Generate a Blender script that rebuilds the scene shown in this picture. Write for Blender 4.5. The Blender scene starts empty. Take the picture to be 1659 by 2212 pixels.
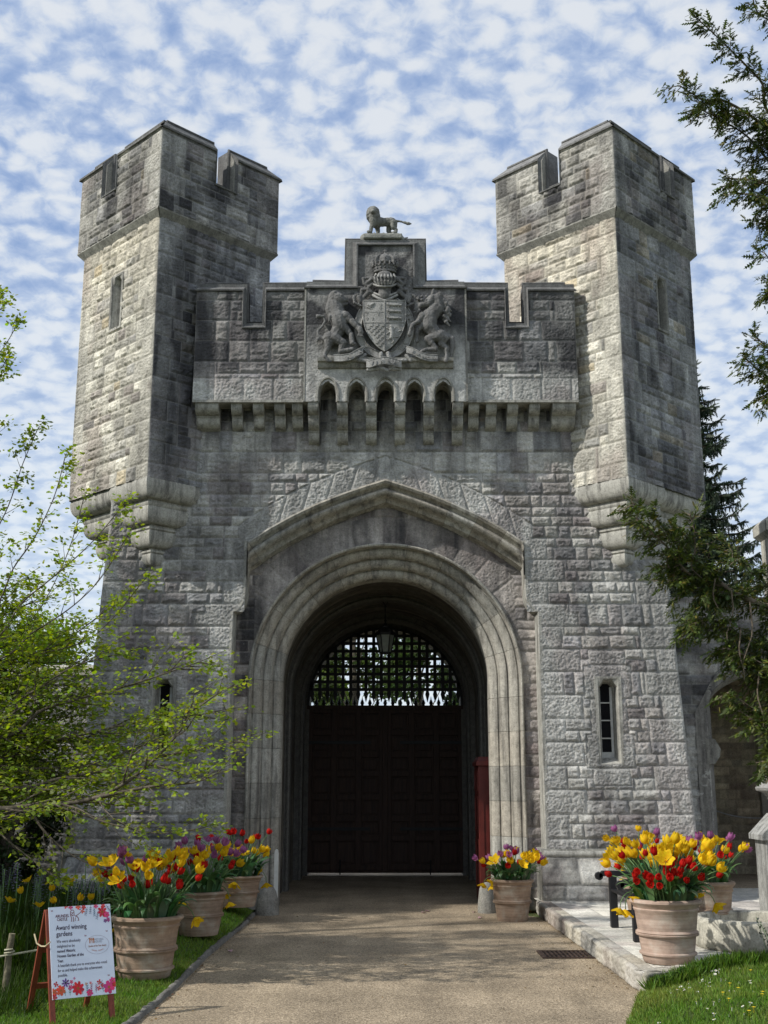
import bpy, bmesh, math, random
import numpy as np
from mathutils import Vector, Matrix, Euler
R = math.radians
pi = math.pi
random.seed(7)
rng = np.random.default_rng(7)
scn = bpy.context.scene
col = scn.collection

# ------------------------------------------------------------------ camera, sky, sun, exposure
FPX = 2500.0                       # focal length in view pixels (the photograph seen 1659 x 2212)
PITCH = math.atan(585 / FPX)
CAMH, CAMX = 1.8, -0.024
cam_d = bpy.data.cameras.new('camera')
cam_d.sensor_fit = 'VERTICAL'; cam_d.sensor_height = 36.0
cam_d.lens = 36.0 * FPX / 2212
cam_d.clip_end = 3000; cam_d.clip_start = 0.05
cam = bpy.data.objects.new('camera', cam_d); col.objects.link(cam)
cam.location = (CAMX, 0, CAMH); cam.rotation_euler = (R(90) + PITCH, 0, 0)
scn.camera = cam

SUN_DIR = Vector((-0.72, -0.27, 0.64)).normalized()          # towards the sun: left, a little behind the camera
sun_el = math.asin(SUN_DIR.z); sun_az = math.atan2(SUN_DIR.x, SUN_DIR.y)
ld = bpy.data.lights.new('sun', 'SUN'); ld.energy = 3.5; ld.angle = R(0.9); ld.color = (1.0, 0.965, 0.91)
sun = bpy.data.objects.new('sun', ld); col.objects.link(sun)
sun.rotation_euler = (-SUN_DIR).to_track_quat('-Z', 'Y').to_euler(); sun.location = (-20, -5, 20)

world = bpy.data.worlds.new('World'); scn.world = world; world.use_nodes = True
wn, wl_ = world.node_tree.nodes, world.node_tree.links
wn.clear()
def wnode(t, **k):
    n = wn.new(t)
    for a, b in k.items(): setattr(n, a, b)
    return n
w_out = wnode('ShaderNodeOutputWorld'); w_bg = wnode('ShaderNodeBackground')
w_bg.inputs['Strength'].default_value = 0.12
w_sky = wnode('ShaderNodeTexSky', sky_type='NISHITA', sun_disc=False)
w_sky.sun_elevation = sun_el; w_sky.sun_rotation = sun_az
w_tc = wnode('ShaderNodeTexCoord'); w_sep = wnode('ShaderNodeSeparateXYZ')
wl_.new(w_tc.outputs['Generated'], w_sep.inputs[0])
def wmath(op, a, b=None, clamp=False):
    n = wnode('ShaderNodeMath', operation=op, use_clamp=clamp)
    for i, x in enumerate((a, b)):
        if x is None: continue
        if isinstance(x, (int, float)): n.inputs[i].default_value = x
        else: wl_.new(x, n.inputs[i])
    return n.outputs[0]
zz = wmath('ADD', wmath('MAXIMUM', w_sep.outputs['Z'], 0.0), 0.28)
px = wmath('DIVIDE', w_sep.outputs['X'], zz); py = wmath('DIVIDE', w_sep.outputs['Y'], zz)
w_cmb = wnode('ShaderNodeCombineXYZ'); wl_.new(px, w_cmb.inputs[0]); wl_.new(py, w_cmb.inputs[1])
def wnoise(scale, detail, rough, dist, off):
    mp = wnode('ShaderNodeMapping'); mp.inputs['Location'].default_value = off
    wl_.new(w_cmb.outputs[0], mp.inputs[0])
    n = wnode('ShaderNodeTexNoise'); n.inputs['Scale'].default_value = scale; n.inputs['Detail'].default_value = detail
    n.inputs['Roughness'].default_value = rough; n.inputs['Distortion'].default_value = dist
    wl_.new(mp.outputs[0], n.inputs['Vector']); return n.outputs['Fac']
n_big = wnoise(3.2, 3, 0.5, 0.0, (3, 1, 0))
n_mid = wnoise(22.0, 4, 0.55, 0.4, (1, 2, 5))
n_fine = wnoise(40.0, 6, 0.62, 0.5, (7, 2, 1))
w_nv = wnode('ShaderNodeTexNoise'); w_nv.inputs['Scale'].default_value = 20.0; w_nv.inputs['Detail'].default_value = 4
wl_.new(w_cmb.outputs[0], w_nv.inputs['Vector'])
w_mx = wnode('ShaderNodeMix', data_type='VECTOR'); w_mx.inputs[0].default_value = 0.045
wl_.new(w_cmb.outputs[0], w_mx.inputs[4]); wl_.new(w_nv.outputs['Color'], w_mx.inputs[5])
w_st = wnode('ShaderNodeMapping'); w_st.inputs['Rotation'].default_value = (0, 0, 0.5); w_st.inputs['Scale'].default_value = (1.0, 1.25, 1.0)
wl_.new(w_mx.outputs[1], w_st.inputs[0])
w_v = wnode('ShaderNodeTexVoronoi', feature='SMOOTH_F1'); w_v.inputs['Scale'].default_value = 29.0
w_v.inputs['Smoothness'].default_value = 0.55
wl_.new(w_st.outputs[0], w_v.inputs['Vector'])
dens = wmath('ADD', wmath('MULTIPLY', n_big, 0.26), wmath('MULTIPLY', n_mid, 0.42))
dens = wmath('ADD', dens, wmath('MULTIPLY', n_fine, 0.78))
dens = wmath('SUBTRACT', dens, wmath('MULTIPLY', w_v.outputs['Distance'], 0.86))
w_mr = wnode('ShaderNodeMapRange', interpolation_type='SMOOTHSTEP'); wl_.new(dens, w_mr.inputs[0])
w_mr.inputs[1].default_value = -0.22; w_mr.inputs[2].default_value = 0.58
w_cr = wnode('ShaderNodeValToRGB'); e = w_cr.color_ramp.elements
e[0].position = 0.0; e[0].color = (0.27, 0.40, 0.68, 1)
e[1].position = 1.0; e[1].color = (0.87, 0.905, 0.945, 1)
for p, c in ((0.25, (0.38, 0.50, 0.75, 1)), (0.5, (0.50, 0.61, 0.82, 1)), (0.78, (0.72, 0.79, 0.90, 1))):
    q = e.new(p); q.color = c
wl_.new(w_mr.outputs[0], w_cr.inputs[0])
w_vm = wnode('ShaderNodeVectorMath', operation='SCALE'); w_vm.inputs['Scale'].default_value = 6.7
wl_.new(w_cr.outputs[0], w_vm.inputs[0])
# near the horizon the cloud sheet thins to bright haze
w_m2 = wnode('ShaderNodeMix', data_type='RGBA')
hz = wmath('MULTIPLY', wmath('SUBTRACT', 0.44, w_sep.outputs['Z'], True), 1.7, True)
wl_.new(hz, w_m2.inputs[0]); wl_.new(w_vm.outputs[0], w_m2.inputs[6]); w_m2.inputs[7].default_value = (5.6, 6.2, 6.8, 1)
w_m3 = wnode('ShaderNodeMix', data_type='RGBA'); w_m3.inputs[0].default_value = 0.82
wl_.new(w_sky.outputs[0], w_m3.inputs[6]); wl_.new(w_m2.outputs[2], w_m3.inputs[7])
wl_.new(w_m3.outputs[2], w_bg.inputs['Color']); wl_.new(w_bg.outputs[0], w_out.inputs['Surface'])

scn.view_settings.view_transform = 'Standard'; scn.view_settings.look = 'None'
scn.view_settings.exposure = 0.3; scn.view_settings.gamma = 1
scn.render.engine = 'CYCLES'
scn.cycles.max_bounces = 6; scn.cycles.diffuse_bounces = 3; scn.cycles.transparent_max_bounces = 8

# ------------------------------------------------------------------ measuring helpers
def W(u, v, Y):
    """world point of photograph pixel (u, v) at distance Y"""
    t = Y / (FPX * math.cos(PITCH) + (v - 1106) * math.sin(PITCH))
    return Vector((CAMX + (u - 829.5) * t, Y, CAMH + t * (FPX * math.sin(PITCH) - (v - 1106) * math.cos(PITCH))))

# ------------------------------------------------------------------ object helpers
wloc = {}
def setp(o, label=None, cat=None, group=None, kind=None):
    if label: o['label'] = label
    if cat: o['category'] = cat
    if group: o['group'] = group
    if kind: o['kind'] = kind
    return o
def thing(name, label, cat, loc=(0, 0, 0), group=None, rz=0):
    o = bpy.data.objects.new(name, None); col.objects.link(o)
    o.location = loc; o.rotation_euler = (0, 0, rz); o.empty_display_size = 0.2
    wloc[o.name] = Vector(loc)
    return setp(o, label, cat, group)
def link(name, me, mat, parent=None, world=False, mods=None):
    o = bpy.data.objects.new(name, me); col.objects.link(o)
    if mat is not None and len(me.materials) == 0:
        for m in (mat if isinstance(mat, (list, tuple)) else [mat]): me.materials.append(m)
    wloc[o.name] = Vector((0, 0, 0))
    if parent is not None:
        o.parent = parent
        if world: o.location = -wloc.get(parent.name, Vector((0, 0, 0)))
    return o
class MB:
    def __init__(s): s.v = []; s.f = []; s.m = []; s.c = []
    def add(s, vs, fs, mi=0, c=None):
        n = len(s.v); s.v += [tuple(p) for p in vs]; s.f += [tuple(i + n for i in f) for f in fs]
        s.m += [mi] * len(fs)
        s.c += [c or (1, 1, 1)] * len(vs)
        return s
    def box(s, a, b, mi=0, c=None, top=None):
        x0, y0, z0 = a; x1, y1, z1 = b
        t = top or (0, 0)
        vs = [(x0, y0, z0), (x1, y0, z0), (x1, y1, z0), (x0, y1, z0),
              (x0 + t[0], y0 + t[1], z1), (x1 - t[0], y0 + t[1], z1), (x1 - t[0], y1 - t[1], z1), (x0 + t[0], y1 - t[1], z1)]
        return s.add(vs, [(0, 3, 2, 1), (4, 5, 6, 7), (0, 1, 5, 4), (1, 2, 6, 5), (2, 3, 7, 6), (3, 0, 4, 7)], mi, c)
    def loft(s, rings, cap=True, closed=True, mi=0, c=None):
        n = len(rings[0]); vs = [p for r in rings for p in r]; fs = []
        for k in range(len(rings) - 1):
            for i in range(n if closed else n - 1):
                j = (i + 1) % n
                fs.append((k * n + i, k * n + j, (k + 1) * n + j, (k + 1) * n + i))
        if cap: fs.append(tuple(range(n))[::-1]); fs.append(tuple((len(rings) - 1) * n + i for i in range(n)))
        return s.add(vs, fs, mi, c)
    def lathe(s, prof, n=32, c0=(0, 0, 0), mi=0, c=None, cap=True):
        rings = [[(c0[0] + r * math.cos(2 * pi * i / n), c0[1] + r * math.sin(2 * pi * i / n), c0[2] + z) for i in range(n)] for r, z in prof]
        return s.loft(rings, cap, True, mi, c)
    def tube(s, pts, rad, n=6, mi=0, c=None, cap=True):
        pts = [Vector(p) for p in pts]
        if not isinstance(rad, (list, tuple)): rad = [rad] * len(pts)
        rings = []; up = Vector((0.13, 0.21, 1)).normalized()
        for i, p in enumerate(pts):
            d = (pts[min(i + 1, len(pts) - 1)] - pts[max(i - 1, 0)])
            if d.length < 1e-9: d = Vector((0, 0, 1))
            d.normalize()
            a = d.cross(up)
            if a.length < 0.05: a = d.cross(Vector((1, 0, 0)))
            a.normalize(); b = d.cross(a)
            rings.append([p + (a * math.cos(2 * pi * k / n) + b * math.sin(2 * pi * k / n)) * rad[i] for k in range(n)])
        return s.loft(rings, cap, True, mi, c)
    def prism(s, poly, y0, y1, mi=0, c=None):
        """poly in (x, z), extruded along y"""
        n = len(poly)
        vs = [(x, y0, z) for x, z in poly] + [(x, y1, z) for x, z in poly]
        fs = [tuple(range(n)), tuple(range(2 * n - 1, n - 1, -1))]
        fs += [(i, i + n, (i + 1) % n + n, (i + 1) % n) for i in range(n)]
        return s.add(vs, fs, mi, c)
    def mesh(s, name, smooth=False, color=False, xf=None):
        me = bpy.data.meshes.new(name); me.from_pydata(s.v, [], s.f)
        me.polygons.foreach_set('material_index', s.m)
        if smooth: me.polygons.foreach_set('use_smooth', [True] * len(s.f))
        if color:
            a = me.color_attributes.new('Col', 'FLOAT_COLOR', 'POINT')
            arr = np.ones((len(s.v), 4), np.float32); arr[:, :3] = np.array(s.c)[:, :3]
            a.data.foreach_set('color', arr.ravel())
        if xf is not None: me.transform(xf)
        me.update(); me.validate()
        return me
    def build(s, name, mat, parent=None, world=False, smooth=False, bevel=0, color=False, fix=True, autosmooth=None):
        me = s.mesh(name, smooth, color)
        if fix:
            bm = bmesh.new(); bm.from_mesh(me); bmesh.ops.recalc_face_normals(bm, faces=bm.faces); bm.to_mesh(me); bm.free()
        if autosmooth is not None:
            me.polygons.foreach_set('use_smooth', [True] * len(me.polygons)); me.set_sharp_from_angle(angle=R(autosmooth))
        o = link(name, me, mat, parent, world)
        if bevel:
            m = o.modifiers.new('bevel', 'BEVEL'); m.width = bevel; m.segments = 2; m.limit_method = 'ANGLE'; m.angle_limit = R(40)
        return o
def copy_tree(o, parent=None):
    c = o.copy(); col.objects.link(c); c.parent = parent
    for ch in list(o.children): copy_tree(ch, c)
    return c

# ------------------------------------------------------------------ numpy noise
def _h(ix, iy, seed):
    n = (ix.astype(np.int64) * 374761393 + iy.astype(np.int64) * 668265263 + int(seed) * 974634777) & 0xffffffff
    n = ((n ^ (n >> 13)) * 1274126177) & 0xffffffff
    n = n ^ (n >> 16)
    return (n & 0xffff) / 65535.0
def hsh(a, seed=0):
    return _h(np.asarray(a), np.asarray(a) * 0 + 17, seed)
def vn(x, y, seed=0):
    ix = np.floor(x); iy = np.floor(y); fx = x - ix; fy = y - iy
    fx = fx * fx * (3 - 2 * fx); fy = fy * fy * (3 - 2 * fy)
    a = _h(ix, iy, seed); b = _h(ix + 1, iy, seed); c = _h(ix, iy + 1, seed); d = _h(ix + 1, iy + 1, seed)
    return (a * (1 - fx) + b * fx) * (1 - fy) + (c * (1 - fx) + d * fx) * fy
def fbm(x, y, seed=0, o=4, g=0.5):
    s = 0; a = 1; t = 0
    for k in range(o):
        s = s + a * vn(x * 2 ** k + 13.7 * k, y * 2 ** k + 5.1 * k, seed + k); t += a; a *= g
    return s / t
def sstep(a, b, x):
    t = np.clip((x - a) / (b - a), 0, 1); return t * t * (3 - 2 * t)

# ------------------------------------------------------------------ materials
def mat_new(name):
    m = bpy.data.materials.new(name); m.use_nodes = True
    nt = m.node_tree; b = nt.nodes['Principled BSDF']
    b.inputs['Specular IOR Level'].default_value = 0.3
    return m, nt, b
def N(nt, t, ins=None, **k):
    n = nt.nodes.new(t)
    for a, b in k.items(): setattr(n, a, b)
    for a, b in (ins or {}).items():
        if hasattr(b, 'is_linked') or b.__class__.__name__.startswith('NodeSocket'): nt.links.new(b, n.inputs[a])
        else: n.inputs[a].default_value = b
    return n
def ramp(nt, fac, stops):
    n = nt.nodes.new('ShaderNodeValToRGB'); e = n.color_ramp.elements
    e[0].position = stops[0][0]; e[0].color = (*stops[0][1], 1); e[1].position = stops[-1][0]; e[1].color = (*stops[-1][1], 1)
    for p, c in stops[1:-1]:
        q = e.new(p); q.color = (*c, 1)
    nt.links.new(fac, n.inputs[0]); return n.outputs[0]
def mixc(nt, fac, a, b, bt='MIX'):
    n = nt.nodes.new('ShaderNodeMix'); n.data_type = 'RGBA'; n.blend_type = bt
    for i, x in ((0, fac), (6, a), (7, b)):
        if isinstance(x, (int, float)): n.inputs[i].default_value = x
        elif isinstance(x, tuple): n.inputs[i].default_value = (*x, 1) if len(x) == 3 else x
        else: nt.links.new(x, n.inputs[i])
    return n.outputs[2]
def g3(v): return (v, v, v)
def simple_mat(name, c, rough=0.7, spec=0.3, metal=0, noise=0.25, scale=12, bump=0.0, bscale=60, attr=False, trans=0, c2=None, stretch=(1, 1, 1)):
    m, nt, b = mat_new(name)
    tc = N(nt, 'ShaderNodeTexCoord'); mp = N(nt, 'ShaderNodeMapping', {'Vector': tc.outputs['Object'], 'Scale': stretch})
    n1 = N(nt, 'ShaderNodeTexNoise', {'Vector': mp.outputs[0], 'Scale': scale, 'Detail': 5.0, 'Roughness': 0.6})
    base = tuple(c)
    if attr:
        at = N(nt, 'ShaderNodeAttribute', attribute_name='Col'); base = at.outputs['Color']
        fac = ramp(nt, n1.outputs['Fac'], [(0.3, g3(1 - noise)), (0.7, g3(1 + noise))])
        cc = mixc(nt, 1.0, base, fac, 'MULTIPLY')
    else:
        lo = tuple(x * (1 - noise) for x in c); hi = c2 or tuple(min(1, x * (1 + noise)) for x in c)
        cc = ramp(nt, n1.outputs['Fac'], [(0.32, lo), (0.68, hi)])
    nt.links.new(cc, b.inputs['Base Color'])
    b.inputs['Roughness'].default_value = rough; b.inputs['Specular IOR Level'].default_value = spec; b.inputs['Metallic'].default_value = metal
    if bump:
        n2 = N(nt, 'ShaderNodeTexNoise', {'Vector': mp.outputs[0], 'Scale': bscale, 'Detail': 4.0})
        bp = N(nt, 'ShaderNodeBump', {'Height': n2.outputs['Fac'], 'Strength': bump, 'Distance': 0.01})
        nt.links.new(bp.outputs[0], b.inputs['Normal'])
    if trans:
        tr = N(nt, 'ShaderNodeBsdfTranslucent'); nt.links.new(cc, tr.inputs['Color'])
        ms = N(nt, 'ShaderNodeMixShader', {0: trans}); nt.links.new(b.outputs[0], ms.inputs[1]); nt.links.new(tr.outputs[0], ms.inputs[2])
        nt.links.new(ms.outputs[0], nt.nodes['Material Output'].inputs['Surface'])
    return m

def stone_mat(name, lichen=0.5, attr=True, base=(0.36, 0.34, 0.29), streak=0.5, bump=0.5, joints=False):
    m, nt, b = mat_new(name)
    tc = N(nt, 'ShaderNodeTexCoord')
    if attr:
        base_c = N(nt, 'ShaderNodeAttribute', attribute_name='Col').outputs['Color']
    else:
        base_c = tuple(base)
    n1 = N(nt, 'ShaderNodeTexNoise', {'Vector': tc.outputs['Object'], 'Scale': 9.0, 'Detail': 8.0, 'Roughness': 0.65})
    f1 = ramp(nt, n1.outputs['Fac'], [(0.3, g3(0.72)), (0.5, g3(1.0)), (0.7, g3(1.25))])
    cc = mixc(nt, 1.0, base_c, f1, 'MULTIPLY')
    n1b = N(nt, 'ShaderNodeTexNoise', {'Vector': tc.outputs['Object'], 'Scale': 42.0, 'Detail': 8.0, 'Roughness': 0.78})
    f1b = ramp(nt, n1b.outputs['Fac'], [(0.32, g3(0.42)), (0.46, g3(0.95)), (0.56, g3(1.06)), (0.72, g3(1.45))])
    cc = mixc(nt, 1.0, cc, f1b, 'MULTIPLY')
    if streak:
        mp = N(nt, 'ShaderNodeMapping', {'Vector': tc.outputs['Object'], 'Scale': (7.0, 7.0, 0.7)})
        n2 = N(nt, 'ShaderNodeTexNoise', {'Vector': mp.outputs[0], 'Scale': 1.3, 'Detail': 6.0, 'Roughness': 0.65})
        f2 = ramp(nt, n2.outputs['Fac'], [(0.47, g3(0)), (0.68, g3(streak))])
        cc = mixc(nt, f2, cc, (0.055, 0.052, 0.05))
    if lichen:
        v = N(nt, 'ShaderNodeTexVoronoi', {'Vector': tc.outputs['Object'], 'Scale': 9.0, 'Randomness': 1.0})
        n3 = N(nt, 'ShaderNodeTexNoise', {'Vector': tc.outputs['Object'], 'Scale': 2.3, 'Detail': 3.0})
        n4 = N(nt, 'ShaderNodeTexNoise', {'Vector': tc.outputs['Object'], 'Scale': 40.0, 'Detail': 3.0})
        a = N(nt, 'ShaderNodeMath', {0: v.outputs['Distance'], 1: n4.outputs['Fac']}, operation='ADD')
        f3 = ramp(nt, a.outputs[0], [(0.44, g3(1)), (0.52, g3(0))])
        f4 = ramp(nt, n3.outputs['Fac'], [(0.5, g3(0)), (0.62, g3(lichen))])
        f = N(nt, 'ShaderNodeMath', {0: f3, 1: f4}, operation='MULTIPLY')
        cc = mixc(nt, f.outputs[0], cc, (0.50, 0.50, 0.45))
    nt.links.new(cc, b.inputs['Base Color']); b.inputs['Roughness'].default_value = 0.93; b.inputs['Specular IOR Level'].default_value = 0.15
    n5 = N(nt, 'ShaderNodeTexNoise', {'Vector': tc.outputs['Object'], 'Scale': 38.0, 'Detail': 8.0, 'Roughness': 0.75})
    bp = N(nt, 'ShaderNodeBump', {'Height': n5.outputs['Fac'], 'Strength': min(1, bump * 1.5), 'Distance': 0.022})
    nt.links.new(bp.outputs[0], b.inputs['Normal'])
    return m
M_wall = stone_mat('rock_faced_stone', 0.35, True, streak=0.35, bump=0.55)
M_trim = stone_mat('dressed_stone', 0.25, True, streak=0.72, bump=0.22)
M_dark = stone_mat('blackened_stone', 0.7, True, streak=0.5, bump=0.4)
M_vault = stone_mat('vault_stone', 0.0, True, streak=0.3, bump=0.2)

# ------------------------------------------------------------------ masonry skin
def courses(u, v, L, seed, qL=True, qR=True, ch=0.34, lmin=0.17, lmax=0.47, plain=False, qw=(0.54, 0.32)):
    """coursed stone: block id, distance to the joint, dressed flag, and block centre offsets"""
    pair = np.floor(v / ch).astype(int)
    r1 = hsh(pair, seed + 3)
    split = np.where(r1 < (1.0 if plain else 0.14), 2.0, 0.4 + 0.22 * hsh(pair, seed + 5))
    fr = v / ch - pair; sub = (fr > split).astype(int)
    v0 = (pair + np.where(sub == 1, split, 0)) * ch
    v1 = (pair + np.where(sub == 1, 1, np.minimum(split, 1))) * ch
    cid = pair * 2 + sub
    b0 = np.zeros_like(u); b1 = np.zeros_like(u); bi = np.zeros(u.shape, int)
    for c in np.unique(cid):
        rr = random.Random(int(c) * 7919 + seed)
        k = (cid == c)
        x = -rr.uniform(0, lmax); br = [x]
        while x < L + 1: x += rr.uniform(lmin, lmax); br.append(x)
        br = np.array(br); j = np.searchsorted(br, u[k], side='right') - 1
        j = np.clip(j, 0, len(br) - 2)
        b0[k] = br[j]; b1[k] = br[j + 1]; bi[k] = c * 1000 + j
    q = np.zeros(u.shape, bool)
    wq = np.where(pair % 2 == 0, qw[0], qw[1]); wq2 = np.where(pair % 2 == 1, qw[0], qw[1])
    if qL:
        k = u < wq; q |= k
        b1[k] = wq[k]; b0[k] = 0; bi[k] = pair[k] * 1000 + 997
        k2 = (~k) & (b0 < wq); b0[k2] = wq[k2]
    if qR:
        k = u > L - wq2; q |= k
        b0[k] = (L - wq2)[k]; b1[k] = L; bi[k] = pair[k] * 1000 + 998
        k2 = (~k) & (b1 > L - wq2); b1[k2] = (L - wq2)[k2]
    v0 = np.where(q, pair * ch, v0); v1 = np.where(q, (pair + 1) * ch, v1)
    d = np.minimum(np.minimum(u - b0, b1 - u), np.minimum(v - v0, v1 - v))
    return bi, d, q, u - (b0 + b1) / 2, v - (v0 + v1) / 2

PAL = np.array([[0.40, 0.39, 0.36], [0.48, 0.465, 0.42], [0.43, 0.415, 0.37], [0.31, 0.285, 0.27], [0.35, 0.345, 0.335], [0.52, 0.505, 0.45], [0.46, 0.40, 0.29], [0.26, 0.26, 0.255]])
def skin(name, parent, L, z0, z1, place, seed, res=0.0125, mask=None, extra=None, tone=None, pal=(0.24, 0.17, 0.2, 0.13, 0.12, 0.09, 0.0, 0.05),
         qL=True, qR=True, amp=1.0, mat=None, plain=False, stain_shade=None, label=None, **kw):
    nu = max(2, int(round(L / res)) + 1); nv = max(2, int(round((z1 - z0) / res)) + 1)
    uu = np.linspace(0, L, nu); vv = np.linspace(z0, z1, nv)
    U, V = np.meshgrid(uu, vv); u = U.ravel(); v = V.ravel()
    # joints wander a little
    uw = u + 0.006 * (fbm(u * 6, v * 6, seed + 50, 2) - 0.5); vw = v + 0.008 * (fbm(u * 4 + 9, v * 5, seed + 51, 2) - 0.5)
    bi, d, q, cu, cv = courses(uw, vw, L, seed, qL, qR, plain=plain, **kw)
    if extra is not None:
        em, ei, ed, eq = extra(u, v, bi, d, q)
        bi = np.where(em, ei, bi); d = np.where(em, ed, d); q = np.where(em, eq, q)
        cu = np.where(em, 0, cu); cv = np.where(em, 0, cv)
    h = np.abs(bi)
    r1 = hsh(h, seed + 1); r2 = hsh(h, seed + 2); r3 = hsh(h, seed + 7); r4 = hsh(h, seed + 8)
    off = r4 * 37.0
    jt = sstep(0.001, 0.010, d)
    rid = 1 - np.abs(2 * fbm(u * 7 + off, v * 15 + off * 2, seed + 11, 4, 0.55) - 1)
    lay = fbm(u * 3.5 + off, v * 38 + off, seed + 12, 3, 0.5)
    rough = 0.026 * (rid - 0.45) + 0.018 * (lay - 0.5) + 0.024 * (fbm(u * 30, v * 38, seed + 13, 2) - 0.5)
    face = sstep(0.0, 0.045, d)
    hr = 0.005 + face * (0.006 + 0.014 * r1 + rough) + face * (cu * (r2 - 0.5) * 0.09 + cv * (r3 - 0.55) * 0.16)
    worm = fbm(u * 54, v * 54, seed + 14, 3, 0.6)
    hq = 0.008 + sstep(0.018, 0.032, d) * (0.012 * sstep(0.36, 0.62, worm) + 0.012 * (rid - .5))
    if plain: hq = hr = 0.006 + 0.005 * (fbm(u * 20, v * 20, seed + 15, 3) - 0.5)
    H = np.where(q, hq, hr) * amp * jt - 0.002 * (1 - jt)
    X, Y, Z = place(u, v, H)
    # colour of each stone
    cum = np.cumsum(pal) / np.sum(pal); ci = np.searchsorted(cum, hsh(h, seed + 21), side='right').clip(0, len(PAL) - 1)
    C = PAL[ci] * (0.78 + 0.42 * hsh(h, seed + 22))[:, None]
    C = np.where(q[:, None], np.array([0.43, 0.42, 0.385]) * (0.86 + 0.26 * hsh(h, seed + 23))[:, None], C)
    mort = np.array([0.42, 0.41, 0.37])
    C = C * jt[:, None] + mort * (1 - jt)[:, None] * 0.8
    pur = sstep(0.52, 0.7, fbm(u * 1.6, v * 1.1, seed + 24, 4))
    C = C * (1 - pur[:, None] * np.array([0.16, 0.21, 0.20]))
    C = C * (0.66 + 0.70 * fbm(u * 3.2 + 7, v * 2.2, seed + 31, 5, .6))[:, None]
    C = (C * .80 + C.mean(1, keepdims=True) * .20) * np.array([1.07, 1.07, 1.065])
    if tone is not None: C = C * tone(u, v)
    if stain_shade is not None:  # darkening field: real staining, and on some walls painted shade
        s = np.clip(stain_shade(u, v) * .88 * (0.68 + 0.65 * hsh(h, seed + 41)) * (0.45 + 0.55 * jt), 0, .93)[:, None]; C = C * (1 - s) + np.array([0.038, 0.038, 0.042]) * s
    C = np.clip(C, 0.01, 0.9)
    idx = np.arange(nu * nv).reshape(nv, nu)
    f = np.stack([idx[:-1, :-1], idx[:-1, 1:], idx[1:, 1:], idx[1:, :-1]], -1).reshape(-1, 4)
    if mask is not None:
        uc = (uu[:-1] + uu[1:]) / 2; vc = (vv[:-1] + vv[1:]) / 2
        Uc, Vc = np.meshgrid(uc, vc); f = f[mask(Uc.ravel(), Vc.ravel())]
        used = np.zeros(nu * nv, bool); used[f.ravel()] = True
        rm = np.cumsum(used) - 1; f = rm[f]; X, Y, Z, C = X[used], Y[used], Z[used], C[used]
    me = bpy.data.meshes.new(name)
    me.vertices.add(len(X)); me.vertices.foreach_set('co', np.stack([X, Y, Z], -1).astype(np.float32).ravel())
    me.loops.add(f.size); me.loops.foreach_set('vertex_index', f.ravel().astype(np.int32))
    me.polygons.add(len(f)); me.polygons.foreach_set('loop_start', (np.arange(len(f)) * 4).astype(np.int32))
    me.polygons.foreach_set('use_smooth', np.ones(len(f), bool))
    me.update(calc_edges=True)
    a = me.color_attributes.new('Col', 'FLOAT_COLOR', 'POINT')
    ca = np.ones((len(X), 4), np.float32); ca[:, :3] = C; a.data.foreach_set('color', ca.ravel())
    o = link(name, me, mat or M_wall, parent, True)
    if label: o['label'] = label
    return o

# ================================================================== THE GATEHOUSE
F = 17.3                                   # plane of the front wall
RB = 17.62                                 # recessed plane inside the hood
ZC, RO, RI = 3.34, 2.03, 1.60              # round arch
gate = thing('castle_gatehouse', 'grey stone castle gatehouse with two turned square towers over a round archway', 'gatehouse', (0, F, 0))
TC = (0.355, 0.345, 0.305)                   # dressed stone
TD = (0.17, 0.168, 0.162)                  # blackened dressed stone
def bat(z): return 0.03 * np.clip(5.4 - np.asarray(z, float), 0, 9)
def hw(z): return 4.22 + 0.048 * np.clip(5.9 - np.asarray(z, float), 0, 9)    # half width of the battered body

hood_pts = [(0.0, 6.33), (0.35, 6.215), (0.70, 6.09), (1.05, 5.945), (1.40, 5.775), (1.75, 5.575), (2.10, 5.34), (2.45, 5.08), (2.8, 4.8)]
hx = np.array([p[0] for p in hood_pts]); hz_ = np.array([p[1] for p in hood_pts])
def hood_z(x): return np.interp(np.abs(x), hx, hz_)
XI, XR, ZR = 2.10, 2.28, 4.30              # reveal half widths above and below ZR

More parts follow.
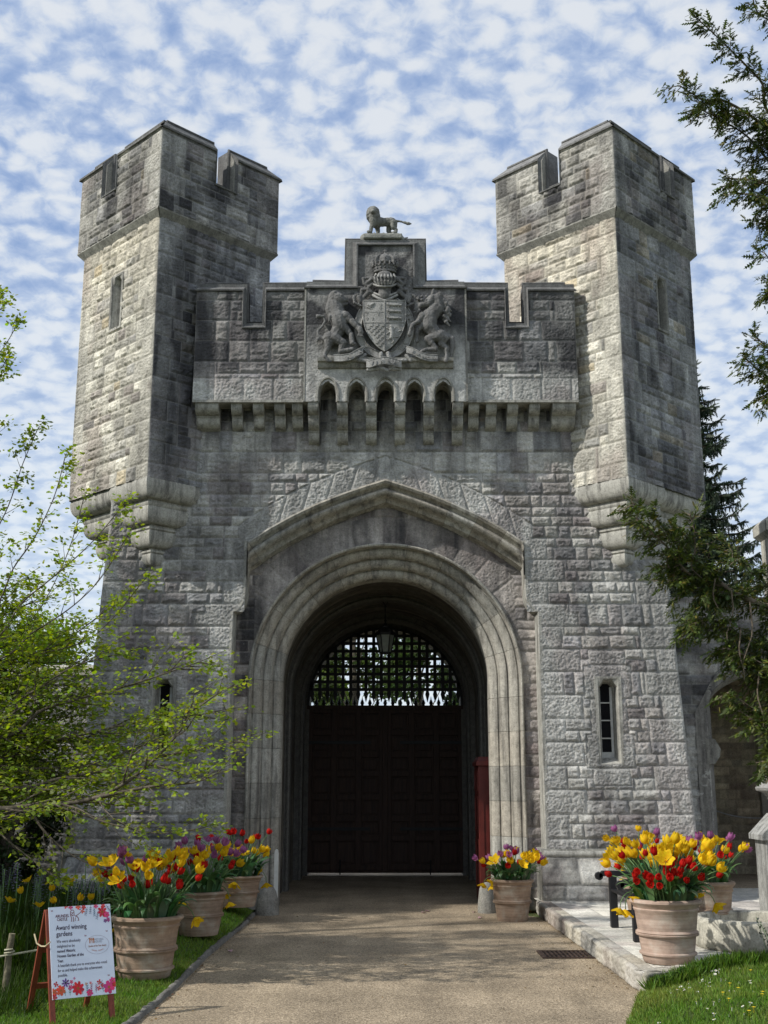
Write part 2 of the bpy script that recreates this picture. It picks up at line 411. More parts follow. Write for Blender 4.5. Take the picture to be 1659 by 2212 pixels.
def fmask(u, v):
    x = (u - 4.5) / 4.5 * hw(v)
    ax = np.abs(x)
    inside = (v < hood_z(x) - 0.02) & (ax < np.where(v > ZR, XI, XR) + 0.02)
    slit = (np.abs(ax - 3.28) < 0.18) & (v > 2.05) & (v < 3.31)
    return ~(inside | slit)
def fextra(u, v, bi, d, q):
    x = (u - 4.5) / 4.5 * hw(v); ax = np.abs(x)
    hzv = hood_z(x); slope = 0.45 + 0.1 * ax
    dn = (v - hzv) * 0.87                                         # distance outside the hood
    ring = (dn > 0) & (dn < 0.36) & (ax < 2.25)
    s = ax / 0.87 + dn * 0.45
    seg = np.floor((s + 0.2) / 0.42)
    ed = np.minimum(np.minimum((s + 0.2) - seg * 0.42, (seg + 1) * 0.42 - (s + 0.2)), np.minimum(dn, 0.36 - dn))
    ei = (seg + 40 + 100 * np.sign(x)).astype(int) + 90001
    # quoins beside the reveal
    pair = np.floor(v / 0.34)
    wq = np.where(pair % 2 == 0, 0.62, 0.36); xe = np.where(v > ZR, XI, XR)
    qn = (~ring) & (v < 5.44) & (ax > xe - .05) & (ax < xe + wq)
    d2 = np.minimum(xe + wq - ax, np.minimum(v - pair * .34, (pair + 1) * .34 - v))
    # dressed surround of the slit windows
    a2 = np.abs(ax - 3.28); wr = np.where(np.floor(v / 0.5) % 2 == 0, 0.36, 0.28)
    sl = (v > 1.75) & (v < 3.72) & (a2 < wr)
    p5 = np.floor(v / 0.5)
    d3 = np.minimum(wr - a2, np.minimum(v - np.maximum(p5 * .5, 1.75), np.minimum((p5 + 1) * .5, 3.72) - v))
    m = ring | qn | sl
    i = np.where(ring, ei, np.where(qn, (pair * 3 + np.sign(x) + 70001).astype(int), (p5 * 3 + np.sign(x) + 80001).astype(int)))
    dd = np.where(ring, ed, np.where(qn, d2, d3))
    near = (~m)
    return m, i, dd, m
def fplace(u, v, H):
    return (u - 4.5) / 4.5 * hw(v), F - bat(v) - H, v
def fstain(u, v):
    x = (u - 4.5) / 4.5 * hw(v)
    n = fbm(x * 2.2, v * 0.8, 5, 4); st = fbm(x * 5, v * 0.6, 6, 4)
    s = sstep(0.45, 0.75, n) * 0.35 + sstep(6.6, 7.5, v) * sstep(0.4, 0.6, st) * 0.7
    s = s + sstep(1.2, 0.6, v) * sstep(0.4, 0.6, fbm(x * 2, v * 2, 9, 3)) * 0.5
    s = s + sstep(0.5, 0.7, st) * 0.25
    return s
skin('wall', gate, 9.0, 0.78, 7.9, fplace, 11, mask=fmask, extra=fextra, stain_shade=fstain, pal=(0.25, 0.18, 0.2, 0.16, 0.12, 0.05, 0.0, 0.06))
# body behind the facing
mb = MB()
for s in (-1, 1):
    r = []
    for z in (0, 0.8, 3, 5.9, 7.6):
        w = float(hw(z)) - .015; b = float(bat(z)); yf = F + 0.36
        xs = (s * 2.05, s * w)
        r.append([(xs[0], yf, z), (xs[1], yf, z), (xs[1], 24.6, z), (xs[0], 24.6, z)])
    mb.loft(r, c=(0.3, 0.29, 0.26))
mb.box((-4.2, F + .35, 5.45), (4.2, 24.6, 7.55), c=(.3, .29, .26))
for s in (-1, 1): mb.box((min(s * 1.8, s * 2.2), 18.42, 0), (max(s * 1.8, s * 2.2), 24.55, 5.5), c=(.3, .29, .26))
mb.box((-2.1, 18.42, 5.12), (2.1, 24.56, 5.47), c=(.3, .29, .26))
mb.box((-3.4, F + .02, 7.5), (3.4, F + .3, 8.6), c=(.1, .1, .1))
mb.build('wall_core', M_wall, gate, True, color=True)
# side faces of the body: the outer walls, coursed too
for s in (-1, 1):
    def sp(u, v, H, s=s): return s * (hw(v) - .01 + H), F + .01 - bat(v) + (u if s > 0 else (7.2 - u)), v
    skin('side_wall', gate, 7.2, 0.78, 7.55, sp, 60 + s, res=0.04)

# reveal edging down both sides of the recess
def edging(s):
    path = [(XI, 5.40), (XI, 5.30), (XI, 4.62)]
    for k in range(7):
        a = k / 6 * pi / 2; path.append((XI + 0.18 - 0.18 * math.cos(a) if k else XI, 4.62 - 0.32 * math.sin(a)))
    path += [(XR, 4.16), (XR, 3.0), (XR, 1.8), (XR, 0.6)]
    m = MB(); r = []
    for x, z in path:
        yb = F - float(bat(z))
        r.append([(s * (x + .055), yb + .03, z), (s * (x + .055), yb - .018, z), (s * (x + .012), yb - .022, z), (s * x, yb - .01, z), (s * (x - .002), RB + .03, z), (s * (x + .055), RB + .03, z)])
    m.loft(r, c=TC); m.build('reveal', M_trim, gate, True, color=True, autosmooth=50)
edging(-1); edging(1)

def sweep(path, nrm, prof, name, mat, parent, joint=0.4, colr=TC, clipx=None, seed=1):
    """sweep a moulding (a = outward in the wall plane, b = world Y) along a path in x, z, cut into stones"""
    P = []; Nn = []; L = 0; nxt = joint * .5; cid = 0; cols = []; rec = []
    for i in range(len(path)):
        if i:
            L += math.hypot(path[i][0] - path[i - 1][0], path[i][1] - path[i - 1][1])
        P.append(path[i]); Nn.append(nrm[i]); cols.append(cid); rec.append(0)
        if L >= nxt and i < len(path) - 1:
            nxt = L + joint; 
            t = 0.004 / max(1e-6, math.hypot(path[i + 1][0] - path[i][0], path[i + 1][1] - path[i][1]))
            q = (path[i][0] + (path[i + 1][0] - path[i][0]) * t, path[i][1] + (path[i + 1][1] - path[i][1]) * t)
            P.append(q); Nn.append(nrm[i]); cols.append(cid); rec.append(1); cid += 1
            q = (path[i][0] + (path[i + 1][0] - path[i][0]) * 2 * t, path[i][1] + (path[i + 1][1] - path[i][1]) * 2 * t)
            P.append(q); Nn.append(nrm[i]); cols.append(cid); rec.append(0)
    m = MB(); n = len(prof); vs = []; fs = []; cs = []
    for k, (p, nn) in enumerate(zip(P, Nn)):
        f_ = 0.82 + 0.36 * random.Random(cols[k] * 31 + seed).random()
        warm = random.Random(cols[k] * 17 + seed).random() * 0.06
        for a, b in prof:
            dd = 0.006 if rec[k] else 0
            x = p[0] + nn[0] * (a + dd); z = p[1] + nn[1] * (a + dd)
            if clipx: x = max(-clipx, min(clipx, x))
            vs.append((x, b + dd, z)); cs.append(tuple(c_ * (f_ if not rec[k] else 0.5) * (1 - warm * j) for j, c_ in enumerate(colr)))
    for k in range(len(P) - 1):
        for i in range(n - 1):
            fs.append((k * n + i, k * n + i + 1, (k + 1) * n + i + 1, (k + 1) * n + i))
    m.v = vs; m.f = fs; m.m = [0] * len(fs); m.c = cs
    return m.build(name, mat, parent, True, color=True, autosmooth=35, fix=False)

# round arch: three rolled orders splayed back into the wall
prof = []
a, b = 0.0, 18.14
prof.append((-0.0, 18.35)); prof.append((0.0, b))
for k in range(3):
    w = 0.118
    for j in range(9):
        th = j / 8 * pi / 2
        prof.append((a + w - w * math.cos(th) * 1.0, b - w * math.sin(th) * 1.12))
    a += w; b -= w * 1.12
    prof.append((a + 0.004, b + 0.018)); prof.append((a + 0.022, b + 0.018)); prof.append((a + 0.024, b - .012)); a += 0.024
    prof.append((a + .002, b - 0.02)); b -= 0.02
prof += [(a + .01, RB - .05), (a + .03, RB - .062), (a + .05, RB - .05), (a + .055, RB + .02)]
path = [(-RI, z) for z in np.linspace(0.0, ZC - .01, 14)]; nr = [(-1, 0)] * 14
for k in range(97):
    t = pi - pi * k / 96; path.append((RI * math.cos(t), ZC + RI * math.sin(t))); nr.append((math.cos(t), math.sin(t)))
path += [(RI, z) for z in np.linspace(ZC - .01, 0.0, 14)]; nr += [(1, 0)] * 14
sweep(path, nr, prof, 'arch_moulding', M_trim, gate, 0.42, seed=4)
AO = RI + prof[-1][0]

# hood mould
hp = []; hn = []
xs = list(np.linspace(-2.75, 0, 34)) + list(np.linspace(0, 2.75, 34))[1:]
hprof = [(0.03, F + .03), (0.03, F - .055), (0.0, F - .075), (-0.035, F - .05), (-0.05, F - .0), (-0.08, F + .03)]
for j in range(7):
    th = j / 6 * pi; hprof.append((-0.135 - 0.055 * math.cos(th) * -1 * -1 if False else -0.08 - 0.11 * j / 6, F + .04 - 0.05 * math.sin(th)))
hprof += [(-0.20, F + .11), (-0.23, F + .15), (-0.27, F + .17), (-0.30, F + .26), (-0.31, RB + .02)]
for x in xs:
    z = float(hood_z(x)); dx = 0.05; g = float(hood_z(abs(x) + dx) - hood_z(max(0, abs(x) - dx))) / (dx + min(abs(x), dx))
    sx = -1 if x < 0 else 1
    if abs(x) < 1e-6: n_ = (0, 1.06)
    else:
        l = math.hypot(g, 1); n_ = (-g / l * sx, 1 / l)
    hp.append((x, z)); hn.append(n_)
sweep(hp, hn, hprof, 'hood_mould', M_trim, gate, 0.44, clipx=2.098, seed=9)

# spandrel between the hood and the round arch
def smask(u, v):
    x = u - 2.3; ax = np.abs(x)
    r = np.hypot(x, v - ZC)
    return (v < hood_z(x) - .2) & (np.where(v > ZC, r, ax) > AO - .03)
def sextra(u, v, bi, d, q):
    x = u - 2.3; r = np.hypot(x, v - ZC); an = np.arctan2(v - ZC, x)
    ring = (v > ZC - .1) & (r < AO + .42) & (np.abs(x) < 2.0)
    seg = np.floor(an / 0.19 + .5); e1 = (0.5 - np.abs(an / 0.19 + .5 - seg - .5)) * 0.19 * r
    ed = np.minimum(e1, AO + .42 - r)
    return ring, (seg + 500).astype(int), ed, ring
def sstain(u, v):
    x = u - 2.3
    n = fbm(x * 3, v * 1.5, 15, 4); st = fbm(x * 7, v * .7, 16, 4)
    return 0.12 + sstep(0.42, 0.62, n) * 0.5 + sstep(0.5, 0.65, st) * .3
skin('spandrel', gate, 4.6, 0.0, 6.2, lambda u, v, H: (u - 2.3, RB - H, v), 31, mask=smask, extra=sextra, stain_shade=sstain, qL=False, qR=False, amp=.6,
     tone=lambda u, v: np.array([1.0, .93, .91]), lmin=.4, lmax=.9)

# plinth with its roll
for s in (-1, 1):
    x0, x1 = (2.20, 4.60)
    L = x1 - x0
    def pl(u, v, H, s=s):
        y = F - bat(.8) - 0.10 - 0.11 * sstep(0.80, 0.42, v) - H
        xe = x1 - 0.10 * sstep(0.42, 0.8, v)
        xx = x0 + u / L * (xe - x0)
        return (s * xx if s > 0 else -(x0 + (L - u) / L * (xe - x0))), y, v
    skin('plinth', gate, L, 0.0, 0.80, pl, 90 + s, res=.018, qL=False, qR=False, ch=0.40, lmin=.5, lmax=1.1, plain=False, amp=.6,
         stain_shade=lambda u, v: sstep(.35, .6, v) * sstep(.35, .6, fbm(u * 3, v * 3, 77, 4)) * .65)
    m = MB(); n = 12
    yb = F - float(bat(.8)) - .10
    ring = lambda x, y, dx=0: [(x, y - 0.055 * math.cos(2 * pi * k / n) + .02, .815 + .05 * math.sin(2 * pi * k / n)) for k in range(n)]
    m.loft([ring(s * 2.24, yb), ring(s * 4.54, yb)], c=TC)
    m.box((min(s * 2.2, s * 4.52), yb + .02, .80), (max(s * 2.2, s * 4.52), F + .3, .885), c=TC)
    m.box((min(s * 2.2, s * 4.64), F - .22, 0), (max(s * 2.2, s * 4.57), 24.6, .79), c=(.27, .26, .23))
    m.loft([[(s * (4.54 + .055 * math.cos(2 * pi * k / n)), y, .815 + .05 * math.sin(2 * pi * k / n)) for k in range(n)] for y in (yb, 24.6)], c=TC)
    m.build('plinth_roll', M_trim, gate, True, color=True, autosmooth=50)

# ------------------------------------------------------------------ towers
def frame_xy(cx, cy, ang):
    return lambda u, o: (cx + math.cos(ang) * u - math.sin(ang) * o, cy + math.sin(ang) * u + math.cos(ang) * o)
ZT0, ZS0, ZS1, ZF, ZTOP, ZSF, ZSB = 6.23, 10.43, 10.57, 11.93, 12.17, 11.32, 11.44

def band(m, fr, front, back, of, ob, lip=0.03, c=TD, rr=0.03):
    """sloped coping following a crenellated outline: front path (u, z) at offset of, back path at offset ob, with a roll on the back"""
    n = len(front)
    def P(u, z, o): x, y = fr(u, o); return (x, y, z)
    A = [P(u, z - .0, of + .035) for u, z in front]; B = [P(u, z, of) for u, z in front]
    C_ = [P(u + (b[0] - u) * .12, z + (b[1] - z) * .12 + .0, of - .006) for (u, z), b in zip(front, back)]
    D = [P(u, z, ob) for u, z in back]; E_ = [P(u, z, ob + .3) for u, z in back]
    vs = []
    for row in (A, B, C_, D, E_): vs += row
    fs = [(r * n + i, r * n + i + 1, (r + 1) * n + i + 1, (r + 1) * n + i) for r in range(4) for i in range(n - 1)]
    m.add(vs, fs, 0, c)
    m.tube([P(u, z + .004, ob) for u, z in back], rr, 8, 0, tuple(x * .8 for x in c))

M_slit = simple_mat('slit_darkness', (0.012, 0.012, 0.014), 0.8, 0.1)  # matt black that stands for unlit depth behind openings
def slit_frame(parent, fr, uc, z0, z1, w, of, depth, name='arrow_slit', glass=True, bars=True, splay=.075, col_=TC, cap=.10):
    """narrow shouldered window: splayed reveal, sill, a black sheet for the unlit inside and wooden bars (sub-parts)"""
    def P(u, z, o): x, y = fr(u, o); return (x, y, z)
    def outline(hw_, zb, zt, k):
        return [(-hw_, zb), (hw_, zb), (hw_, zt - k), (hw_ * .45, zt), (-hw_ * .45, zt), (-hw_, zt - k)]
    m = MB()
    o0 = outline(w / 2 + splay + .055, z0 - .07, z1 + .09, 0); o1 = outline(w / 2 + splay + .01, z0 - .03, z1 + .06, 0); o1b = outline(w / 2 + splay, z0 - .02, z1 + .04, cap)
    o2 = outline(w / 2, z0 + .06, z1, cap * .6); o3 = outline(w / 2, z0 + .06, z1, cap * .6)
    rings = [[P(uc + u, z, of + .04) for u, z in o0], [P(uc + u, z, of - .014) for u, z in o0], [P(uc + u, z, of - .012) for u, z in o1], [P(uc + u, z, of + .01) for u, z in o1b],
             [P(uc + u, z, of + depth * .75) for u, z in o2], [P(uc + u, z, of + depth) for u, z in o3]]
    m.loft(rings, cap=False, c=col_)
    fro = m.build(name, M_trim, parent, True, color=True, fix=False)
    m = MB(); m.add([P(uc + u, z, of + depth - .01) for u, z in o3], [tuple(range(6))]); m.build('dark_sheet', M_slit, fro, True, fix=False)  # black sheet paints the darkness inside the slit
    if bars:
        m = MB()
        def bx(u0, u1, za, zb, oa, ob_):
            r = [[P(u, z, o) for u, z in ((u0, za), (u1, za), (u1, zb), (u0, zb))] for o in (oa, ob_)]
            m.loft(r)
        od = of + depth
        for k in range(1, 4):
            zz_ = z0 + .06 + (z1 - z0 - .1) * (k / 4 + .02); bx(uc - w / 2, uc + w / 2, zz_ - .009, zz_ + .009, od - .035, od - .015)
        bx(uc + w / 2 - .035, uc + w / 2, z0 + .06, z1 - .05, od - .036, od - .016); bx(uc - w / 2, uc - w / 2 + .014, z0 + .06, z1 - .05, od - .036, od - .016)
        bx(uc - w / 2, uc + w / 2, z0 + .06, z0 + .14, od - .038, od - .014)
        m.build('window_frame', M_whitewood, fro, True)
    return fro
M_whitewood = simple_mat('weathered_white_wood', (0.52, 0.52, 0.49), 0.7, noise=.15)
for s in (-1, 1):
    fr = lambda u, o: (u, F + o)
    slit_frame(gate, fr, s * 3.28, 2.10, 3.24, 0.19, -float(bat(2.6)) - .006, .26, 'slit_window', splay=.045)

def tower(s, a, gap_in, gap_out, cyc):
    r = 1.58; ov = .085
    t = bpy.data.objects.new('tower', None); col.objects.link(t); t.parent = gate; t.location = (s * a, cyc - F, 0); wloc[t.name] = Vector((s * a, cyc, 0))
    cx, cy = s * a, cyc
    sd = r * math.sqrt(2); so = sd + 2 * ov
    # faces: frame origin at left corner seen from outside, u to the right, o inward
    corners = {'w': (cx - r, cy), 's': (cx, cy - r), 'e': (cx + r, cy), 'n': (cx, cy + r)}
    faces = [('w', 's', -pi / 4), ('s', 'e', pi / 4), ('e', 'n', 3 * pi / 4), ('n', 'w', 5 * pi / 4)]
    for fi, (c0, c1, an) in enumerate(faces):
        ox, oy = corners[c0]
        fr = frame_xy(ox, oy, an)
        front = fi < 2
        lit = (fi == 0)  # left-facing sides get a sunlit tone painted into their colour
        seed = 200 + fi * 10 + (5 if s > 0 else 0)
        outer_face = (fi == 0 and s < 0) or (fi == 1 and s > 0)
        gc = (gap_out if outer_face else gap_in) * math.sqrt(2)
        has_slit = outer_face
        if fi == 0: us = sd - 0.785 * math.sqrt(2)
        else: us = 0.86 * math.sqrt(2)
        def place(u, v, H, fr=fr):
            x = ox + math.cos(an) * u - math.sin(an) * (-H); y = oy + math.sin(an) * u + math.cos(an) * (-H)
            return x, y, v
        mk = (lambda u, v, us=us: ~((np.abs(u - us) < .145) & (v > 8.90) & (v < 9.79))) if (has_slit and front) else None
        dark = not lit  # other sides: shade painted into the colour, on top of real staining
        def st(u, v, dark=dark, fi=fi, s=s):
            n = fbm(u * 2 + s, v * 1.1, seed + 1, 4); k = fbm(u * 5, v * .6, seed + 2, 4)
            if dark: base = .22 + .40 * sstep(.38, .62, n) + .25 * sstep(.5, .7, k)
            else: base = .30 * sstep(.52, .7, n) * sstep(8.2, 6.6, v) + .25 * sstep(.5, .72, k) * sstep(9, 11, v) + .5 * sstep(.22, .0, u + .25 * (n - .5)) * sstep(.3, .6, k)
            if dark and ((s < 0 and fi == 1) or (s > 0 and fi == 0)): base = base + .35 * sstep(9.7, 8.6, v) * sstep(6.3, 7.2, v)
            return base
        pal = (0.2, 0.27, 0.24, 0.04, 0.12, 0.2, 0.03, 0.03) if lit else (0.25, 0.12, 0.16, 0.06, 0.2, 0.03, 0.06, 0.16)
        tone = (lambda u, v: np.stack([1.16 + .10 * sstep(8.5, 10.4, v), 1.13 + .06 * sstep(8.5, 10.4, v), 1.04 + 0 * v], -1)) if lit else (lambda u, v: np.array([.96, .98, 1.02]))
        rs = .0125 if front else .05
        skin('face', t, sd, ZT0, ZS0 + .02, place, seed, res=rs, mask=mk, stain_shade=st, pal=pal, tone=tone, qw=(.50, .30))
        # upper storey, set out on the string course
        o2x, o2y = fr(-ov, -ov); fr2 = frame_xy(o2x, o2y, an)
        gcu = (so - gc - ov * 1.2) if fi in (0,) else gc + ov * 1.2
        if not front: gcu = so / 2
        g0, g1 = gcu - .165, gcu + .165
        def place2(u, v, H): return o2x + math.cos(an) * u + math.sin(an) * H, o2y + math.sin(an) * u - math.cos(an) * H, v
        def mk2(u, v): return ~((u > g0 - .05) & (u < g1 + .05) & (v > ZSF))
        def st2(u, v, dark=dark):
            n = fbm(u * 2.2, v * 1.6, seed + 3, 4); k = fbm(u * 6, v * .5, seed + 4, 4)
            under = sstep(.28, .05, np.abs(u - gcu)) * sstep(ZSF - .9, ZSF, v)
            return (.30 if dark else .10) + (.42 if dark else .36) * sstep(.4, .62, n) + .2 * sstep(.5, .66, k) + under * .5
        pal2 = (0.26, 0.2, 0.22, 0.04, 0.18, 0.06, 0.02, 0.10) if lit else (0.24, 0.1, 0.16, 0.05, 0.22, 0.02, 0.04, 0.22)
        skin('parapet_face', t, so, ZS1, ZF, place2, seed + 5, res=rs, mask=mk2, stain_shade=st2, pal=pal2, tone=(lambda u, v: np.array([1.05, 1.03, .98])) if lit else None, qw=(.46, .28))
        # string course
        m = MB()
        P = lambda fr_, u, z, o: (*fr_(u, o), z)
        for (u0, u1) in [(0, so)]:
            rows = [[P(fr, 0.0, ZS0, .02), P(fr, sd, ZS0, .02)], [P(fr, 0, ZS0, -.004), P(fr, sd, ZS0, -.004)], [P(fr2, 0, ZS1 - .025, -.012), P(fr2, so, ZS1 - .025, -.012)], [P(fr2, 0, ZS1, -.012), P(fr2, so, ZS1, -.012)], [P(fr2, 0, ZS1 + .004, .03), P(fr2, so, ZS1 + .004, .03)]]
            vs = [p for r_ in rows for p in r_]
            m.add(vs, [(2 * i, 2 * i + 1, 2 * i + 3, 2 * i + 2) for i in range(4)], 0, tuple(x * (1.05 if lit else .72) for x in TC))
        # coping over the crenel
        e = .04
        front_p = [(-e, ZF), (g0 - .055, ZF), (g0 - .055, ZSF), (g1 + .055, ZSF), (g1 + .055, ZF), (so + e, ZF)]
        back_p = [(.17, ZTOP), (g0, ZTOP - .0), (g0, ZSB + .02), (g1, ZSB + .02), (g1, ZTOP), (so - .17, ZTOP)]
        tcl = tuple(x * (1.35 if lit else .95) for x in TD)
        # the two returns keep their mitre only at the top
        band(m, fr2, front_p, back_p, -.045, .15, c=tcl)
        m.build('string_course_and_coping', M_dark, t, True, color=True, fix=False)
        # merlons as solids
        m = MB()
        for u0, u1 in ((.02, g0 - .01), (g1 + .01, so - .02)):
            sec = [(.012, ZSB - .1), (.012, ZF), (.15, ZTOP - .01), (.18, ZTOP - .01), (.36, ZF + .02), (.36, ZSB - .1)]
            if fi % 1 == 0:
                rr = [[P(fr2, u, z, o) for o, z in sec] for u in (u0, u1)]
                # mitre at the tower corners
                if u0 < .1: rr[0] = [P(fr2, o, z, o) for o, z in sec]
                else: rr[1] = [P(fr2, so - o, z, o) for o, z in sec]
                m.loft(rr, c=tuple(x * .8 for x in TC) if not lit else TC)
        m.build('merlon', M_wall, t, True, color=True)
        if has_slit and front:
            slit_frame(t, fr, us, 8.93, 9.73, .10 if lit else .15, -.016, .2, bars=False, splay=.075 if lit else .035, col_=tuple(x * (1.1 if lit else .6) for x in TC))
    # core
    m = MB()
    def sq(k, z): return [(cx - k, cy, z), (cx, cy - k, z), (cx + k, cy, z), (cx, cy + k, z)]
    m.loft([sq(r - .33, ZT0), sq(r - .33, ZSB - .05)], c=(.2, .2, .19))
    m.loft([sq(r - .02, ZT0 - .0), sq(r - .02, ZT0 + .12)], c=(.2, .2, .19))
    m.loft([sq(r + .0, ZSB - .35), sq(r + .0, ZSB - .12)], c=(.2, .2, .19))
    m.build('core', M_wall, t, True, color=True)
    # corbelling under the corner: stacked mouldings that die into the wall
    def tier(name, ax, ay, dx, dy, tt):
        """triangular stack; apex direction (dx, dy); tiers of (half width, z top, z bottom)"""
        m = MB()
        for (h0, zt, zb, h1) in tt:
            H = zt - zb; rings = []
            pr = [(h0 - .05 if False else h0, zt), (h0 + .01, zt - .10 * H)]
            for k in range(8):
                th = k / 7 * pi / 2
                pr.append((h1 + (h0 + .012 - h1) * math.cos(th) ** .8, zt - .14 * H - .60 * H * math.sin(th)))
            pr += [(h1 - .03, zt - .76 * H), (h1 - .03, zt - .83 * H), (h1 - .0, zt - .85 * H), (h1 - .0, zt - .93 * H), (h1 - .03, zb)]
            for h, z in pr:
                if dy < 0: rings.append([(ax - h, ay, z), (ax, ay - h, z), (ax + h, ay, z), (ax + h, ay + .3, z), (ax - h, ay + .3, z)])
                else:
                    rings.append([(ax, ay + h, z), (ax + dx * h, ay, z), (ax, ay - h, z), (ax - dx * .3, ay - h, z), (ax - dx * .3, ay + h, z)])
            m.loft(rings, c=tuple(x * 1.12 for x in TC))
        o = m.build('corbel', M_trim, t, True, color=True, autosmooth=40)
        return o
    tt = [(.70, ZT0 + .0, 5.84, .53), (.515, 5.84, 5.50, .36), (.345, 5.50, 5.17, .20), (.185, 5.17, 4.91, .03)]
    tier('corbel', cx, F, 0, -1, [(h + .0, a_, b_, c_) for h, a_, b_, c_ in tt])
    hwz = float(hw(5.9))
    e_ = (a + r) - hwz
    tier('corbel', s * (hwz - .02), cy, s, 1, [(h * e_ / .70 - .01, a_, b_, c_ * e_ / .70) for h, a_, b_, c_ in tt])
    return t
tower(-1, 3.54, .82, .96, 18.2)
tower(1, 3.60, .80, 1.0, 18.2)

# ------------------------------------------------------------------ parapet on corbels, machicolation
PP = 16.95; PN = PP - .12
ZPF, ZPB = 9.33, 9.52
XE = 2.97
def pmask(u, v):
    x = u - XE; ax = np.abs(x)
    gapm = (ax > 1.90) & (ax < 2.24) & (v > 8.74)
    return ~(gapm | (ax < 1.20))
def pstain(u, v):
    x = u - XE; ax = np.abs(x)
    n = fbm(x * 1.6, v * 1.1, 44, 4); k = fbm(x * 5, v * .7, 45, 4)
    s = sstep(7.75, 8.15, v + .25 * (n - .5)) * (.62 + .3 * sstep(.4, .6, n)) - .35 * sstep(.55, .72, k) * sstep(8.7, 8.0, v)
    return s + .3 * sstep(.5, .7, k)
def pextra(u, v, bi, d, q):
    m = v < 7.90
    seg = np.floor(u / .46 + .3); ed = np.minimum(np.minimum((u / .46 + .3 - seg), (seg + 1 - u / .46 - .3)) * .46, np.minimum(v - 7.5, 7.90 - v))
    return m, (seg + 700).astype(int), ed, m
for s in (-1, 1):
    skin('parapet', gate, 2 * XE, 7.53, ZPF, lambda u, v, H: (u - XE, PP - H, v), 301, mask=lambda u, v, s=s: pmask(u, v) & ((u - XE) * s > 0), extra=pextra, stain_shade=pstain, lmin=.2, lmax=.5, amp=.8)
for s in (-1, 1):
    m = MB()
    po = [(s * 1.15, 7.50), (s * XE, 7.50), (s * XE, 9.46), (s * 2.18, 9.46), (s * 2.18, 8.80), (s * 1.93, 8.80), (s * 1.93, 9.46), (s * 1.15, 9.46)]
    m.prism(po, PP + .01, PP + .42, c=(.14, .14, .135))
    m.build('parapet_core', M_dark, gate, True, color=True)
fr = lambda u, o: (u, PP + o)
for s in (-1, 1):
    m = MB()
    fp = [(s * (XE + .03), ZPF), (s * 2.24, ZPF), (s * 2.24, 8.70), (s * 1.87, 8.70), (s * 1.87, ZPF), (s * 1.18, ZPF)]
    bp_ = [(s * (XE - .12), ZPB), (s * 2.18, ZPB), (s * 2.18, 8.86), (s * 1.93, 8.86), (s * 1.93, ZPB), (s * 1.18, ZPB)]
    band(m, fr, fp, bp_, -.045, .14, c=TD, rr=.028)
    m.build('coping', M_dark, gate, True, color=True, fix=False)
    m = MB(); m.box((min(s * 1.2, s * XE), PP - .035, 7.49), (max(s * 1.2, s * XE), PP + .3, 7.53), c=TC); m.build('corbel_table', M_trim, gate, True, color=True)

# arms panel
def nmask(u, v):
    x = u - 1.24; ax = np.abs(x)
    top = np.where(ax < .43, 10.06, 9.32)
    k = np.abs(((x + .2215) % .443) - .2215)                    # distance from opening centre
    z_ap = 7.80 - 0.62 * k - 1.2 * k * k
    return (v < top) & ~((k < .14) & (v < z_ap) & (ax < 1.06))
def nstain(u, v):
    x = u - 1.24; n = fbm(x * 2.5, v * 2.5, 55, 4)
    return sstep(7.9, 8.8, v) * (.42 + .3 * sstep(.4, .6, n)) + .2 * sstep(.5, .65, n)
skin('arms_panel', gate, 2.48, 7.47, 10.06, lambda u, v, H: (u - 1.24, PN - H, v), 401, mask=nmask, stain_shade=nstain, lmin=1.0, lmax=1.6, ch=.9, amp=.45, qL=False, qR=False, plain=False, extra=lambda u, v, bi, d, q: (d > -1, (v > 8.72).astype(int) + 3, np.minimum(np.abs(v - 8.72) + .006, np.minimum(u, 2.48 - u)), d > -1), pal=(.3, .2, .5, 0, 0, 0, 0, 0))
m = MB()
po = [(-1.235, 7.85), (1.235, 7.85), (1.235, 9.45), (.62, 9.45), (.62, 10.16), (-.62, 10.16), (-.62, 9.45), (-1.235, 9.45)]
m.prism(po, PN + .01, PP + .30, c=(.2, .2, .19))
for k in range(-3, 3): # webs between the openings
    xc = (k + .5) * .443
    m.box((xc - .085, PN + .012, 7.47), (xc + .085, PP + .30, 7.86), c=(.3, .29, .26))
for s in (-1, 1): m.box((min(s * 1.10, s * 1.235), PN + .005, 7.47), (max(s * 1.10, s * 1.235), PP + .3, 7.86), c=TC)
m.build('panel_core', M_dark, gate, True, color=True)
# chamfered arch rims
m = MB()
for k in range(-2, 3):
    xc = k * .443
    def arch(w, zt, zb):
        pts = [(-w, zb), (-w, 7.60)]
        for j in range(1, 9):
            f_ = j / 8; pts.append((-w * (1 - f_ ** 1.5), 7.60 + (zt - 7.60) * math.sin(f_ * pi / 2) ** .9))
        return pts + [(-x, z) for x, z in pts[::-1][1:]]
    A = arch(.172, 7.865, 7.47); B = arch(.15, 7.84, 7.47); C_ = arch(.125, 7.80, 7.47)
    rings = [[(xc + x, PN + .01, z) for x, z in A], [(xc + x, PN - .03, z) for x, z in A], [(xc + x, PN - .03, z) for x, z in B], [(xc + x, PN + .035, z) for x, z in C_], [(xc + x, PP + .3, z) for x, z in C_]]
    m.loft(rings, cap=False, closed=False, c=tuple(x * .9 for x in TC))
m.build('machicolation_arches', M_trim, gate, True, color=True, fix=False, autosmooth=40)
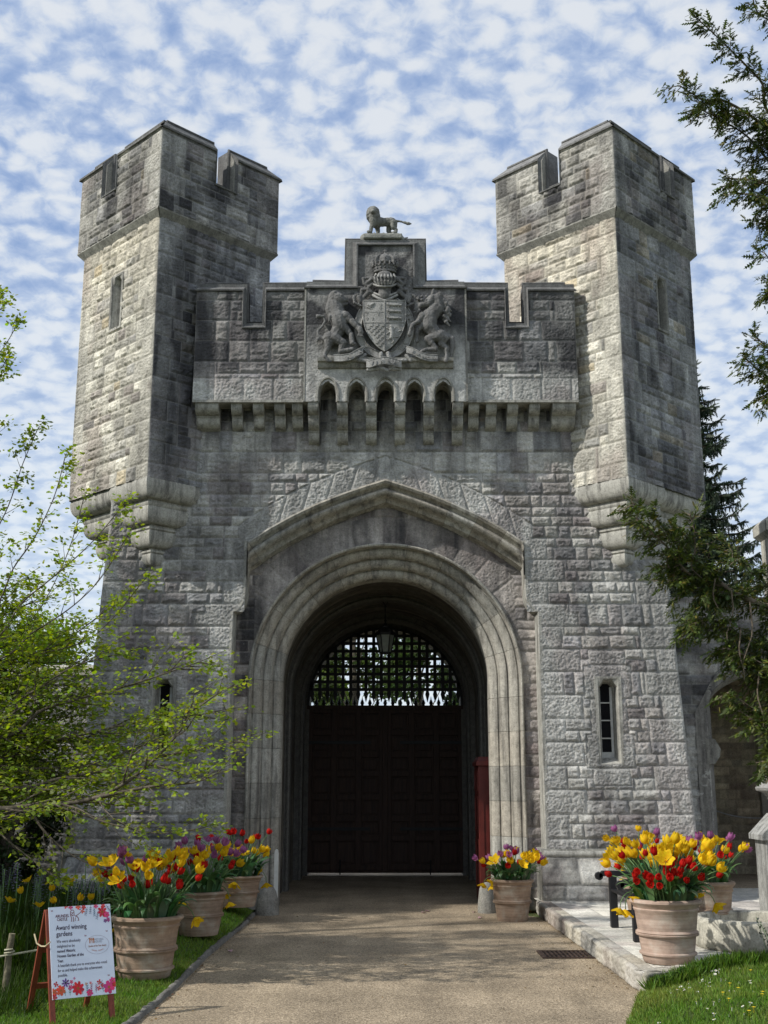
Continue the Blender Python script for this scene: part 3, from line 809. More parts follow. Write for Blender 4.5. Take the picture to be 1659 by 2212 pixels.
# ledge under the arms
m = MB()
def prx(x0, x1, pf, c):
    m.loft([[(x0, y, z) for y, z in pf], [(x1, y, z) for y, z in pf]], c=c)
prx(-1.04, 1.04, [(PN + .02, 7.99), (PN - .05, 8.0), (PN - .08, 8.04), (PN - .085, 8.07), (PN - .13, 8.085), (PN - .14, 8.135), (PN + .02, 8.15)], tuple(x * .8 for x in TC))
m.build('ledge', M_trim, gate, True, color=True, autosmooth=30)
# panel coping, mitred round the raised merlon
m = MB(); fr = lambda u, o: (u, PN + o)
fp = [(-1.27, 9.32), (-.43, 9.32), (-.43, 10.045), (.43, 10.045), (.43, 9.32), (1.27, 9.32)]
bk = [(-1.15, 9.50), (-.63, 9.50), (-.63, 10.21), (.63, 10.21), (.63, 9.50), (1.15, 9.50)]
band(m, fr, fp, bk, -.05, .13, c=TD, rr=.03)
for s in (-1, 1): m.add([(s * 1.27, PN - .05, 9.32), (s * 1.15, PN + .13, 9.5), (s * 1.15, PN + .43, 9.5), (s * 1.27, PN + .43, 9.32)], [(0, 1, 2, 3)], 0, TD)
for s in (-1, 1): m.box((min(s * 1.235, s * 1.262), PN - .012, 7.47), (max(s * 1.235, s * 1.262), PP + .05, 9.33), c=tuple(x * .8 for x in TC))
m.build('panel_coping', M_dark, gate, True, color=True, fix=False)

# corbels
def corbel(xc, w, ztop, zbot, yfront, tiers, s_end=0):
    m = MB(); pf = []
    H = (ztop - zbot) / tiers; dep = (F - yfront) / tiers; y = yfront; z = ztop
    pf.append((F + .02, z))
    for k in range(tiers):
        pf.append((y, z)); pf.append((y, z - .18 * H))
        for j in range(7):
            th = j / 6 * pi / 2
            pf.append((y + (dep * .92) * (1 - math.cos(th)), z - .18 * H - .68 * H * math.sin(th)))
        y += dep; z -= H
        if k < tiers - 1: pf.append((y - dep * .08, z)); 
    pf.append((F + .02, zbot))
    f_ = .92 + .2 * random.random()
    sl = -s_end * .10
    m.loft([[(xc - w / 2 + (sl if s_end > 0 else 0) * 0, a_, b_) for a_, b_ in pf], [(xc + w / 2, a_, b_) for a_, b_ in pf]], c=tuple(x * f_ for x in TC))
    m.build('corbel', M_trim, gate, True, color=True, autosmooth=40)
for s in (-1, 1):
    for xc in (1.36, 1.63, 1.96, 2.297): corbel(s * xc, .163, 7.49, 7.12, PP + .02, 2)
    corbel(s * 2.75, .36, 7.49, 7.12, PP + .0, 2)
for k in range(-3, 3): corbel((k + .5) * .443, .163, 7.47, 6.88, PN + .01, 3)

# ================================================================== PASSAGE
def ringpts(r, n=48, zc=ZC, z0=0.0, jambs=True):
    p = []
    if jambs: p += [(-r, z0)]
    p += [(r * math.cos(pi - pi * k / n), zc + r * math.sin(pi - pi * k / n)) for k in range(n + 1)]
    if jambs: p += [(r, z0)]
    return p
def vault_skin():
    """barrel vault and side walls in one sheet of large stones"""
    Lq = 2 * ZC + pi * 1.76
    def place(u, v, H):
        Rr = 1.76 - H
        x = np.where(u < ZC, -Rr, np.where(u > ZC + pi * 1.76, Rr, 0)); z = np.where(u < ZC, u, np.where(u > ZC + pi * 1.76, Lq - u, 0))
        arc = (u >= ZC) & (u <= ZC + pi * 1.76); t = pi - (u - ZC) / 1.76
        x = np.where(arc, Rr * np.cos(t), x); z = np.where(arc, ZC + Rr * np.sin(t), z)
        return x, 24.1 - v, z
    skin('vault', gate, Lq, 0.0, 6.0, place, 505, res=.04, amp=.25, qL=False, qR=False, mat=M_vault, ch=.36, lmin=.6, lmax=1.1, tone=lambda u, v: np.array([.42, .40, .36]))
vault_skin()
def arch_ring(name, ra, rb, y0, y1, c=(.16, .155, .14), mat=None, z0=0.0, roll=False):
    m = MB(); n = len(ringpts(1))
    A = ringpts(ra, z0=z0); B = ringpts(rb, z0=z0)
    rows = [[(x, y0, z) for x, z in B], [(x, y0, z) for x, z in A], [(x, y1, z) for x, z in A], [(x, y1, z) for x, z in B]]
    m.loft(rows, cap=False, closed=False, c=c)
    if roll: m.tube([(x, y0 - .0, z) for x, z in ringpts(ra + .03, z0=z0)], .035, 6, c=c)
    return m.build(name, mat or M_vault, gate, True, color=True, fix=False)
arch_ring('front_arch_back', 1.605, 1.80, 18.42, 18.34)
arch_ring('vault_rib', 1.66, 1.8, 20.6, 20.95, roll=True)
arch_ring('vault_rib', 1.60, 1.8, 22.9, 23.3, roll=True)
arch_ring('inner_arch', 1.555, 2.2, 24.02, 24.62)

M_door = simple_mat('dark_oak', (0.048, 0.026, 0.018), 0.6, 0.3, noise=.35, scale=4, stretch=(6, 6, .6))
M_iron = simple_mat('black_iron', (0.012, 0.012, 0.013), 0.55, 0.4, noise=.3)
for s in (-1, 1):
    m = MB(); xa, xb = (0.0, 1.60)
    def bx(x0, x1, y0, y1, z0, z1): m.box((min(s * x0, s * x1), y0, z0), (max(s * x0, s * x1), y1, z1))
    bx(xa, xb, 24.10, 24.16, .05, 3.30)
    cols = [xa + .065, .54, 1.04, 1.54]
    for x in cols: bx(x - .06, x + .06, 24.035, 24.10, .10, 3.30)
    for z in (.16, .72, 1.10, 1.52, 1.98, 2.36, 2.80, 3.24):
        bx(xa, xb, 24.045, 24.10, z - .055, z + .055)
    zs = (.16, .72, 1.10, 1.52, 1.98, 2.36, 2.80, 3.24)
    for i in range(7):
        for j in range(3): bx(cols[j] + .10, cols[j + 1] - .10, 24.07, 24.10, zs[i] + .09, zs[i + 1] - .09)
    d = m.build('gate_door', M_door, gate, True, bevel=.006)
    if s < 0: d['label'] = 'left leaf of the dark panelled oak doors'
    else: d['label'] = 'right leaf of the dark panelled oak doors'
    for z in (.9, 2.6):
        m = MB(); m.box((min(s * .3, s * 1.56), 24.02, z - .03), (max(s * .3, s * 1.56), 24.034, z + .03)); m.build('strap_hinge', M_iron, d, True)
    m = MB(); m.tube([(s * .9, 24.05, .02), (s * .9, 24.05, .30)], .014); m.build('drop_bolt', M_iron, d, True)
m = MB(); m.box((-.05, 24.0, .08), (.05, 24.034, 3.27)); m.build('meeting_stile', M_door, gate, True, bevel=.006)
m = MB(); m.box((-1.6, 24.0, 3.27), (1.6, 24.14, 3.345)); m.build('door_head', M_door, gate, True)
# portcullis
pc = bpy.data.objects.new('portcullis', None); col.objects.link(pc); pc.parent = gate; pc.location = (0, 23.9 - F, 3.4); wloc[pc.name] = Vector((0, 23.9, 3.4))
RP = 1.56; sp_ = .157
zb0 = 3.66
for k in range(-9, 11):
    x = (k - .5) * sp_
    if abs(x) > RP - .03: continue
    zt = ZC + math.sqrt(RP ** 2 - x * x)
    m = MB(); m.box((x - .033, 23.88, zb0 - .03), (x + .033, 23.91, max(zt, zb0)))
    m.loft([[(x - .028, 23.88, zb0 - .03), (x + .028, 23.88, zb0 - .03), (x + .028, 23.91, zb0 - .03), (x - .028, 23.91, zb0 - .03)], [(x - .045, 23.875, zb0 - .10), (x + .045, 23.875, zb0 - .10), (x + .045, 23.915, zb0 - .10), (x - .045, 23.915, zb0 - .10)],
            [(x - .003, 23.89, zb0 - .26), (x + .003, 23.89, zb0 - .26), (x + .003, 23.9, zb0 - .26), (x - .003, 23.9, zb0 - .26)]])
    m.build('upright_bar', M_iron, pc, True)
for k in range(9):
    z = zb0 + k * sp_; w = math.sqrt(max(0, RP ** 2 - (z - ZC) ** 2))
    if w < .25: continue
    m = MB(); m.box((-w, 23.905, z - .031), (w, 23.935, z + .031)); m.build('cross_bar', M_iron, pc, True)
m = MB()
A = ringpts(RP - .02, jambs=False); B = ringpts(RP + .03, jambs=False)
m.loft([[(x, 23.88, z) for x, z in B], [(x, 23.88, z) for x, z in A], [(x, 23.95, z) for x, z in A], [(x, 23.95, z) for x, z in B]], cap=False, closed=False)
m.build('arched_frame', M_iron, pc, True, fix=False)
for k in range(-10, 11):                    # spikes along the head of the doors
    x = k * sp_
    if abs(x) > 1.5: continue
    m = MB(); m.lathe([(.03, 0), (.03, .03), (.045, .05), (.03, .075), (.03, .09), (.012, .12), (.001, .2)], 8, (x, 24.05, 3.345)); m.build('door_spike', M_iron, gate, True)

# ------------------------------------------------------------------ lantern
M_glass = simple_mat('frosted_lantern_glass', (0.62, 0.68, 0.62), 0.25, 0.5, noise=.12, trans=.6)
ln = thing('hanging_lantern', 'black six sided lantern with frosted panes hanging on a rod under the vault', 'lantern', (0, 20.8, 4.05))
m = MB(); n = 6
def hexr(r, z): return [(r * math.cos(2 * pi * k / n), r * math.sin(2 * pi * k / n), z) for k in range(n)]
m.loft([hexr(.10, 0.0), hexr(.115, .015), hexr(.115, .03), hexr(.10, .035)])
for k in range(n):
    a_ = 2 * pi * k / n
    m.tube([(.105 * math.cos(a_), .105 * math.sin(a_), .03), (.165 * math.cos(a_), .165 * math.sin(a_), .34)], .011, 5)
m.loft([hexr(.165, .335), hexr(.185, .345), hexr(.185, .375), hexr(.15, .40), hexr(.10, .47), hexr(.085, .475), hexr(.085, .50), hexr(.05, .52), hexr(.02, .56)])
for k in range(n):
    a_ = 2 * pi * k / n; m.loft([hexr(.0001, 0)] * 0 or [[(.16 * math.cos(a_) - .014, .16 * math.sin(a_), .38), (.16 * math.cos(a_) + .014, .16 * math.sin(a_), .38), (.16 * math.cos(a_), .16 * math.sin(a_) + .012, .38)], [(.155 * math.cos(a_), .155 * math.sin(a_), .46), (.156 * math.cos(a_), .155 * math.sin(a_), .46), (.155 * math.cos(a_), .156 * math.sin(a_), .46)]])
m.build('lantern_frame', M_iron, ln)
m = MB(); m.loft([hexr(.096, .034), hexr(.156, .335)]); m.build('glass', M_glass, ln)
m = MB(); m.tube([(0, 0, .54), (0, 0, .86)], .012, 6)
for s in (-1, 1):
    m.tube([(0, 0, .86), (s * .20, 0, 1.27)], .010, 5)
for z in (.6, .86): m.lathe([(.001, -.03), (.03, 0), (.001, .03)], 8, (0, 0, z))
m.build('rod', M_iron, ln)

# ------------------------------------------------------------------ red wooden cabinet beside the arch
M_red = simple_mat('red_paint', (0.115, 0.016, 0.011), 0.5, 0.4, noise=.25, scale=6, bump=.1)
rc = thing('wooden_cabinet', 'tall red painted wooden cabinet with a cap standing inside the right of the archway', 'cabinet', (1.60, 18.95, 0))
m = MB(); m.box((-.15, -.36, .03), (.13, .36, 2.06)); m.build('body', M_red, rc, bevel=.008)
m = MB()
for (y0, y1, z0, z1) in ((-.30, .30, .15, .95), (-.30, .30, 1.05, 1.6), (-.3, .3, 1.68, 1.98)):
    m.box((-.162, y0, z0), (-.150, y0 + .05, z1)); m.box((-.162, y1 - .05, z0), (-.150, y1, z1)); m.box((-.161, y0 + .05, z0), (-.150, y1 - .05, z0 + .05)); m.box((-.161, y0 + .05, z1 - .05), (-.150, y1 - .05, z1))
m.box((-.12, -.372, .15), (.10, -.36, .2)); m.box((-.12, -.372, 1.5), (.10, -.36, 1.55)); m.box((-.12, -.371, .2), (-.07, -.36, 1.5))
m.build('door_mouldings', M_red, rc)
m = MB(); m.box((-.18, -.40, 2.06), (.145, .39, 2.13)); m.box((-.165, -.38, 2.13), (.14, .37, 2.20), top=(.03, .03)); m.build('cap', M_red, rc, bevel=.006)

# ================================================================== CARVINGS
def capsule_rings(m, p0, r0, p1, r1, n=10):
    p0 = Vector(p0); p1 = Vector(p1); d = p1 - p0; L = d.length
    if L < 1e-5: d = Vector((0, 0, 1)); L = 1e-5
    d = d.normalized(); a = d.cross(Vector((.3, .1, 1)).normalized())
    if a.length < .1: a = d.cross(Vector((1, 0, 0)))
    a.normalize(); b = d.cross(a); rings = []
    for k in range(1, 5):
        t = k / 4 * pi / 2; rings.append((p0 - d * r0 * math.cos(t), r0 * math.sin(t)))
    for k in range(0, 4):
        t = k / 4 * pi / 2; rings.append((p1 + d * r1 * math.sin(t), r1 * math.cos(t)))
    m.loft([[c + (a * math.cos(2 * pi * i / n) + b * math.sin(2 * pi * i / n)) * r for i in range(n)] for c, r in rings])
def blob(name, caps, mat, parent, voxel=.012, world=True, squash=None, smooth=2, colr=TD, extra=None, rough=.006):
    m = MB()
    for c in caps:
        if len(c) == 2: capsule_rings(m, c[0], c[1], Vector(c[0]) + Vector((0, 0, .0001)), c[1])
        else: capsule_rings(m, *c)
    if extra: extra(m)
    me = m.mesh('tmp'); bm = bmesh.new(); bm.from_mesh(me); bmesh.ops.recalc_face_normals(bm, faces=bm.faces); bm.to_mesh(me); bm.free()
    o = bpy.data.objects.new('tmp', me); col.objects.link(o)
    md = o.modifiers.new('r', 'REMESH'); md.mode = 'VOXEL'; md.voxel_size = voxel; md.use_smooth_shade = True
    md = o.modifiers.new('s', 'SMOOTH'); md.iterations = smooth; md.factor = .5
    dg = bpy.context.evaluated_depsgraph_get(); me2 = bpy.data.meshes.new_from_object(o.evaluated_get(dg))
    bpy.data.objects.remove(o); bpy.data.meshes.remove(me)
    nv = len(me2.vertices); co = np.empty(nv * 3, np.float32); me2.vertices.foreach_get('co', co); co = co.reshape(-1, 3)
    no = np.empty(nv * 3, np.float32); me2.vertices.foreach_get('normal', no); no = no.reshape(-1, 3)
    h = fbm(co[:, 0] * 40 + co[:, 1] * 23, co[:, 2] * 40 + co[:, 1] * 17, 3, 3) - .5
    co += no * (h * rough * 2)[:, None]
    me2.vertices.foreach_set('co', co.ravel())
    me2.polygons.foreach_set('use_smooth', np.ones(len(me2.polygons), bool))
    a = me2.color_attributes.new('Col', 'FLOAT_COLOR', 'POINT'); ca = np.ones((nv, 4), np.float32)
    f_ = .75 + .6 * fbm(co[:, 0] * 8, co[:, 2] * 8, 9, 4); ca[:, :3] = np.array(colr)[None] * f_[:, None]
    a.data.foreach_set('color', ca.ravel()); me2.name = name; me2.materials.clear(); me2.update()
    return link(name, me2, mat, parent, world)

# passant lion on the top of the gate
lz = 10.40; Lx = .04; Ly = PN + .13
lion = thing('lion_statue', 'weathered stone lion standing on the raised parapet above the coat of arms, tail held out', 'statue', (Lx, Ly, 10.16))
def LP(x, z, y=0): return (Lx - .34 + x, Ly + y, 10.415 + z * .88)
# head faces the viewer, body runs to the right
caps = [(LP(.10, .28, -.07), .075), (LP(.10, .265, -.13), .042, LP(.10, .245, -.16), .034), (LP(.10, .30, -.02), .10, LP(.11, .22, .0), .10),
        (LP(.055, .335, -.05), .022), (LP(.145, .335, -.05), .022), (LP(.10, .365, -.05), .03, LP(.10, .40, -.04), .012),
        (LP(.11, .20, -.03), .095, LP(.15, .12, .0), .085), (LP(.10, .12, -.07), .055, LP(.10, .04, -.06), .04),
        (LP(.15, .135, 0), .08, LP(.27, .125, 0), .065), (LP(.27, .125, 0), .065, LP(.40, .13, 0), .068), (LP(.40, .12, .0), .07, LP(.43, .08, .03), .055),
        (LP(.10, .08, -.05), .042, LP(.07, -.03, -.06), .03), (LP(.07, -.03, -.06), .03, LP(.06, -.10, -.06), .028), (LP(.06, -.105, -.06), .03, LP(.03, -.115, -.09), .026),
        (LP(.17, .07, .06), .04, LP(.18, -.03, .06), .03), (LP(.18, -.03, .06), .03, LP(.175, -.10, .06), .028), (LP(.175, -.11, .06), .03, LP(.145, -.115, .05), .024),
        (LP(.37, .08, .06), .05, LP(.345, .0, .07), .035), (LP(.345, 0, .07), .035, LP(.385, -.06, .07), .024), (LP(.385, -.06, .07), .024, LP(.37, -.11, .07), .024), (LP(.37, -.115, .07), .026, LP(.34, -.118, .06), .022),
        (LP(.43, .08, -.04), .055, LP(.42, .0, -.05), .038), (LP(.42, 0, -.05), .036, LP(.47, -.05, -.05), .025), (LP(.47, -.05, -.05), .025, LP(.46, -.11, -.05), .024), (LP(.46, -.115, -.05), .027, LP(.42, -.118, -.06), .024),
        (LP(.45, .15, 0), .020, LP(.53, .145, 0), .016), (LP(.53, .145, 0), .016, LP(.62, .115, 0), .014), (LP(.60, .12, 0), .02, LP(.66, .10, 0), .026), (LP(.66, .10, 0), .025, LP(.71, .095, 0), .008)]
for k in range(16):
    a_ = k * 2.39; caps.append((LP(.10 + .085 * math.cos(a_), .25 + .10 * math.sin(a_) - .0, -.05 + .03 * math.sin(k)), .026, LP(.10 + .09 * math.cos(a_), .20 + .11 * math.sin(a_), -.05), .016))
caps = [tuple(q * 1.10 if isinstance(q, float) else q for q in c) for c in caps]
blob('lion_body', caps, M_dark, lion, .008, colr=(.20, .20, .18), rough=.006, smooth=1)
def basex(m):
    pass
caps = [(LP(-.02, -.20, 0), .09, LP(.50, -.20, 0), .09), (LP(-.02, -.2, .06), .09, LP(.5, -.2, .06), .08), (LP(.5, -.19, 0), .07, LP(.58, -.22, 0), .04), (LP(.58, -.22, 0), .035, LP(.66, -.17, 0), .008)]
caps += [(LP(.02 + .05 * k, -.17 + .015 * (k % 3), -.075), .02, LP(.03 + .05 * k, -.23, -.08), .016) for k in range(10)]
blob('plinth', caps, M_dark, lion, .012, colr=(.27, .27, .24), extra=lambda m: m.box((Lx - .39, Ly - .17, 10.17), (Lx + .22, Ly + .15, 10.25)), smooth=1)

# coat of arms
arms = bpy.data.objects.new('coat_of_arms', None); col.objects.link(arms); arms.parent = gate; arms.location = (0, PN - F, 8.7); wloc[arms.name] = Vector((0, PN, 8.7))
def CA(x, y, d=0.0):
    return W(648.06 + .22787 * x, 513.04 + .22787 * y, PN - .05 - d) + Vector((-.003, 0, 0))
KP = .0016                                          # metres per pixel of the study crop
def cc(x0, y0, r0, x1=None, y1=None, r1=None, d0=0., d1=None):
    if x1 is None: return (CA(x0, y0, d0), r0 * KP)
    return (CA(x0, y0, d0), r0 * KP, CA(x1, y1, d0 if d1 is None else d1), r1 * KP)
CD = (.165, .162, .155); CL_ = (.32, .315, .295)
# lion supporter
caps = [cc(365, 580, 62, 380, 590, 60, .06), cc(385, 600, 42, 440, 590, 26, .08), cc(400, 640, 24, 445, 628, 14, .07), cc(425, 572, 17, 440, 575, 12, .1), cc(330, 525, 22, d0=.1), cc(368, 548, 12, d0=.14), cc(395, 545, 10, d0=.14),
        cc(330, 560, 60, 290, 680, 52, .03), cc(290, 680, 52, 310, 740, 50, .03), cc(340, 640, 70, 360, 740, 80, .04), cc(370, 760, 85, 385, 850, 74, .05), cc(385, 850, 74, 320, 950, 56, .04),
        cc(280, 950, 62, 290, 985, 52, .05), cc(430, 740, 46, 500, 800, 32, .10), cc(500, 800, 32, 565, 870, 26, .13), cc(570, 870, 28, 580, 900, 24, .15), cc(430, 850, 36, 490, 930, 26, .08), cc(490, 930, 26, 495, 1000, 24, .10), cc(500, 1000, 26, 520, 1010, 18, .11),
        cc(275, 990, 46, 262, 1060, 28, .06), cc(262, 1060, 28, 232, 1120, 20, .05), cc(235, 1125, 22, 265, 1165, 20, .07), cc(265, 1165, 18, 290, 1172, 14, .07),
        cc(330, 950, 52, 410, 1000, 38, .08), cc(412, 1000, 36, 385, 1075, 24, .08), cc(385, 1080, 24, 460, 1068, 22, .09), cc(460, 1068, 24, 495, 1055, 18, .1),
        cc(225, 965, 16, 175, 930, 13, .03), cc(175, 930, 13, 170, 890, 13, .03), cc(170, 890, 13, 215, 840, 12, .03), cc(215, 840, 12, 240, 795, 12, .03), cc(240, 795, 12, 225, 750, 13, .03), cc(225, 750, 15, 170, 745, 20, .03), cc(170, 745, 16, 158, 765, 6, .03), cc(175, 965, 20, 165, 985, 10, .03)]
rr = random.Random(3)
for k in range(26):
    x = 285 + rr.random() * 110; y = 560 + rr.random() * 220
    caps.append(cc(x, y, 20, x - 8 + rr.uniform(-14, 14), y + 42, 8, .075 + .03 * rr.random()))
for k in range(4): caps.append(cc(560 + 10 * k, 905, 9, 552 + 14 * k, 935, 7, .16))
o = blob('lion_supporter', caps, M_dark, arms, .008, colr=CD, smooth=1)
# horse supporter
caps = [cc(1255, 590, 52, 1235, 610, 50, .06), cc(1225, 620, 44, 1150, 640, 26, .08), cc(1150, 640, 27, 1140, 650, 22, .08), cc(1265, 500, 16, 1258, 545, 20, .08),
        cc(1300, 590, 60, 1310, 680, 66, .04), cc(1290, 680, 70, 1240, 740, 74, .05), cc(1230, 750, 78, 1225, 840, 74, .06), cc(1225, 840, 74, 1290, 920, 58, .05), cc(1330, 930, 66, 1350, 950, 58, .05),
        cc(1165, 740, 38, 1120, 800, 26, .1), cc(1120, 800, 26, 1065, 830, 20, .12), cc(1065, 830, 19, 1045, 890, 15, .14), cc(1045, 890, 17, 1040, 920, 20, .14),
        cc(1170, 830, 32, 1110, 880, 22, .08), cc(1110, 880, 20, 1110, 960, 14, .09), cc(1110, 960, 16, 1112, 985, 19, .09),
        cc(1300, 940, 54, 1215, 960, 36, .08), cc(1215, 960, 34, 1290, 1050, 24, .09), cc(1290, 1060, 24, 1200, 1062, 18, .09), cc(1200, 1062, 18, 1160, 1080, 20, .1),
        cc(1360, 960, 52, 1340, 1010, 34, .05), cc(1340, 1010, 30, 1390, 1050, 22, .06), cc(1390, 1050, 20, 1392, 1120, 15, .07), cc(1392, 1120, 17, 1385, 1168, 22, .08),
        cc(1390, 930, 26, 1445, 960, 26, .03), cc(1445, 960, 28, 1450, 1040, 26, .03), cc(1450, 1040, 24, 1435, 1130, 12, .03)]
for k in range(26):
    t = k / 25; x = 1310 + 85 * math.sin(t * 2.4) + rr.uniform(-22, 22); y = 530 + 270 * t
    caps.append(cc(x, y, 19, x + 26 + rr.uniform(-10, 14), y + 24 + rr.uniform(-14, 14), 8, .06 + .04 * rr.random()))
for k in range(12):
    a_ = k / 12 * 2 * pi; caps.append(cc(1200 + 85 * math.cos(a_), 575 + 18 * math.sin(a_), 14, d0=.10 + .02 * math.sin(a_)))
for k in range(14): caps.append(cc(1110 + rr.uniform(-15, 25), 600 + 8 * k, 14, 1095 + rr.uniform(-15, 20), 615 + 8 * k, 9, .07))
blob('horse_supporter', caps, M_dark, arms, .008, colr=CD, smooth=1)
# garter
m = MB(); nseg = 72
def ell(k, q, d): 
    t = 2 * pi * k / nseg; return CA(803 + (250 + q) * math.sin(t), 850 - (268 + q) * math.cos(t), d)
pr = [(-38, -.06), (-38, .03), (-30, .045), (-22, .03), (22, .03), (30, .045), (38, .03), (38, -.06)]
for k in range(nseg):
    pass
rings = [[ell(k, q, d) for q, d in pr] for k in range(nseg + 1)]
m.loft(rings, cap=False, closed=False, c=CL_)
gt = m.build('garter', M_dark, arms, True, color=True, autosmooth=40, fix=False)
txt_jobs = []
# shield
def shield_w(f_):                                    # half width as a fraction down the shield
    return 200 * (1 if f_ < .25 else math.cos(((f_ - .25) / .75) ** 1.25 * pi / 2) ** .78)
m = MB(); nr_ = 30; nc = 24; grid = []
for i in range(nr_ + 1):
    f_ = i / nr_; y = 598 + f_ * 477; w = max(2, shield_w(f_)); row = []
    for j in range(nc + 1):
        q = -1 + 2 * j / nc
        if f_ < .03: pass
        row.append(CA(803 + q * w, y, .115 + .045 * (1 - q * q) * (1 - .5 * f_)))
    grid.append(row)
vs = [p for r_ in grid for p in r_]
fs = [(i * (nc + 1) + j, (i + 1) * (nc + 1) + j, (i + 1) * (nc + 1) + j + 1, i * (nc + 1) + j + 1) for i in range(nr_) for j in range(nc)]
m.add(vs, fs, 0, CL_)
edge = [grid[i][0] for i in range(nr_ + 1)] + [grid[nr_][j] for j in range(nc)] + [grid[i][nc] for i in range(nr_, -1, -1)] + [grid[0][j] for j in range(nc, -1, -1)]
m.loft([edge, [p + Vector((0, .14, 0)) for p in edge]], cap=False, c=CD)
m.tube(edge, .010, 6, 0, CL_)
sh = m.build('shield', M_dark, arms, True, color=True, autosmooth=50, fix=False)
def sd(x, y):
    f_ = (y - 598) / 477; w = max(2, shield_w(min(1, max(0, f_)))); q = (x - 803) / w
    return .115 + .045 * (1 - q * q) * (1 - .5 * f_)
m = MB()
def sbar(pts, r): m.tube([CA(x, y, sd(x, y) + .002) for x, y in pts], r * KP, 6, 0, CL_)
sbar([(803, 600 + 45 * k) for k in range(11)], 5); sbar([(610 + 38.6 * k, 806) for k in range(11)], 5); sbar([(610 + 32 * k, 704) for k in range(7)], 3)
for i in range(9):                                   # chequers in the third quarter
    for j in range(7):
        if (i + j) % 2: continue
        x0 = 640 + j * 27 - 30; y0 = 815 + i * 27; x1 = x0 + 27; y1 = y0 + 27
        xm = (x0 + x1) / 2; w = shield_w((y1 - 598) / 477)
        if x0 < 803 - w + 4 or x1 > 801: continue
        A = [CA(x, y, sd(x, y) - .01) for x, y in ((x0, y0), (x1, y0), (x1, y1), (x0, y1))]; B = [CA(x, y, sd(x, y) + .012) for x, y in ((x0 + 2, y0 + 2), (x1 - 2, y0 + 2), (x1 - 2, y1 - 2), (x0 + 2, y1 - 2))]
        m.loft([A, B], c=CL_)
for (x, y) in ((765, 640), (765, 670), (640, 720), (640, 770), (690, 770), (745, 720)):   # cross crosslets
    sbar([(x, y - 14), (x, y + 14)], 3.2); sbar([(x - 11, y - 4), (x + 11, y - 4)], 3.2); sbar([(x - 5, y - 14), (x + 5, y - 14)], 2.5); sbar([(x - 5, y + 13), (x + 5, y + 13)], 2.5)
m.build('quarterings', M_dark, sh, True, color=True, fix=False)
caps = []
for yy in (635, 695, 760):                           # three lions passant, second quarter
    for (a0, b0, r0, a1, b1, r1) in ((835, -5, 14, 840, 2, 13), (850, 3, 12, 930, 3, 11), (930, 3, 11, 960, 8, 8), (850, 8, 6, 845, 24, 5), (880, 8, 6, 876, 24, 5), (925, 8, 6, 935, 24, 5), (955, 8, 6, 962, 24, 5), (960, 0, 4, 975, -14, 4), (975, -14, 4, 950, -20, 4)):
        d_ = sd(min(a0, 985), 650) + .004; caps.append(cc(a0, yy + b0, r0, a1, yy + b1, r1, d_))
for (a0, b0, r0, a1, b1, r1) in ((865, 845, 17, 870, 850, 16), (865, 870, 18, 875, 910, 17), (875, 910, 17, 865, 950, 16), (850, 870, 7, 822, 855, 7), (850, 895, 7, 825, 915, 7), (885, 875, 7, 905, 850, 7), (860, 950, 9, 835, 970, 7), (835, 970, 7, 825, 960, 6), (875, 955, 10, 890, 985, 8), (890, 985, 8, 870, 1000, 7), (885, 940, 5, 930, 940, 5), (930, 940, 5, 925, 900, 5), (925, 900, 5, 910, 880, 6), (930, 890, 5, 960, 880, 7),
                                 (650, 640, 15, 675, 655, 14), (675, 640, 14, 700, 625, 14), (640, 660, 10, 690, 685, 9)):
    caps.append(cc(a0, b0, r0, a1, b1, r1, sd(a0, b0) + .003))
blob('passant_lions', caps[:27] + caps[-3:], M_dark, sh, .006, colr=CL_, rough=.002, smooth=1)
blob('rampant_lion', caps[27:-3], M_dark, sh, .006, colr=CL_, rough=.002, smooth=1)
# helmet with its grille
caps = [cc(805, 400, 92, 805, 430, 88, .10), cc(805, 455, 66, 805, 500, 58, .10), cc(805, 510, 60, 805, 555, 66, .08)]
hl = blob('helmet', caps, M_dark, arms, .012, colr=CD, rough=.002)
m = MB()
for k in range(-3, 4):
    x = 805 + k * 29
    m.tube([CA(x * .96 + 805 * .04, 345, .21 - .008 * k * k), CA(x + k * 4, 375, .265 - .012 * k * k), CA(x + k * 3, 410, .265 - .012 * k * k), CA(x * .8 + 805 * .2, 445, .235 - .010 * k * k)], .017, 6, c=CL_)
m.tube([CA(700, 445, .10), CA(740, 460, .17), CA(805, 465, .23), CA(870, 460, .17), CA(910, 445, .10)], .016, 6, c=CL_)
m.tube([CA(690, 545, .06), CA(740, 575, .12), CA(800, 600, .14), CA(870, 575, .12), CA(925, 545, .06)], .022, 6, c=CL_)
m.tube([CA(700, 525, .06), CA(750, 545, .13), CA(800, 560, .16), CA(860, 545, .13), CA(915, 525, .06)], .016, 6, c=CL_)
m.build('grille', M_dark, hl, True, color=True, autosmooth=60)
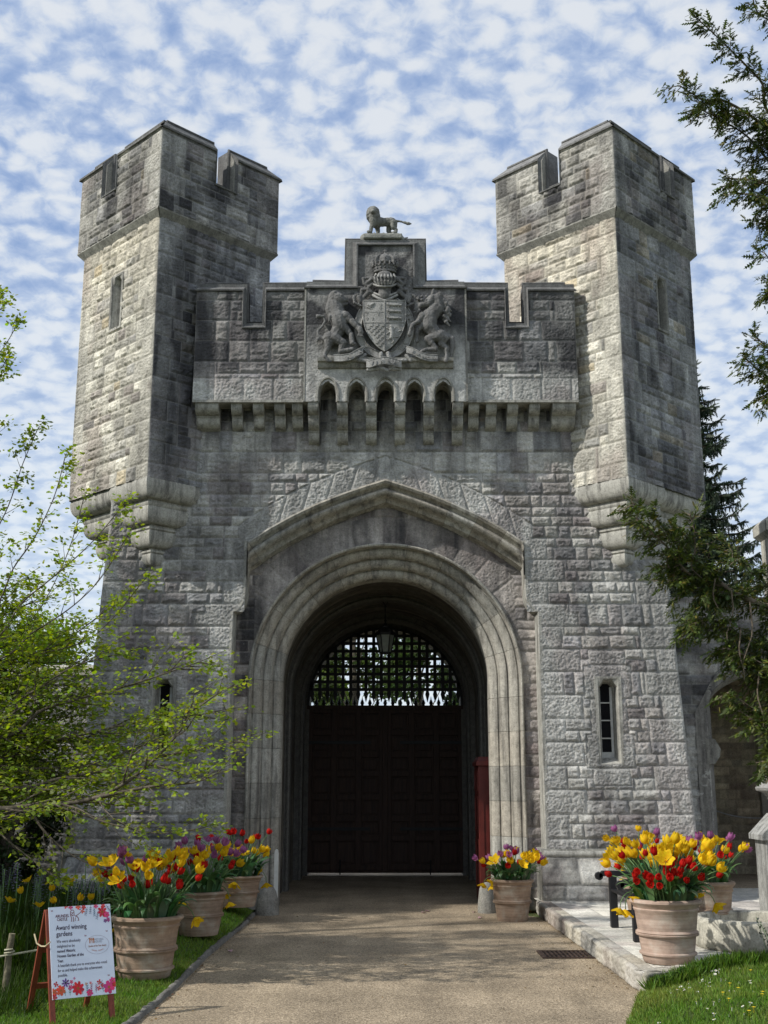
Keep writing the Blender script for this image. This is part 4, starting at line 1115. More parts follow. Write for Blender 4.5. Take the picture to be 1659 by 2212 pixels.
# crown
m = MB(); c0 = CA(807, 300, .10); c0.y = PN - .13
ry = .6
def cr(r, z, n=32): return [(c0.x + r * math.cos(2 * pi * k / n), c0.y + r * ry * math.sin(2 * pi * k / n), c0.z + z) for k in range(n)]
m.loft([cr(.155, -.06), cr(.175, -.055), cr(.175, -.03), cr(.165, -.025), cr(.172, .03), cr(.185, .035), cr(.185, .055), cr(.16, .06)], c=CD)
cw = m.build('crown', M_dark, arms, True, color=True, autosmooth=40)
caps = []
for k in range(16):
    a_ = 2 * pi * k / 16; x = c0.x + .19 * math.cos(a_); y = c0.y + .19 * ry * math.sin(a_)
    h_ = .085 if k % 2 == 0 else .05
    caps.append(((x, y, c0.z + .05), .018, (x * 1 + .01 * math.cos(a_), y, c0.z + .05 + h_), .016))
    if k % 2 == 0: caps += [((x - .026, y, c0.z + .10), .014), ((x + .026, y, c0.z + .10), .014), ((x, y, c0.z + .145), .02)]
    caps.append(((c0.x + .175 * math.cos(a_), c0.y + .175 * ry * math.sin(a_), c0.z), .016))
for k in range(4):
    a_ = 2 * pi * k / 4 + pi / 4
    pts = [(.17, .10), (.18, .17), (.13, .22), (.06, .22), (0, .20)]
    P_ = [(c0.x + r_ * math.cos(a_), c0.y + r_ * ry * math.sin(a_), c0.z + z_) for r_, z_ in pts]
    for i in range(4): caps.append((P_[i], .02, P_[i + 1], .018))
caps += [((c0.x, c0.y, c0.z + .14), .12), ((c0.x, c0.y, c0.z + .245), .035), ((c0.x, c0.y, c0.z + .28), .013, (c0.x, c0.y, c0.z + .33), .014), ((c0.x - .03, c0.y, c0.z + .31), .012, (c0.x + .03, c0.y, c0.z + .31), .012)]
blob('crown_arches', caps, M_dark, cw, .009, colr=CD, smooth=1)
# mantling
for s in (-1, 1):
    caps = []
    def mc(x0, y0, r0, x1, y1, r1, d): caps.append(cc(803 + s * x0, y0, r0, 803 + s * x1, y1, r1, d))
    for (x0, y0, x1, y1, r) in ((110, 380, 200, 390, 17), (200, 390, 195, 440, 17), (195, 440, 150, 470, 15), (150, 470, 110, 440, 18), (120, 400, 160, 430, 24), (215, 500, 160, 490, 16), (160, 490, 120, 520, 20), (215, 500, 225, 560, 18), (225, 560, 190, 600, 15), (150, 520, 190, 560, 26),
                                (290, 560, 250, 540, 16), (290, 560, 285, 620, 16), (285, 620, 220, 650, 14), (240, 570, 230, 610, 24), (190, 480, 240, 470, 12)):
        mc(x0, y0, r, x1, y1, r * .8, .05 + .02 * rr.random())
    blob('mantling', caps, M_dark, arms, .010, colr=CD, smooth=1)
# scrolls
def ribbon(name, pts, w, d, words=None, fl=CL_):
    m = MB(); top = [CA(x, y - w / 2, dd) for (x, y), dd in zip(pts, d)]; bot = [CA(x, y + w / 2, dd + .01) for (x, y), dd in zip(pts, d)]
    off = Vector((0, .03, 0)); n_ = len(pts)
    m.loft([[a_, b_, b_ + off, a_ + off] for a_, b_ in zip(top, bot)], c=fl)
    m.tube(top, .009, 5, 0, fl); m.tube(bot, .009, 5, 0, fl)
    return m.build(name, M_dark, arms, True, color=True)
r1 = ribbon('motto_scroll', [(630, 1195), (660, 1200), (720, 1180), (800, 1163), (880, 1175), (950, 1198), (965, 1195)], 62, [.20, .22, .25, .27, .25, .22, .20])
r2 = ribbon('motto_scroll', [(322, 1142), (410, 1142), (480, 1130), (560, 1085), (600, 1065)], 58, [.10, .12, .13, .12, .09])
r3 = ribbon('motto_scroll', [(1010, 1060), (1070, 1075), (1150, 1120), (1215, 1140), (1310, 1142)], 58, [.09, .12, .13, .12, .10])
caps = [cc(560, 1160, 24, 620, 1110, 16, .06), cc(600, 1165, 20, 680, 1180, 22, .08), cc(560, 1165, 20, 610, 1165, 18, .06), cc(1000, 1165, 20, 930, 1170, 22, .08), cc(1010, 1120, 18, 1050, 1165, 22, .06), cc(650, 1255, 20, 740, 1240, 24, .17), cc(860, 1240, 24, 950, 1250, 20, .17), cc(780, 1240, 20, 830, 1260, 18, .2), cc(770, 1100, 22, 770, 1140, 20, .14), cc(835, 1100, 22, 850, 1140, 20, .14)]
blob('ribbon_knots', caps, M_dark, arms, .010, colr=CL_, smooth=1)

def text_mesh(s_, size, extrude, mat, parent, mtx, name='lettering', align='CENTER', bold=0, sx=1.0):
    cu = bpy.data.curves.new('t', 'FONT'); cu.body = s_; cu.size = size; cu.extrude = extrude; cu.align_x = align; cu.align_y = 'CENTER'
    cu.offset = bold; cu.resolution_u = 2
    o = bpy.data.objects.new('t', cu); col.objects.link(o)
    dg = bpy.context.evaluated_depsgraph_get(); me = bpy.data.meshes.new_from_object(o.evaluated_get(dg)); bpy.data.objects.remove(o)
    me.transform(Matrix.Diagonal((sx, 1, 1, 1))); me.transform(mtx); me.materials.clear()
    return link(name, me, mat, parent, True)
M_let = simple_mat('carved_letter_stone', CL_, .9, .1)
def put_word(word, pts, size, rib):
    for k, ch in enumerate(word):
        t = (k + .5) / len(word) * (len(pts) - 1); i = min(int(t), len(pts) - 2); f_ = t - i
        x = pts[i][0] * (1 - f_) + pts[i + 1][0] * f_; y = pts[i][1] * (1 - f_) + pts[i + 1][1] * f_; d_ = pts[i][2] * (1 - f_) + pts[i + 1][2] * f_
        an = -math.atan2(pts[i + 1][1] - pts[i][1], pts[i + 1][0] - pts[i][0])
        p = CA(x, y, d_ + .012)
        text_mesh(ch, size, .006, M_let, rib, Matrix.Translation(p) @ Matrix.Rotation(an, 4, Vector((0, -1, 0))) @ Matrix.Rotation(R(90), 4, 'X'), 'letter', bold=.002)
put_word('VIRTUS', [(655, 1200, .23), (720, 1181, .26), (800, 1166, .28), (880, 1177, .26), (945, 1197, .23)], .10, r1)
put_word('SOLA', [(420, 1142, .135), (500, 1122, .14), (590, 1070, .10)], .085, r2)
put_word('INVICTA', [(1050, 1068, .12), (1150, 1120, .14), (1220, 1140, .13), (1305, 1142, .11)], .07, r3)
for word, t0, t1 in (('HONI', 3.9, 3.3), ('SOIT', 5.2, 4.6), ('BAS', 2.62, 2.1)): pass
for ch, t in (('S', 4.85), ('O', 4.6), ('Y', 3.95), ('B', 2.42), ('A', 2.3), ('S', 2.18), ('M', 1.3), ('E', 1.1)):
    p = CA(803 + 250 * math.sin(t), 850 - 268 * math.cos(t), .04); rot = -(t - pi) if pi / 2 < t < 3 * pi / 2 else -t
    text_mesh(ch, .085, .006, M_let, gt, Matrix.Translation(p) @ Matrix.Rotation(-rot, 4, Vector((0, 1, 0))) @ Matrix.Rotation(R(90), 4, 'X'), 'letter', bold=.002)

# ================================================================== GROUND
def zl(y): return 0.02 + 0.16 * float(sstep(9.5, 17, np.array(float(y))))      # lawn left of the path rises towards the gate
def gpt(u, v, z):
    k = FPX * math.sin(PITCH) - (v - 1106) * math.cos(PITCH); t = (z - CAMH) / k
    return Vector((CAMX + (u - 829.5) * t, t * (FPX * math.cos(PITCH) + (v - 1106) * math.sin(PITCH)), z))
def sheet(name, fn, nu, nv, mat, label=None, kind='structure', uvw=None):
    g = np.array([[fn(i / nu, j / nv) for i in range(nu + 1)] for j in range(nv + 1)]).reshape(-1, 3)
    m = MB(); m.v = [tuple(p) for p in g]
    m.f = [(j * (nu + 1) + i, j * (nu + 1) + i + 1, (j + 1) * (nu + 1) + i + 1, (j + 1) * (nu + 1) + i) for j in range(nv) for i in range(nu)]
    m.m = [0] * len(m.f); m.c = [(1, 1, 1)] * len(m.v)
    o = m.build(name, mat, smooth=True, fix=False); o['kind'] = kind
    if label: o['label'] = label
    return o
def ground_mat(name, stops, s1, s2, s3, bump=.4, tracks=False):
    m, nt, b = mat_new(name)
    tc = N(nt, 'ShaderNodeTexCoord')
    a = N(nt, 'ShaderNodeTexNoise', {'Vector': tc.outputs['Object'], 'Scale': s1, 'Detail': 6.0, 'Roughness': .75})
    c = N(nt, 'ShaderNodeTexNoise', {'Vector': tc.outputs['Object'], 'Scale': s2, 'Detail': 2.0, 'Roughness': .6})
    f = N(nt, 'ShaderNodeTexNoise', {'Vector': tc.outputs['Object'], 'Scale': s3, 'Detail': 5.0, 'Roughness': .6})
    cc = ramp(nt, a.outputs['Fac'], stops)
    sp = ramp(nt, c.outputs['Fac'], [(0.3, g3(.45)), (.5, g3(1)), (.68, g3(1.75))])
    cc = mixc(nt, 1.0, cc, sp, 'MULTIPLY')
    bg = ramp(nt, f.outputs['Fac'], [(0.3, g3(1 - .32)), (.7, g3(1.2))])
    cc = mixc(nt, 1.0, cc, bg, 'MULTIPLY')
    if tracks:
        mp = N(nt, 'ShaderNodeMapping', {'Vector': tc.outputs['Object'], 'Scale': (2.2, .12, 1)}); k = N(nt, 'ShaderNodeTexNoise', {'Vector': mp.outputs[0], 'Scale': 1.3, 'Detail': 4.0})
        cc = mixc(nt, 1.0, cc, ramp(nt, k.outputs['Fac'], [(0.36, g3(.88)), (.6, g3(1.06))]), 'MULTIPLY')
        q = N(nt, 'ShaderNodeTexNoise', {'Vector': tc.outputs['Object'], 'Scale': 2.6, 'Detail': 7.0, 'Roughness': .7}); cc = mixc(nt, ramp(nt, q.outputs['Fac'], [(.58, g3(0)), (.74, g3(.45))]), cc, (.10, .085, .055))
    nt.links.new(cc, b.inputs['Base Color']); b.inputs['Roughness'].default_value = .9; b.inputs['Specular IOR Level'].default_value = .2
    bp = N(nt, 'ShaderNodeBump', {'Height': c.outputs['Fac'], 'Strength': bump, 'Distance': 0.01}); nt.links.new(bp.outputs[0], b.inputs['Normal'])
    return m
M_path = ground_mat('bound_gravel', [(0.3, (.20, .155, .105)), (.5, (.30, .24, .165)), (.7, (.41, .335, .24))], 30, 75, 1.1, .7, tracks=True)
M_soil = ground_mat('dark_soil', [(0.3, (.018, .020, .012)), (.7, (.045, .045, .025))], 8, 60, 1, .6)
M_turf = ground_mat('turf', [(0.3, (.04, .065, .014)), (.6, (.075, .11, .025)), (.8, (.12, .13, .04))], 9, 80, .8, .6)
M_field = ground_mat('far_ground', [(0.3, (.04, .06, .02)), (.7, (.08, .10, .035))], 1, 8, .1, .2)
sheet('ground', lambda a, b: (-600 + 1200 * a, -100 + 1200 * b, -.04), 8, 8, M_field)
def pxl(y): return -1.955 + .0145 * (y - 9) + .015 * math.sin(y * 1.3)
def pathf(a, b):
    y = 2 + 60 * b ** 1.6
    if y < 10.5:
        xr = 2.2 - max(0, 10.6 - y) * .30
    else: xr = 2.30 - .014 * (y - 10.5)
    if y > 17.0: return (-1.85 + 3.7 * a if y < 24.6 else -3 + 6 * a, y, .004)
    xl = pxl(y)
    return (xl + (xr + .06 - xl) * a, y, .004)
sheet('path', pathf, 4, 90, M_path)
def lawnl(a, b):
    y = 5 + 12.05 * b; x = pxl(y) - .0 - (2.2 * a)
    return (x, y, zl(y) * min(1, .35 + a * 4) + .02 * math.sin(x * 5 + y * 3) * a)
sheet('lawn', lawnl, 20, 90, M_turf)
sheet('flower_bed_soil', lambda a, b: (-4.0 - 9 * a, 4 + 20.5 * b, zl(4 + 20 * b) + .03 + .05 * math.sin(9 * a + 7 * b)), 20, 30, M_soil)
# right lawn
def rl_left(y): return 2.2 - max(0, 10.75 - y) * .30
TERR = [(2.14, 17.1), (2.15, 16.0), (2.20, 13.5), (2.235, 10.95), (2.27, 10.80), (2.9, 11.15), (3.7, 11.55), (5.2, 12.2), (9.5, 13.5), (9.5, 19.3), (2.14, 19.3)]
def terr_near(x): return float(np.interp(x, [2.25, 2.9, 3.7, 5.2, 9.5], [10.80, 11.15, 11.55, 12.2, 13.5]))
def lawnr_z(x, y):
    e = max(0.0, x - rl_left(y))
    return .005 + .20 * (1 - math.exp(-e * 1.6)) + .02 * math.sin(x * 4 + y * 3)
def lawnr(a, b):
    ya = 5.0; x0 = rl_left(ya + (10.78 - ya) * b)
    x = x0 + (9.5 - x0) * a ** 1.6
    y = ya + (terr_near(max(2.25, x)) + .02 - ya) * b
    x = max(x, rl_left(y)) if a > 0 else rl_left(y)
    return (x, y, lawnr_z(x, y))
sheet('lawn', lawnr, 50, 50, M_turf)
# kerb edging on the left
m = MB(); y = 6.0; rk = random.Random(5)
while y < 17.0:
    L = rk.uniform(.55, .95); g = .006
    a0, a1 = pxl(y + g), pxl(y + L - g); dz = rk.uniform(-.006, .008); cK = rk.uniform(.8, 1.15)
    n_ = 6; rings = []
    for k in range(n_ + 1):
        t = k / n_; xx = a0 + (a1 - a0) * t; yy = y + g + (L - 2 * g) * t; w = .028 + rk.uniform(-.006, .006); h = .045 + dz + rk.uniform(-.008, .008)
        rings.append([(xx - w, yy, -.03), (xx + w, yy, -.03), (xx + w * .9, yy, h - .01), (xx + w * .5, yy, h), (xx - w * .6, yy, h), (xx - w, yy, h - .012)])
    m.loft(rings, c=(.20 * cK, .19 * cK, .17 * cK)); y += L
o = m.build('kerb', M_wall, color=True, autosmooth=50); o['kind'] = 'structure'
# terrace of flagstones
M_flag = stone_mat('flagstone', .35, True, streak=.0, bump=.3)
def inpoly(x, y, poly):
    r = np.zeros(x.shape, bool); n = len(poly)
    for i in range(n):
        x0, y0 = poly[i]; x1, y1 = poly[(i + 1) % n]
        c = ((y0 > y) != (y1 > y)) & (x < (x1 - x0) * (y - y0) / ((y1 - y0) if y1 != y0 else 1e-9) + x0); r ^= c
    return r
pa, pb = 2.10, 10.7
def tplace(u, v, H): return 2.10 + v, 10.7 + u, .172 + H * .5
o = skin('terrace_paving', None, 8.6, 0.0, 7.4, tplace, 801, res=.022, mask=lambda u, v: inpoly(2.1 + v, 10.7 + u, TERR), qL=False, qR=False, plain=True, ch=.62, lmin=.5, lmax=1.1, mat=M_flag,
         tone=lambda u, v: np.array([1.28, 1.26, 1.2]), pal=(.4, .3, .25, 0, .05, 0, 0, 0))
o['kind'] = 'structure'; wloc[o.name] = Vector((0, 0, 0))
kp = TERR[:9]
cum = [0]
for i in range(len(kp) - 1): cum.append(cum[-1] + math.dist(kp[i], kp[i + 1]))
cum = np.array(cum); KX = np.array([p[0] for p in kp]); KY = np.array([p[1] for p in kp])
def kplace(u, v, H):
    x = np.interp(u, cum, KX); y = np.interp(u, cum, KY)
    x2 = np.interp(u + .02, cum, KX); y2 = np.interp(u + .02, cum, KY); x1 = np.interp(u - .02, cum, KX); y1 = np.interp(u - .02, cum, KY)
    dx, dy = x2 - x1, y2 - y1; l = np.hypot(dx, dy) + 1e-9; nx, ny = dy / l, -dx / l
    v = np.asarray(v); top = np.clip((v - .17) / .17, 0, 1)           # the strip folds over onto the paving
    off = -top * .17; hh = np.minimum(v, .176)
    hk = np.where(v > .17, 0, H)
    return x + (nx) * (hk * 1.2 + off) * 1, y + ny * (hk * 1.2 + off), hh + np.where(v > .17, H * .4 + .004, 0)
o = skin('kerb', None, float(cum[-1]), 0.0, .34, kplace, 811, res=.014, qL=False, qR=False, ch=.34, lmin=.5, lmax=1.0, plain=False, amp=.7, mat=M_flag, tone=lambda u, v: np.array([1.05, 1.0, .9]),
         extra=lambda u, v, bi, d, q: (d > -1, bi // 1000 * 0 + bi % 1000, np.where(d < .02, np.minimum(d, .02), d) * 0 + np.where(d < .012, d, .05), d < -1))
o['kind'] = 'structure'

# drain grate
dg_ = thing('drain_grate', 'rusty slotted iron drain grate set in the gravel path beside the kerb', 'drain grate', (1.93, 13.15, .006))
M_rust = simple_mat('rusty_iron', (.055, .035, .026), .8, .3, noise=.5, scale=30)
m = MB(); m.box((-.29, -.27, 0), (.29, -.24, .012)); m.box((-.29, .24, 0), (.29, .27, .012)); m.box((-.29, -.24, 0), (-.26, .24, .012)); m.box((.26, -.24, 0), (.29, .24, .012)); m.build('frame', M_rust, dg_)
m = MB()
for k in range(11): m.box((-.26 + .002 + k * .0475, -.24, 0), (-.26 + .024 + k * .0475, .24, .009))
for y in (-.08, .08): m.box((-.26, y - .01, -.0), (.26, y + .01, .0085))
m.build('bars', M_rust, dg_)
m = MB(); m.box((-.26, -.24, -.002), (.26, .24, .001)); m.build('darkness_sheet', M_slit, dg_)  # black sheet painting the darkness below the bars

# guard stones beside the arch
M_guard = stone_mat('guard_stone', .4, True, streak=.2, bump=.5)
for sx, yy, r_, h_, lb in ((-1.66, 17.05, .16, .40, 'rounded guard stone at the left foot of the archway'), (1.44, 17.3, .13, .42, 'rounded guard stone at the right foot of the archway beside a flowerpot')):
    m = MB(); m.lathe([(r_, -.05), (r_ * 1.02, .08), (r_ * .95, h_ * .5), (r_ * .8, h_ * .78), (r_ * .5, h_ * .95), (.01, h_)], 18, (0, 0, 0), c=(.27, .26, .23))
    for i, p in enumerate(m.v):
        k = 1 + .12 * (float(vn(np.array(p[0] * 8 + 3), np.array(p[2] * 8 + p[1] * 9), 3)) - .5); m.v[i] = (p[0] * k, p[1] * k, p[2])
    o = m.build('guard_stone', M_guard, color=True, autosmooth=60); o.location = (sx, yy, 0); setp(o, lb, 'guard stone', 'guard stones at the archway')
m = MB(); m.loft([[( -.03, y, 0), (.03, y, 0), (.03, y, .80), (.022, y, .845), (.008, y, .86), (-.008, y, .86), (-.022, y, .845), (-.03, y, .80)] for y in (-.02, .02)])
M_wp = simple_mat('white_painted_post', (.62, .62, .58), .6, noise=.1)
o = m.build('marker_post', M_wp, bevel=.004); o.location = (-1.585, 17.5, 0); setp(o, 'short white round-topped post against the left jamb of the arch', 'post')

# ------------------------------------------------------------------ wing, far walls, pier
wing = thing('arcaded_wing', 'shadowed stone wing with an open arch to the right of the gatehouse', 'building', (6.6, 19.4, 0))
YW = 19.4
def archz(x):                                    # four centred arch, springing at x 5.31
    t = np.clip((x - 5.31) / 1.35, 0, 2); t = np.where(t > 1, 2 - t, t)
    return 2.92 + .78 * np.sqrt(np.clip(1 - (1 - t) ** 2, 0, 1)) ** .9
skin('wall', wing, 5.9, 0.0, 4.86, lambda u, v, H: (4.2 + u, YW - H, v), 901, res=.018, mask=lambda u, v: ~((4.2 + u > 5.31) & (4.2 + u < 8.0) & (v < archz(4.2 + u))), qL=False, qR=False,
     stain_shade=lambda u, v: .25 + .6 * sstep(2.6, 3.4, v + .5 * (fbm(u * 2, v * 2, 90, 3) - .5)) * sstep(.3, .55, fbm(u * 1.5, v * 3, 91, 3)), amp=.8)
m = MB(); m.box((4.2, YW + .02, 3.75), (10.1, YW + .5, 4.84), c=(.15, .15, .15)); m.box((4.2, YW + .02, 0), (5.30, YW + .5, 3.8), c=(.2, .2, .19)); m.box((8.02, YW + .02, 0), (10.1, YW + .5, 3.8), c=(.2, .2, .19))
m.build('wall_core', M_wall, wing, True, color=True)
m = MB()
A = [(5.31, 0), (5.31, 2.0), (5.40, 2.32), (5.43, 2.40), (5.43, 2.60), (5.31, 2.62)]
pts = [(5.31, z) for z in (0, 1, 2.0, 2.05)] + [(5.31 + 1.35 * t, float(archz(5.31 + 1.35 * t))) for t in np.linspace(0, 2, 30)] + [(8.01, z) for z in (2.05, 2.0, 1, 0)]
cx_, cz_ = 6.66, 1.5
def sc(p, k): 
    dx = -k if p[0] < 6.6 and p[1] < 3.0 else (k if p[0] > 6.7 and p[1] < 3.0 else 0)
    dz = k if p[1] >= 2.95 else 0
    return (p[0] + dx, p[1] + dz)
m.loft([[(sc(p, .20)[0], YW - .03, sc(p, .20)[1]) for p in pts], [(sc(p, .02)[0], YW - .03, sc(p, .02)[1]) for p in pts], [(sc(p, -.10)[0], YW + .12, sc(p, -.10)[1]) for p in pts], [(sc(p, -.10)[0], YW + .5, sc(p, -.10)[1]) for p in pts]], cap=False, closed=False, c=(.22, .21, .19))
for s_, x in ((1, 5.31), (-1, 8.01)):
    m.loft([[(x - .05 * s_, y, 2.10), (x + .08 * s_, y, 2.10), (x + .17 * s_, y, 2.22), (x + .19 * s_, y, 2.34), (x + .10 * s_, y, 2.50), (x - .05 * s_, y, 2.52)] for y in (YW - .035, YW + .48)], c=(.25, .24, .21))
m.build('arch_moulding', M_trim, wing, True, color=True, autosmooth=40, fix=False)
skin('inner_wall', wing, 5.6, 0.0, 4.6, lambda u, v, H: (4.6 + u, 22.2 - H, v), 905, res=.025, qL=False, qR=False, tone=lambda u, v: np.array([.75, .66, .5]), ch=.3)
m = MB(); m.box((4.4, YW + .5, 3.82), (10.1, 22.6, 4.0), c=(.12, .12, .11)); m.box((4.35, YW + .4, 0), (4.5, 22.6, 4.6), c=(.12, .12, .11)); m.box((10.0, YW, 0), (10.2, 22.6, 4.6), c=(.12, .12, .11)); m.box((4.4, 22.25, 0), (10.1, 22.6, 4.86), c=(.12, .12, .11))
m.build('ceiling', M_wall, wing, True, color=True)
m = MB(); m.box((6.97, 22.08, 1.0), (7.09, 22.2, 3.2)); m.box((7.90, 22.08, 1.0), (8.02, 22.2, 3.2)); m.box((6.97, 22.07, .9), (8.02, 22.21, 1.0)); m.box((6.97, 22.07, 3.2), (8.02, 22.21, 3.3))
wf = m.build('window_frame', simple_mat('wing_window_stone', (.25, .23, .19), .9), wing, True, bevel=.01)
m = MB()
for k in range(22): m.box((7.09, 22.12, 1.02 + k * .1), (7.90, 22.16, 1.045 + k * .1))
m.build('louvres', simple_mat('pale_louvres', (.30, .32, .32), .6), wf, True)
m = MB(); m.box((7.09, 22.17, 1.0), (7.90, 22.19, 3.2)); m.build('dark_sheet', M_slit, wf, True)  # black sheet painting the dark room behind the louvres
m = MB(); pts_ = [(5.44 + 1.6 * t, 21.95, 1.62 - .45 * t - .25 * math.sin(t * pi) * .6) for t in np.linspace(0, 1, 14)]; m.tube(pts_, .012, 5); m.tube([(5.62, 21.98, 1.5), (5.63, 21.98, .4)], .008, 4)
m.build('hanging_cable', simple_mat('grey_cable', (.25, .25, .25), .6), wing, True)
sheet('wing_floor', lambda a, b: (4.3 + 5.8 * a, 19.2 + 3.2 * b, .176), 2, 2, M_path)

tur = thing('stone_turret', 'slim square stone turret with a projecting cap rising beyond the wing at the right edge', 'turret', (7.35, 21.0, 4.7))
m = MB(); m.box((-.30, -.3, 0), (.30, .3, 1.55), c=(.42, .40, .34)); m.build('shaft', M_trim, tur, color=True)
m = MB(); m.loft([[(x * a_, y * a_, z) for x, y in ((-1, -1), (1, -1), (1, 1), (-1, 1))] for a_, z in ((.30, 1.50), (.40, 1.60), (.40, 1.78), (.33, 1.86), (.1, 2.0))], c=(.42, .40, .34)); m.build('cap', M_trim, tur, color=True)

fw = thing('garden_wall', 'long rubble garden wall with a pale coping left of the gatehouse behind the maple', 'wall', (-9, 22.9, 0))
skin('wall', fw, 12, 0.0, 3.9, lambda u, v, H: (-16.3 + u, 22.9 - H, v), 921, res=.03, qL=False, qR=False, lmin=.15, lmax=.4, ch=.22, stain_shade=lambda u, v: .5 * sstep(2.5, .5, v) + .2)  # lower wall darkened: its shade is put into the stone colour
m = MB(); m.box((-16.3, 22.95, 0), (-4.3, 23.35, 3.88), c=(.3, .28, .24)); m.loft([[(x, 22.82, 3.86), (x, 22.82, 3.98), (x, 23.1, 4.08), (x, 23.42, 3.98), (x, 23.42, 3.86)] for x in (-16.3, -4.25)], c=(.45, .43, .36))
m.build('coping', M_wall, fw, True, color=True)

pier = thing('gate_pier', 'pale octagonal stone pier with a moulded cap at the right edge of the terrace', 'pier', (4.93, 14.4, .18))
m = MB()
def oc(r, z, k=.42):
    a_ = r * k
    return [(-a_, -r, z), (a_, -r, z), (r, -a_, z), (r, a_, z), (a_, r, z), (-a_, r, z), (-r, a_, z), (-r, -a_, z)]
m.loft([oc(.34, 0), oc(.34, .5), oc(.29, .56), oc(.27, 1.42), oc(.29, 1.43), oc(.29, 1.46)], c=(.43, .42, .37)); m.build('shaft', M_trim, pier, color=True)
m = MB(); m.loft([oc(.31, 1.46), oc(.33, 1.50), oc(.40, 1.53), oc(.41, 1.56), oc(.33, 1.66), oc(.28, 1.72), oc(.28, 1.75), oc(.20, 1.78), oc(.12, 1.86), oc(.03, 1.93)], c=(.27, .265, .25)); m.build('cap', M_trim, pier, color=True)
m = MB(); m.box((-.44, -.22, 0), (-.26, .22, .98), c=(.3, .3, .28)); m.loft([[(-.50, y, .96), (-.50, y, 1.02), (-.26, y, 1.26), (-.26, y, .96)] for y in (-.26, .26)], c=(.33, .33, .31)); m.build('buttress', M_trim, pier, color=True)

tr_ = thing('stone_trough', 'low round pale stone trough on the terrace beside the large flowerpot', 'trough', (3.78, 12.52, .18))
m = MB(); rt = .62
m.lathe([(rt - .015, 0), (rt + .01, .03), (rt + .005, .15), (rt, .16), (rt + .004, .25), (rt - .02, .285), (rt - .06, .29), (rt - .09, .27), (rt - .10, .16), (.01, .16)], 48, c=(.42, .40, .33)); m.build('basin', M_trim, tr_, color=True, autosmooth=50)

# ------------------------------------------------------------------ bench
M_bw = simple_mat('black_stained_wood', (.012, .012, .014), .5, .4, noise=.3)
bn = thing('garden_bench', 'black wooden garden bench with scrolled arms behind the large right flowerpot', 'bench', (2.60, 13.45, .18))
yy0, yy1 = -.62, .62
for y in (yy0, yy1):
    m = MB(); m.box((-.01, y - .04, 0), (.075, y + .04, .56)); m.build('leg', M_bw, bn, bevel=.006)
    m = MB(); m.loft([[(.50 + x, y - .03, z), (.56 + x, y - .03, z), (.56 + x, y + .03, z), (.50 + x, y + .03, z)] for x, z in ((0, 0), (0, .42), (.10, .88))]); m.build('leg', M_bw, bn, bevel=.006)
    m = MB(); m.loft([[(x, y - .038, z - .035), (x, y + .038, z - .035), (x, y + .038, z + .025), (x, y - .038, z + .025)] for x, z in ((-.13, .565), (-.08, .60), (.05, .60), (.3, .59), (.58, .60))]); m.lathe([(.001, -.038), (.045, -.038), (.045, .038), (.001, .038)], 14); 
    n_ = len(m.v); 
    for i in range(n_ - 14 * 4, n_):
        p = m.v[i]; m.v[i] = (-.125 + p[0], y + p[2], .565 + p[1])
    m.build('arm', M_bw, bn, bevel=.004)
    m = MB(); m.box((.06, y - .02, .13), (.50, y + .02, .19)); m.build('stretcher', M_bw, bn, bevel=.004)
for k in range(6):
    m = MB(); m.box((.0 + k * .085, yy0, .40), (.065 + k * .085, yy1, .425)); m.build('seat_slat', M_bw, bn, bevel=.003)
m = MB(); m.box((.55, yy0, .84), (.60, yy1, .92)); m.box((.50, yy0, .46), (.54, yy1, .52)); m.build('back_rail', M_bw, bn, bevel=.004)
for k in range(11):
    y = yy0 + .1 + k * .104; m = MB(); m.loft([[(x, y - .02, z), (x + .02, y - .02, z), (x + .02, y + .02, z), (x, y + .02, z)] for x, z in ((.51, .51), (.565, .85))]); m.build('back_slat', M_bw, bn)

# ------------------------------------------------------------------ A board
M_sw = simple_mat('red_brown_wood', (.20, .045, .022), .5, .35, noise=.3, scale=8, stretch=(6, 6, .8))
M_post = simple_mat('white_poster', (.66, .72, .82), .35, .4, noise=.02)
M_ink = simple_mat('dark_ink', (.045, .03, .06), .6, .2, noise=.05)
M_ink2 = simple_mat('plum_ink', (.12, .03, .045), .6, .2, noise=.05)
M_gold = simple_mat('bronze_ink', (.30, .12, .05), .6, .2, noise=.05)
M_gi = simple_mat('grey_ink', (.30, .33, .40), .6, .2, noise=.05)
M_prt = simple_mat('printed_flowers', (1, 1, 1), .4, .3, attr=True, noise=.08, scale=40)
ab = thing('a_board_sign', 'wooden A-board on the left lawn with a white floral poster about award winning gardens', 'sign', (-2.487, 9.742, .025), rz=R(34.7))
TH = math.atan2(.27, .80)
def AP(x, z, o=0.0):                                   # point on the leaning front face
    return (x, -.29 + z * math.tan(TH) * 1 - o * math.cos(TH), z + o * math.sin(TH) * 0 + o * .3)
def leanbox(m, x0, x1, z0, z1, o0, o1, back=False):
    f_ = (lambda p: (p[0], -p[1], p[2])) if back else (lambda p: p)
    r = [[f_(AP(x, z, o)) for x, z in ((x0, z0), (x1, z0), (x1, z1), (x0, z1))] for o in (o0, o1)]; m.loft(r)
for bk_ in (False, True):
    for s in (-1, 1):
        m = MB(); leanbox(m, s * .235 - .022, s * .235 + .022, 0, .80, -.022, .0, bk_); m.build('leg', M_sw, ab, bevel=.003)
    for z in ((.79,), (.22, .5, .79))[bk_]:
        m = MB(); leanbox(m, -.213, .213, z - .03, z + .01, -.021, -.001, bk_); m.build('rail', M_sw, ab, bevel=.002)
m = MB(); leanbox(m, -.235, .272, .165, .815, .002, .010); po_ = m.build('poster', M_post, ab)
PW_, PH_ = .507, .65
def PU(a, b, o=.0115): return AP(-.235 + a * PW_, .815 - b * PH_, o)
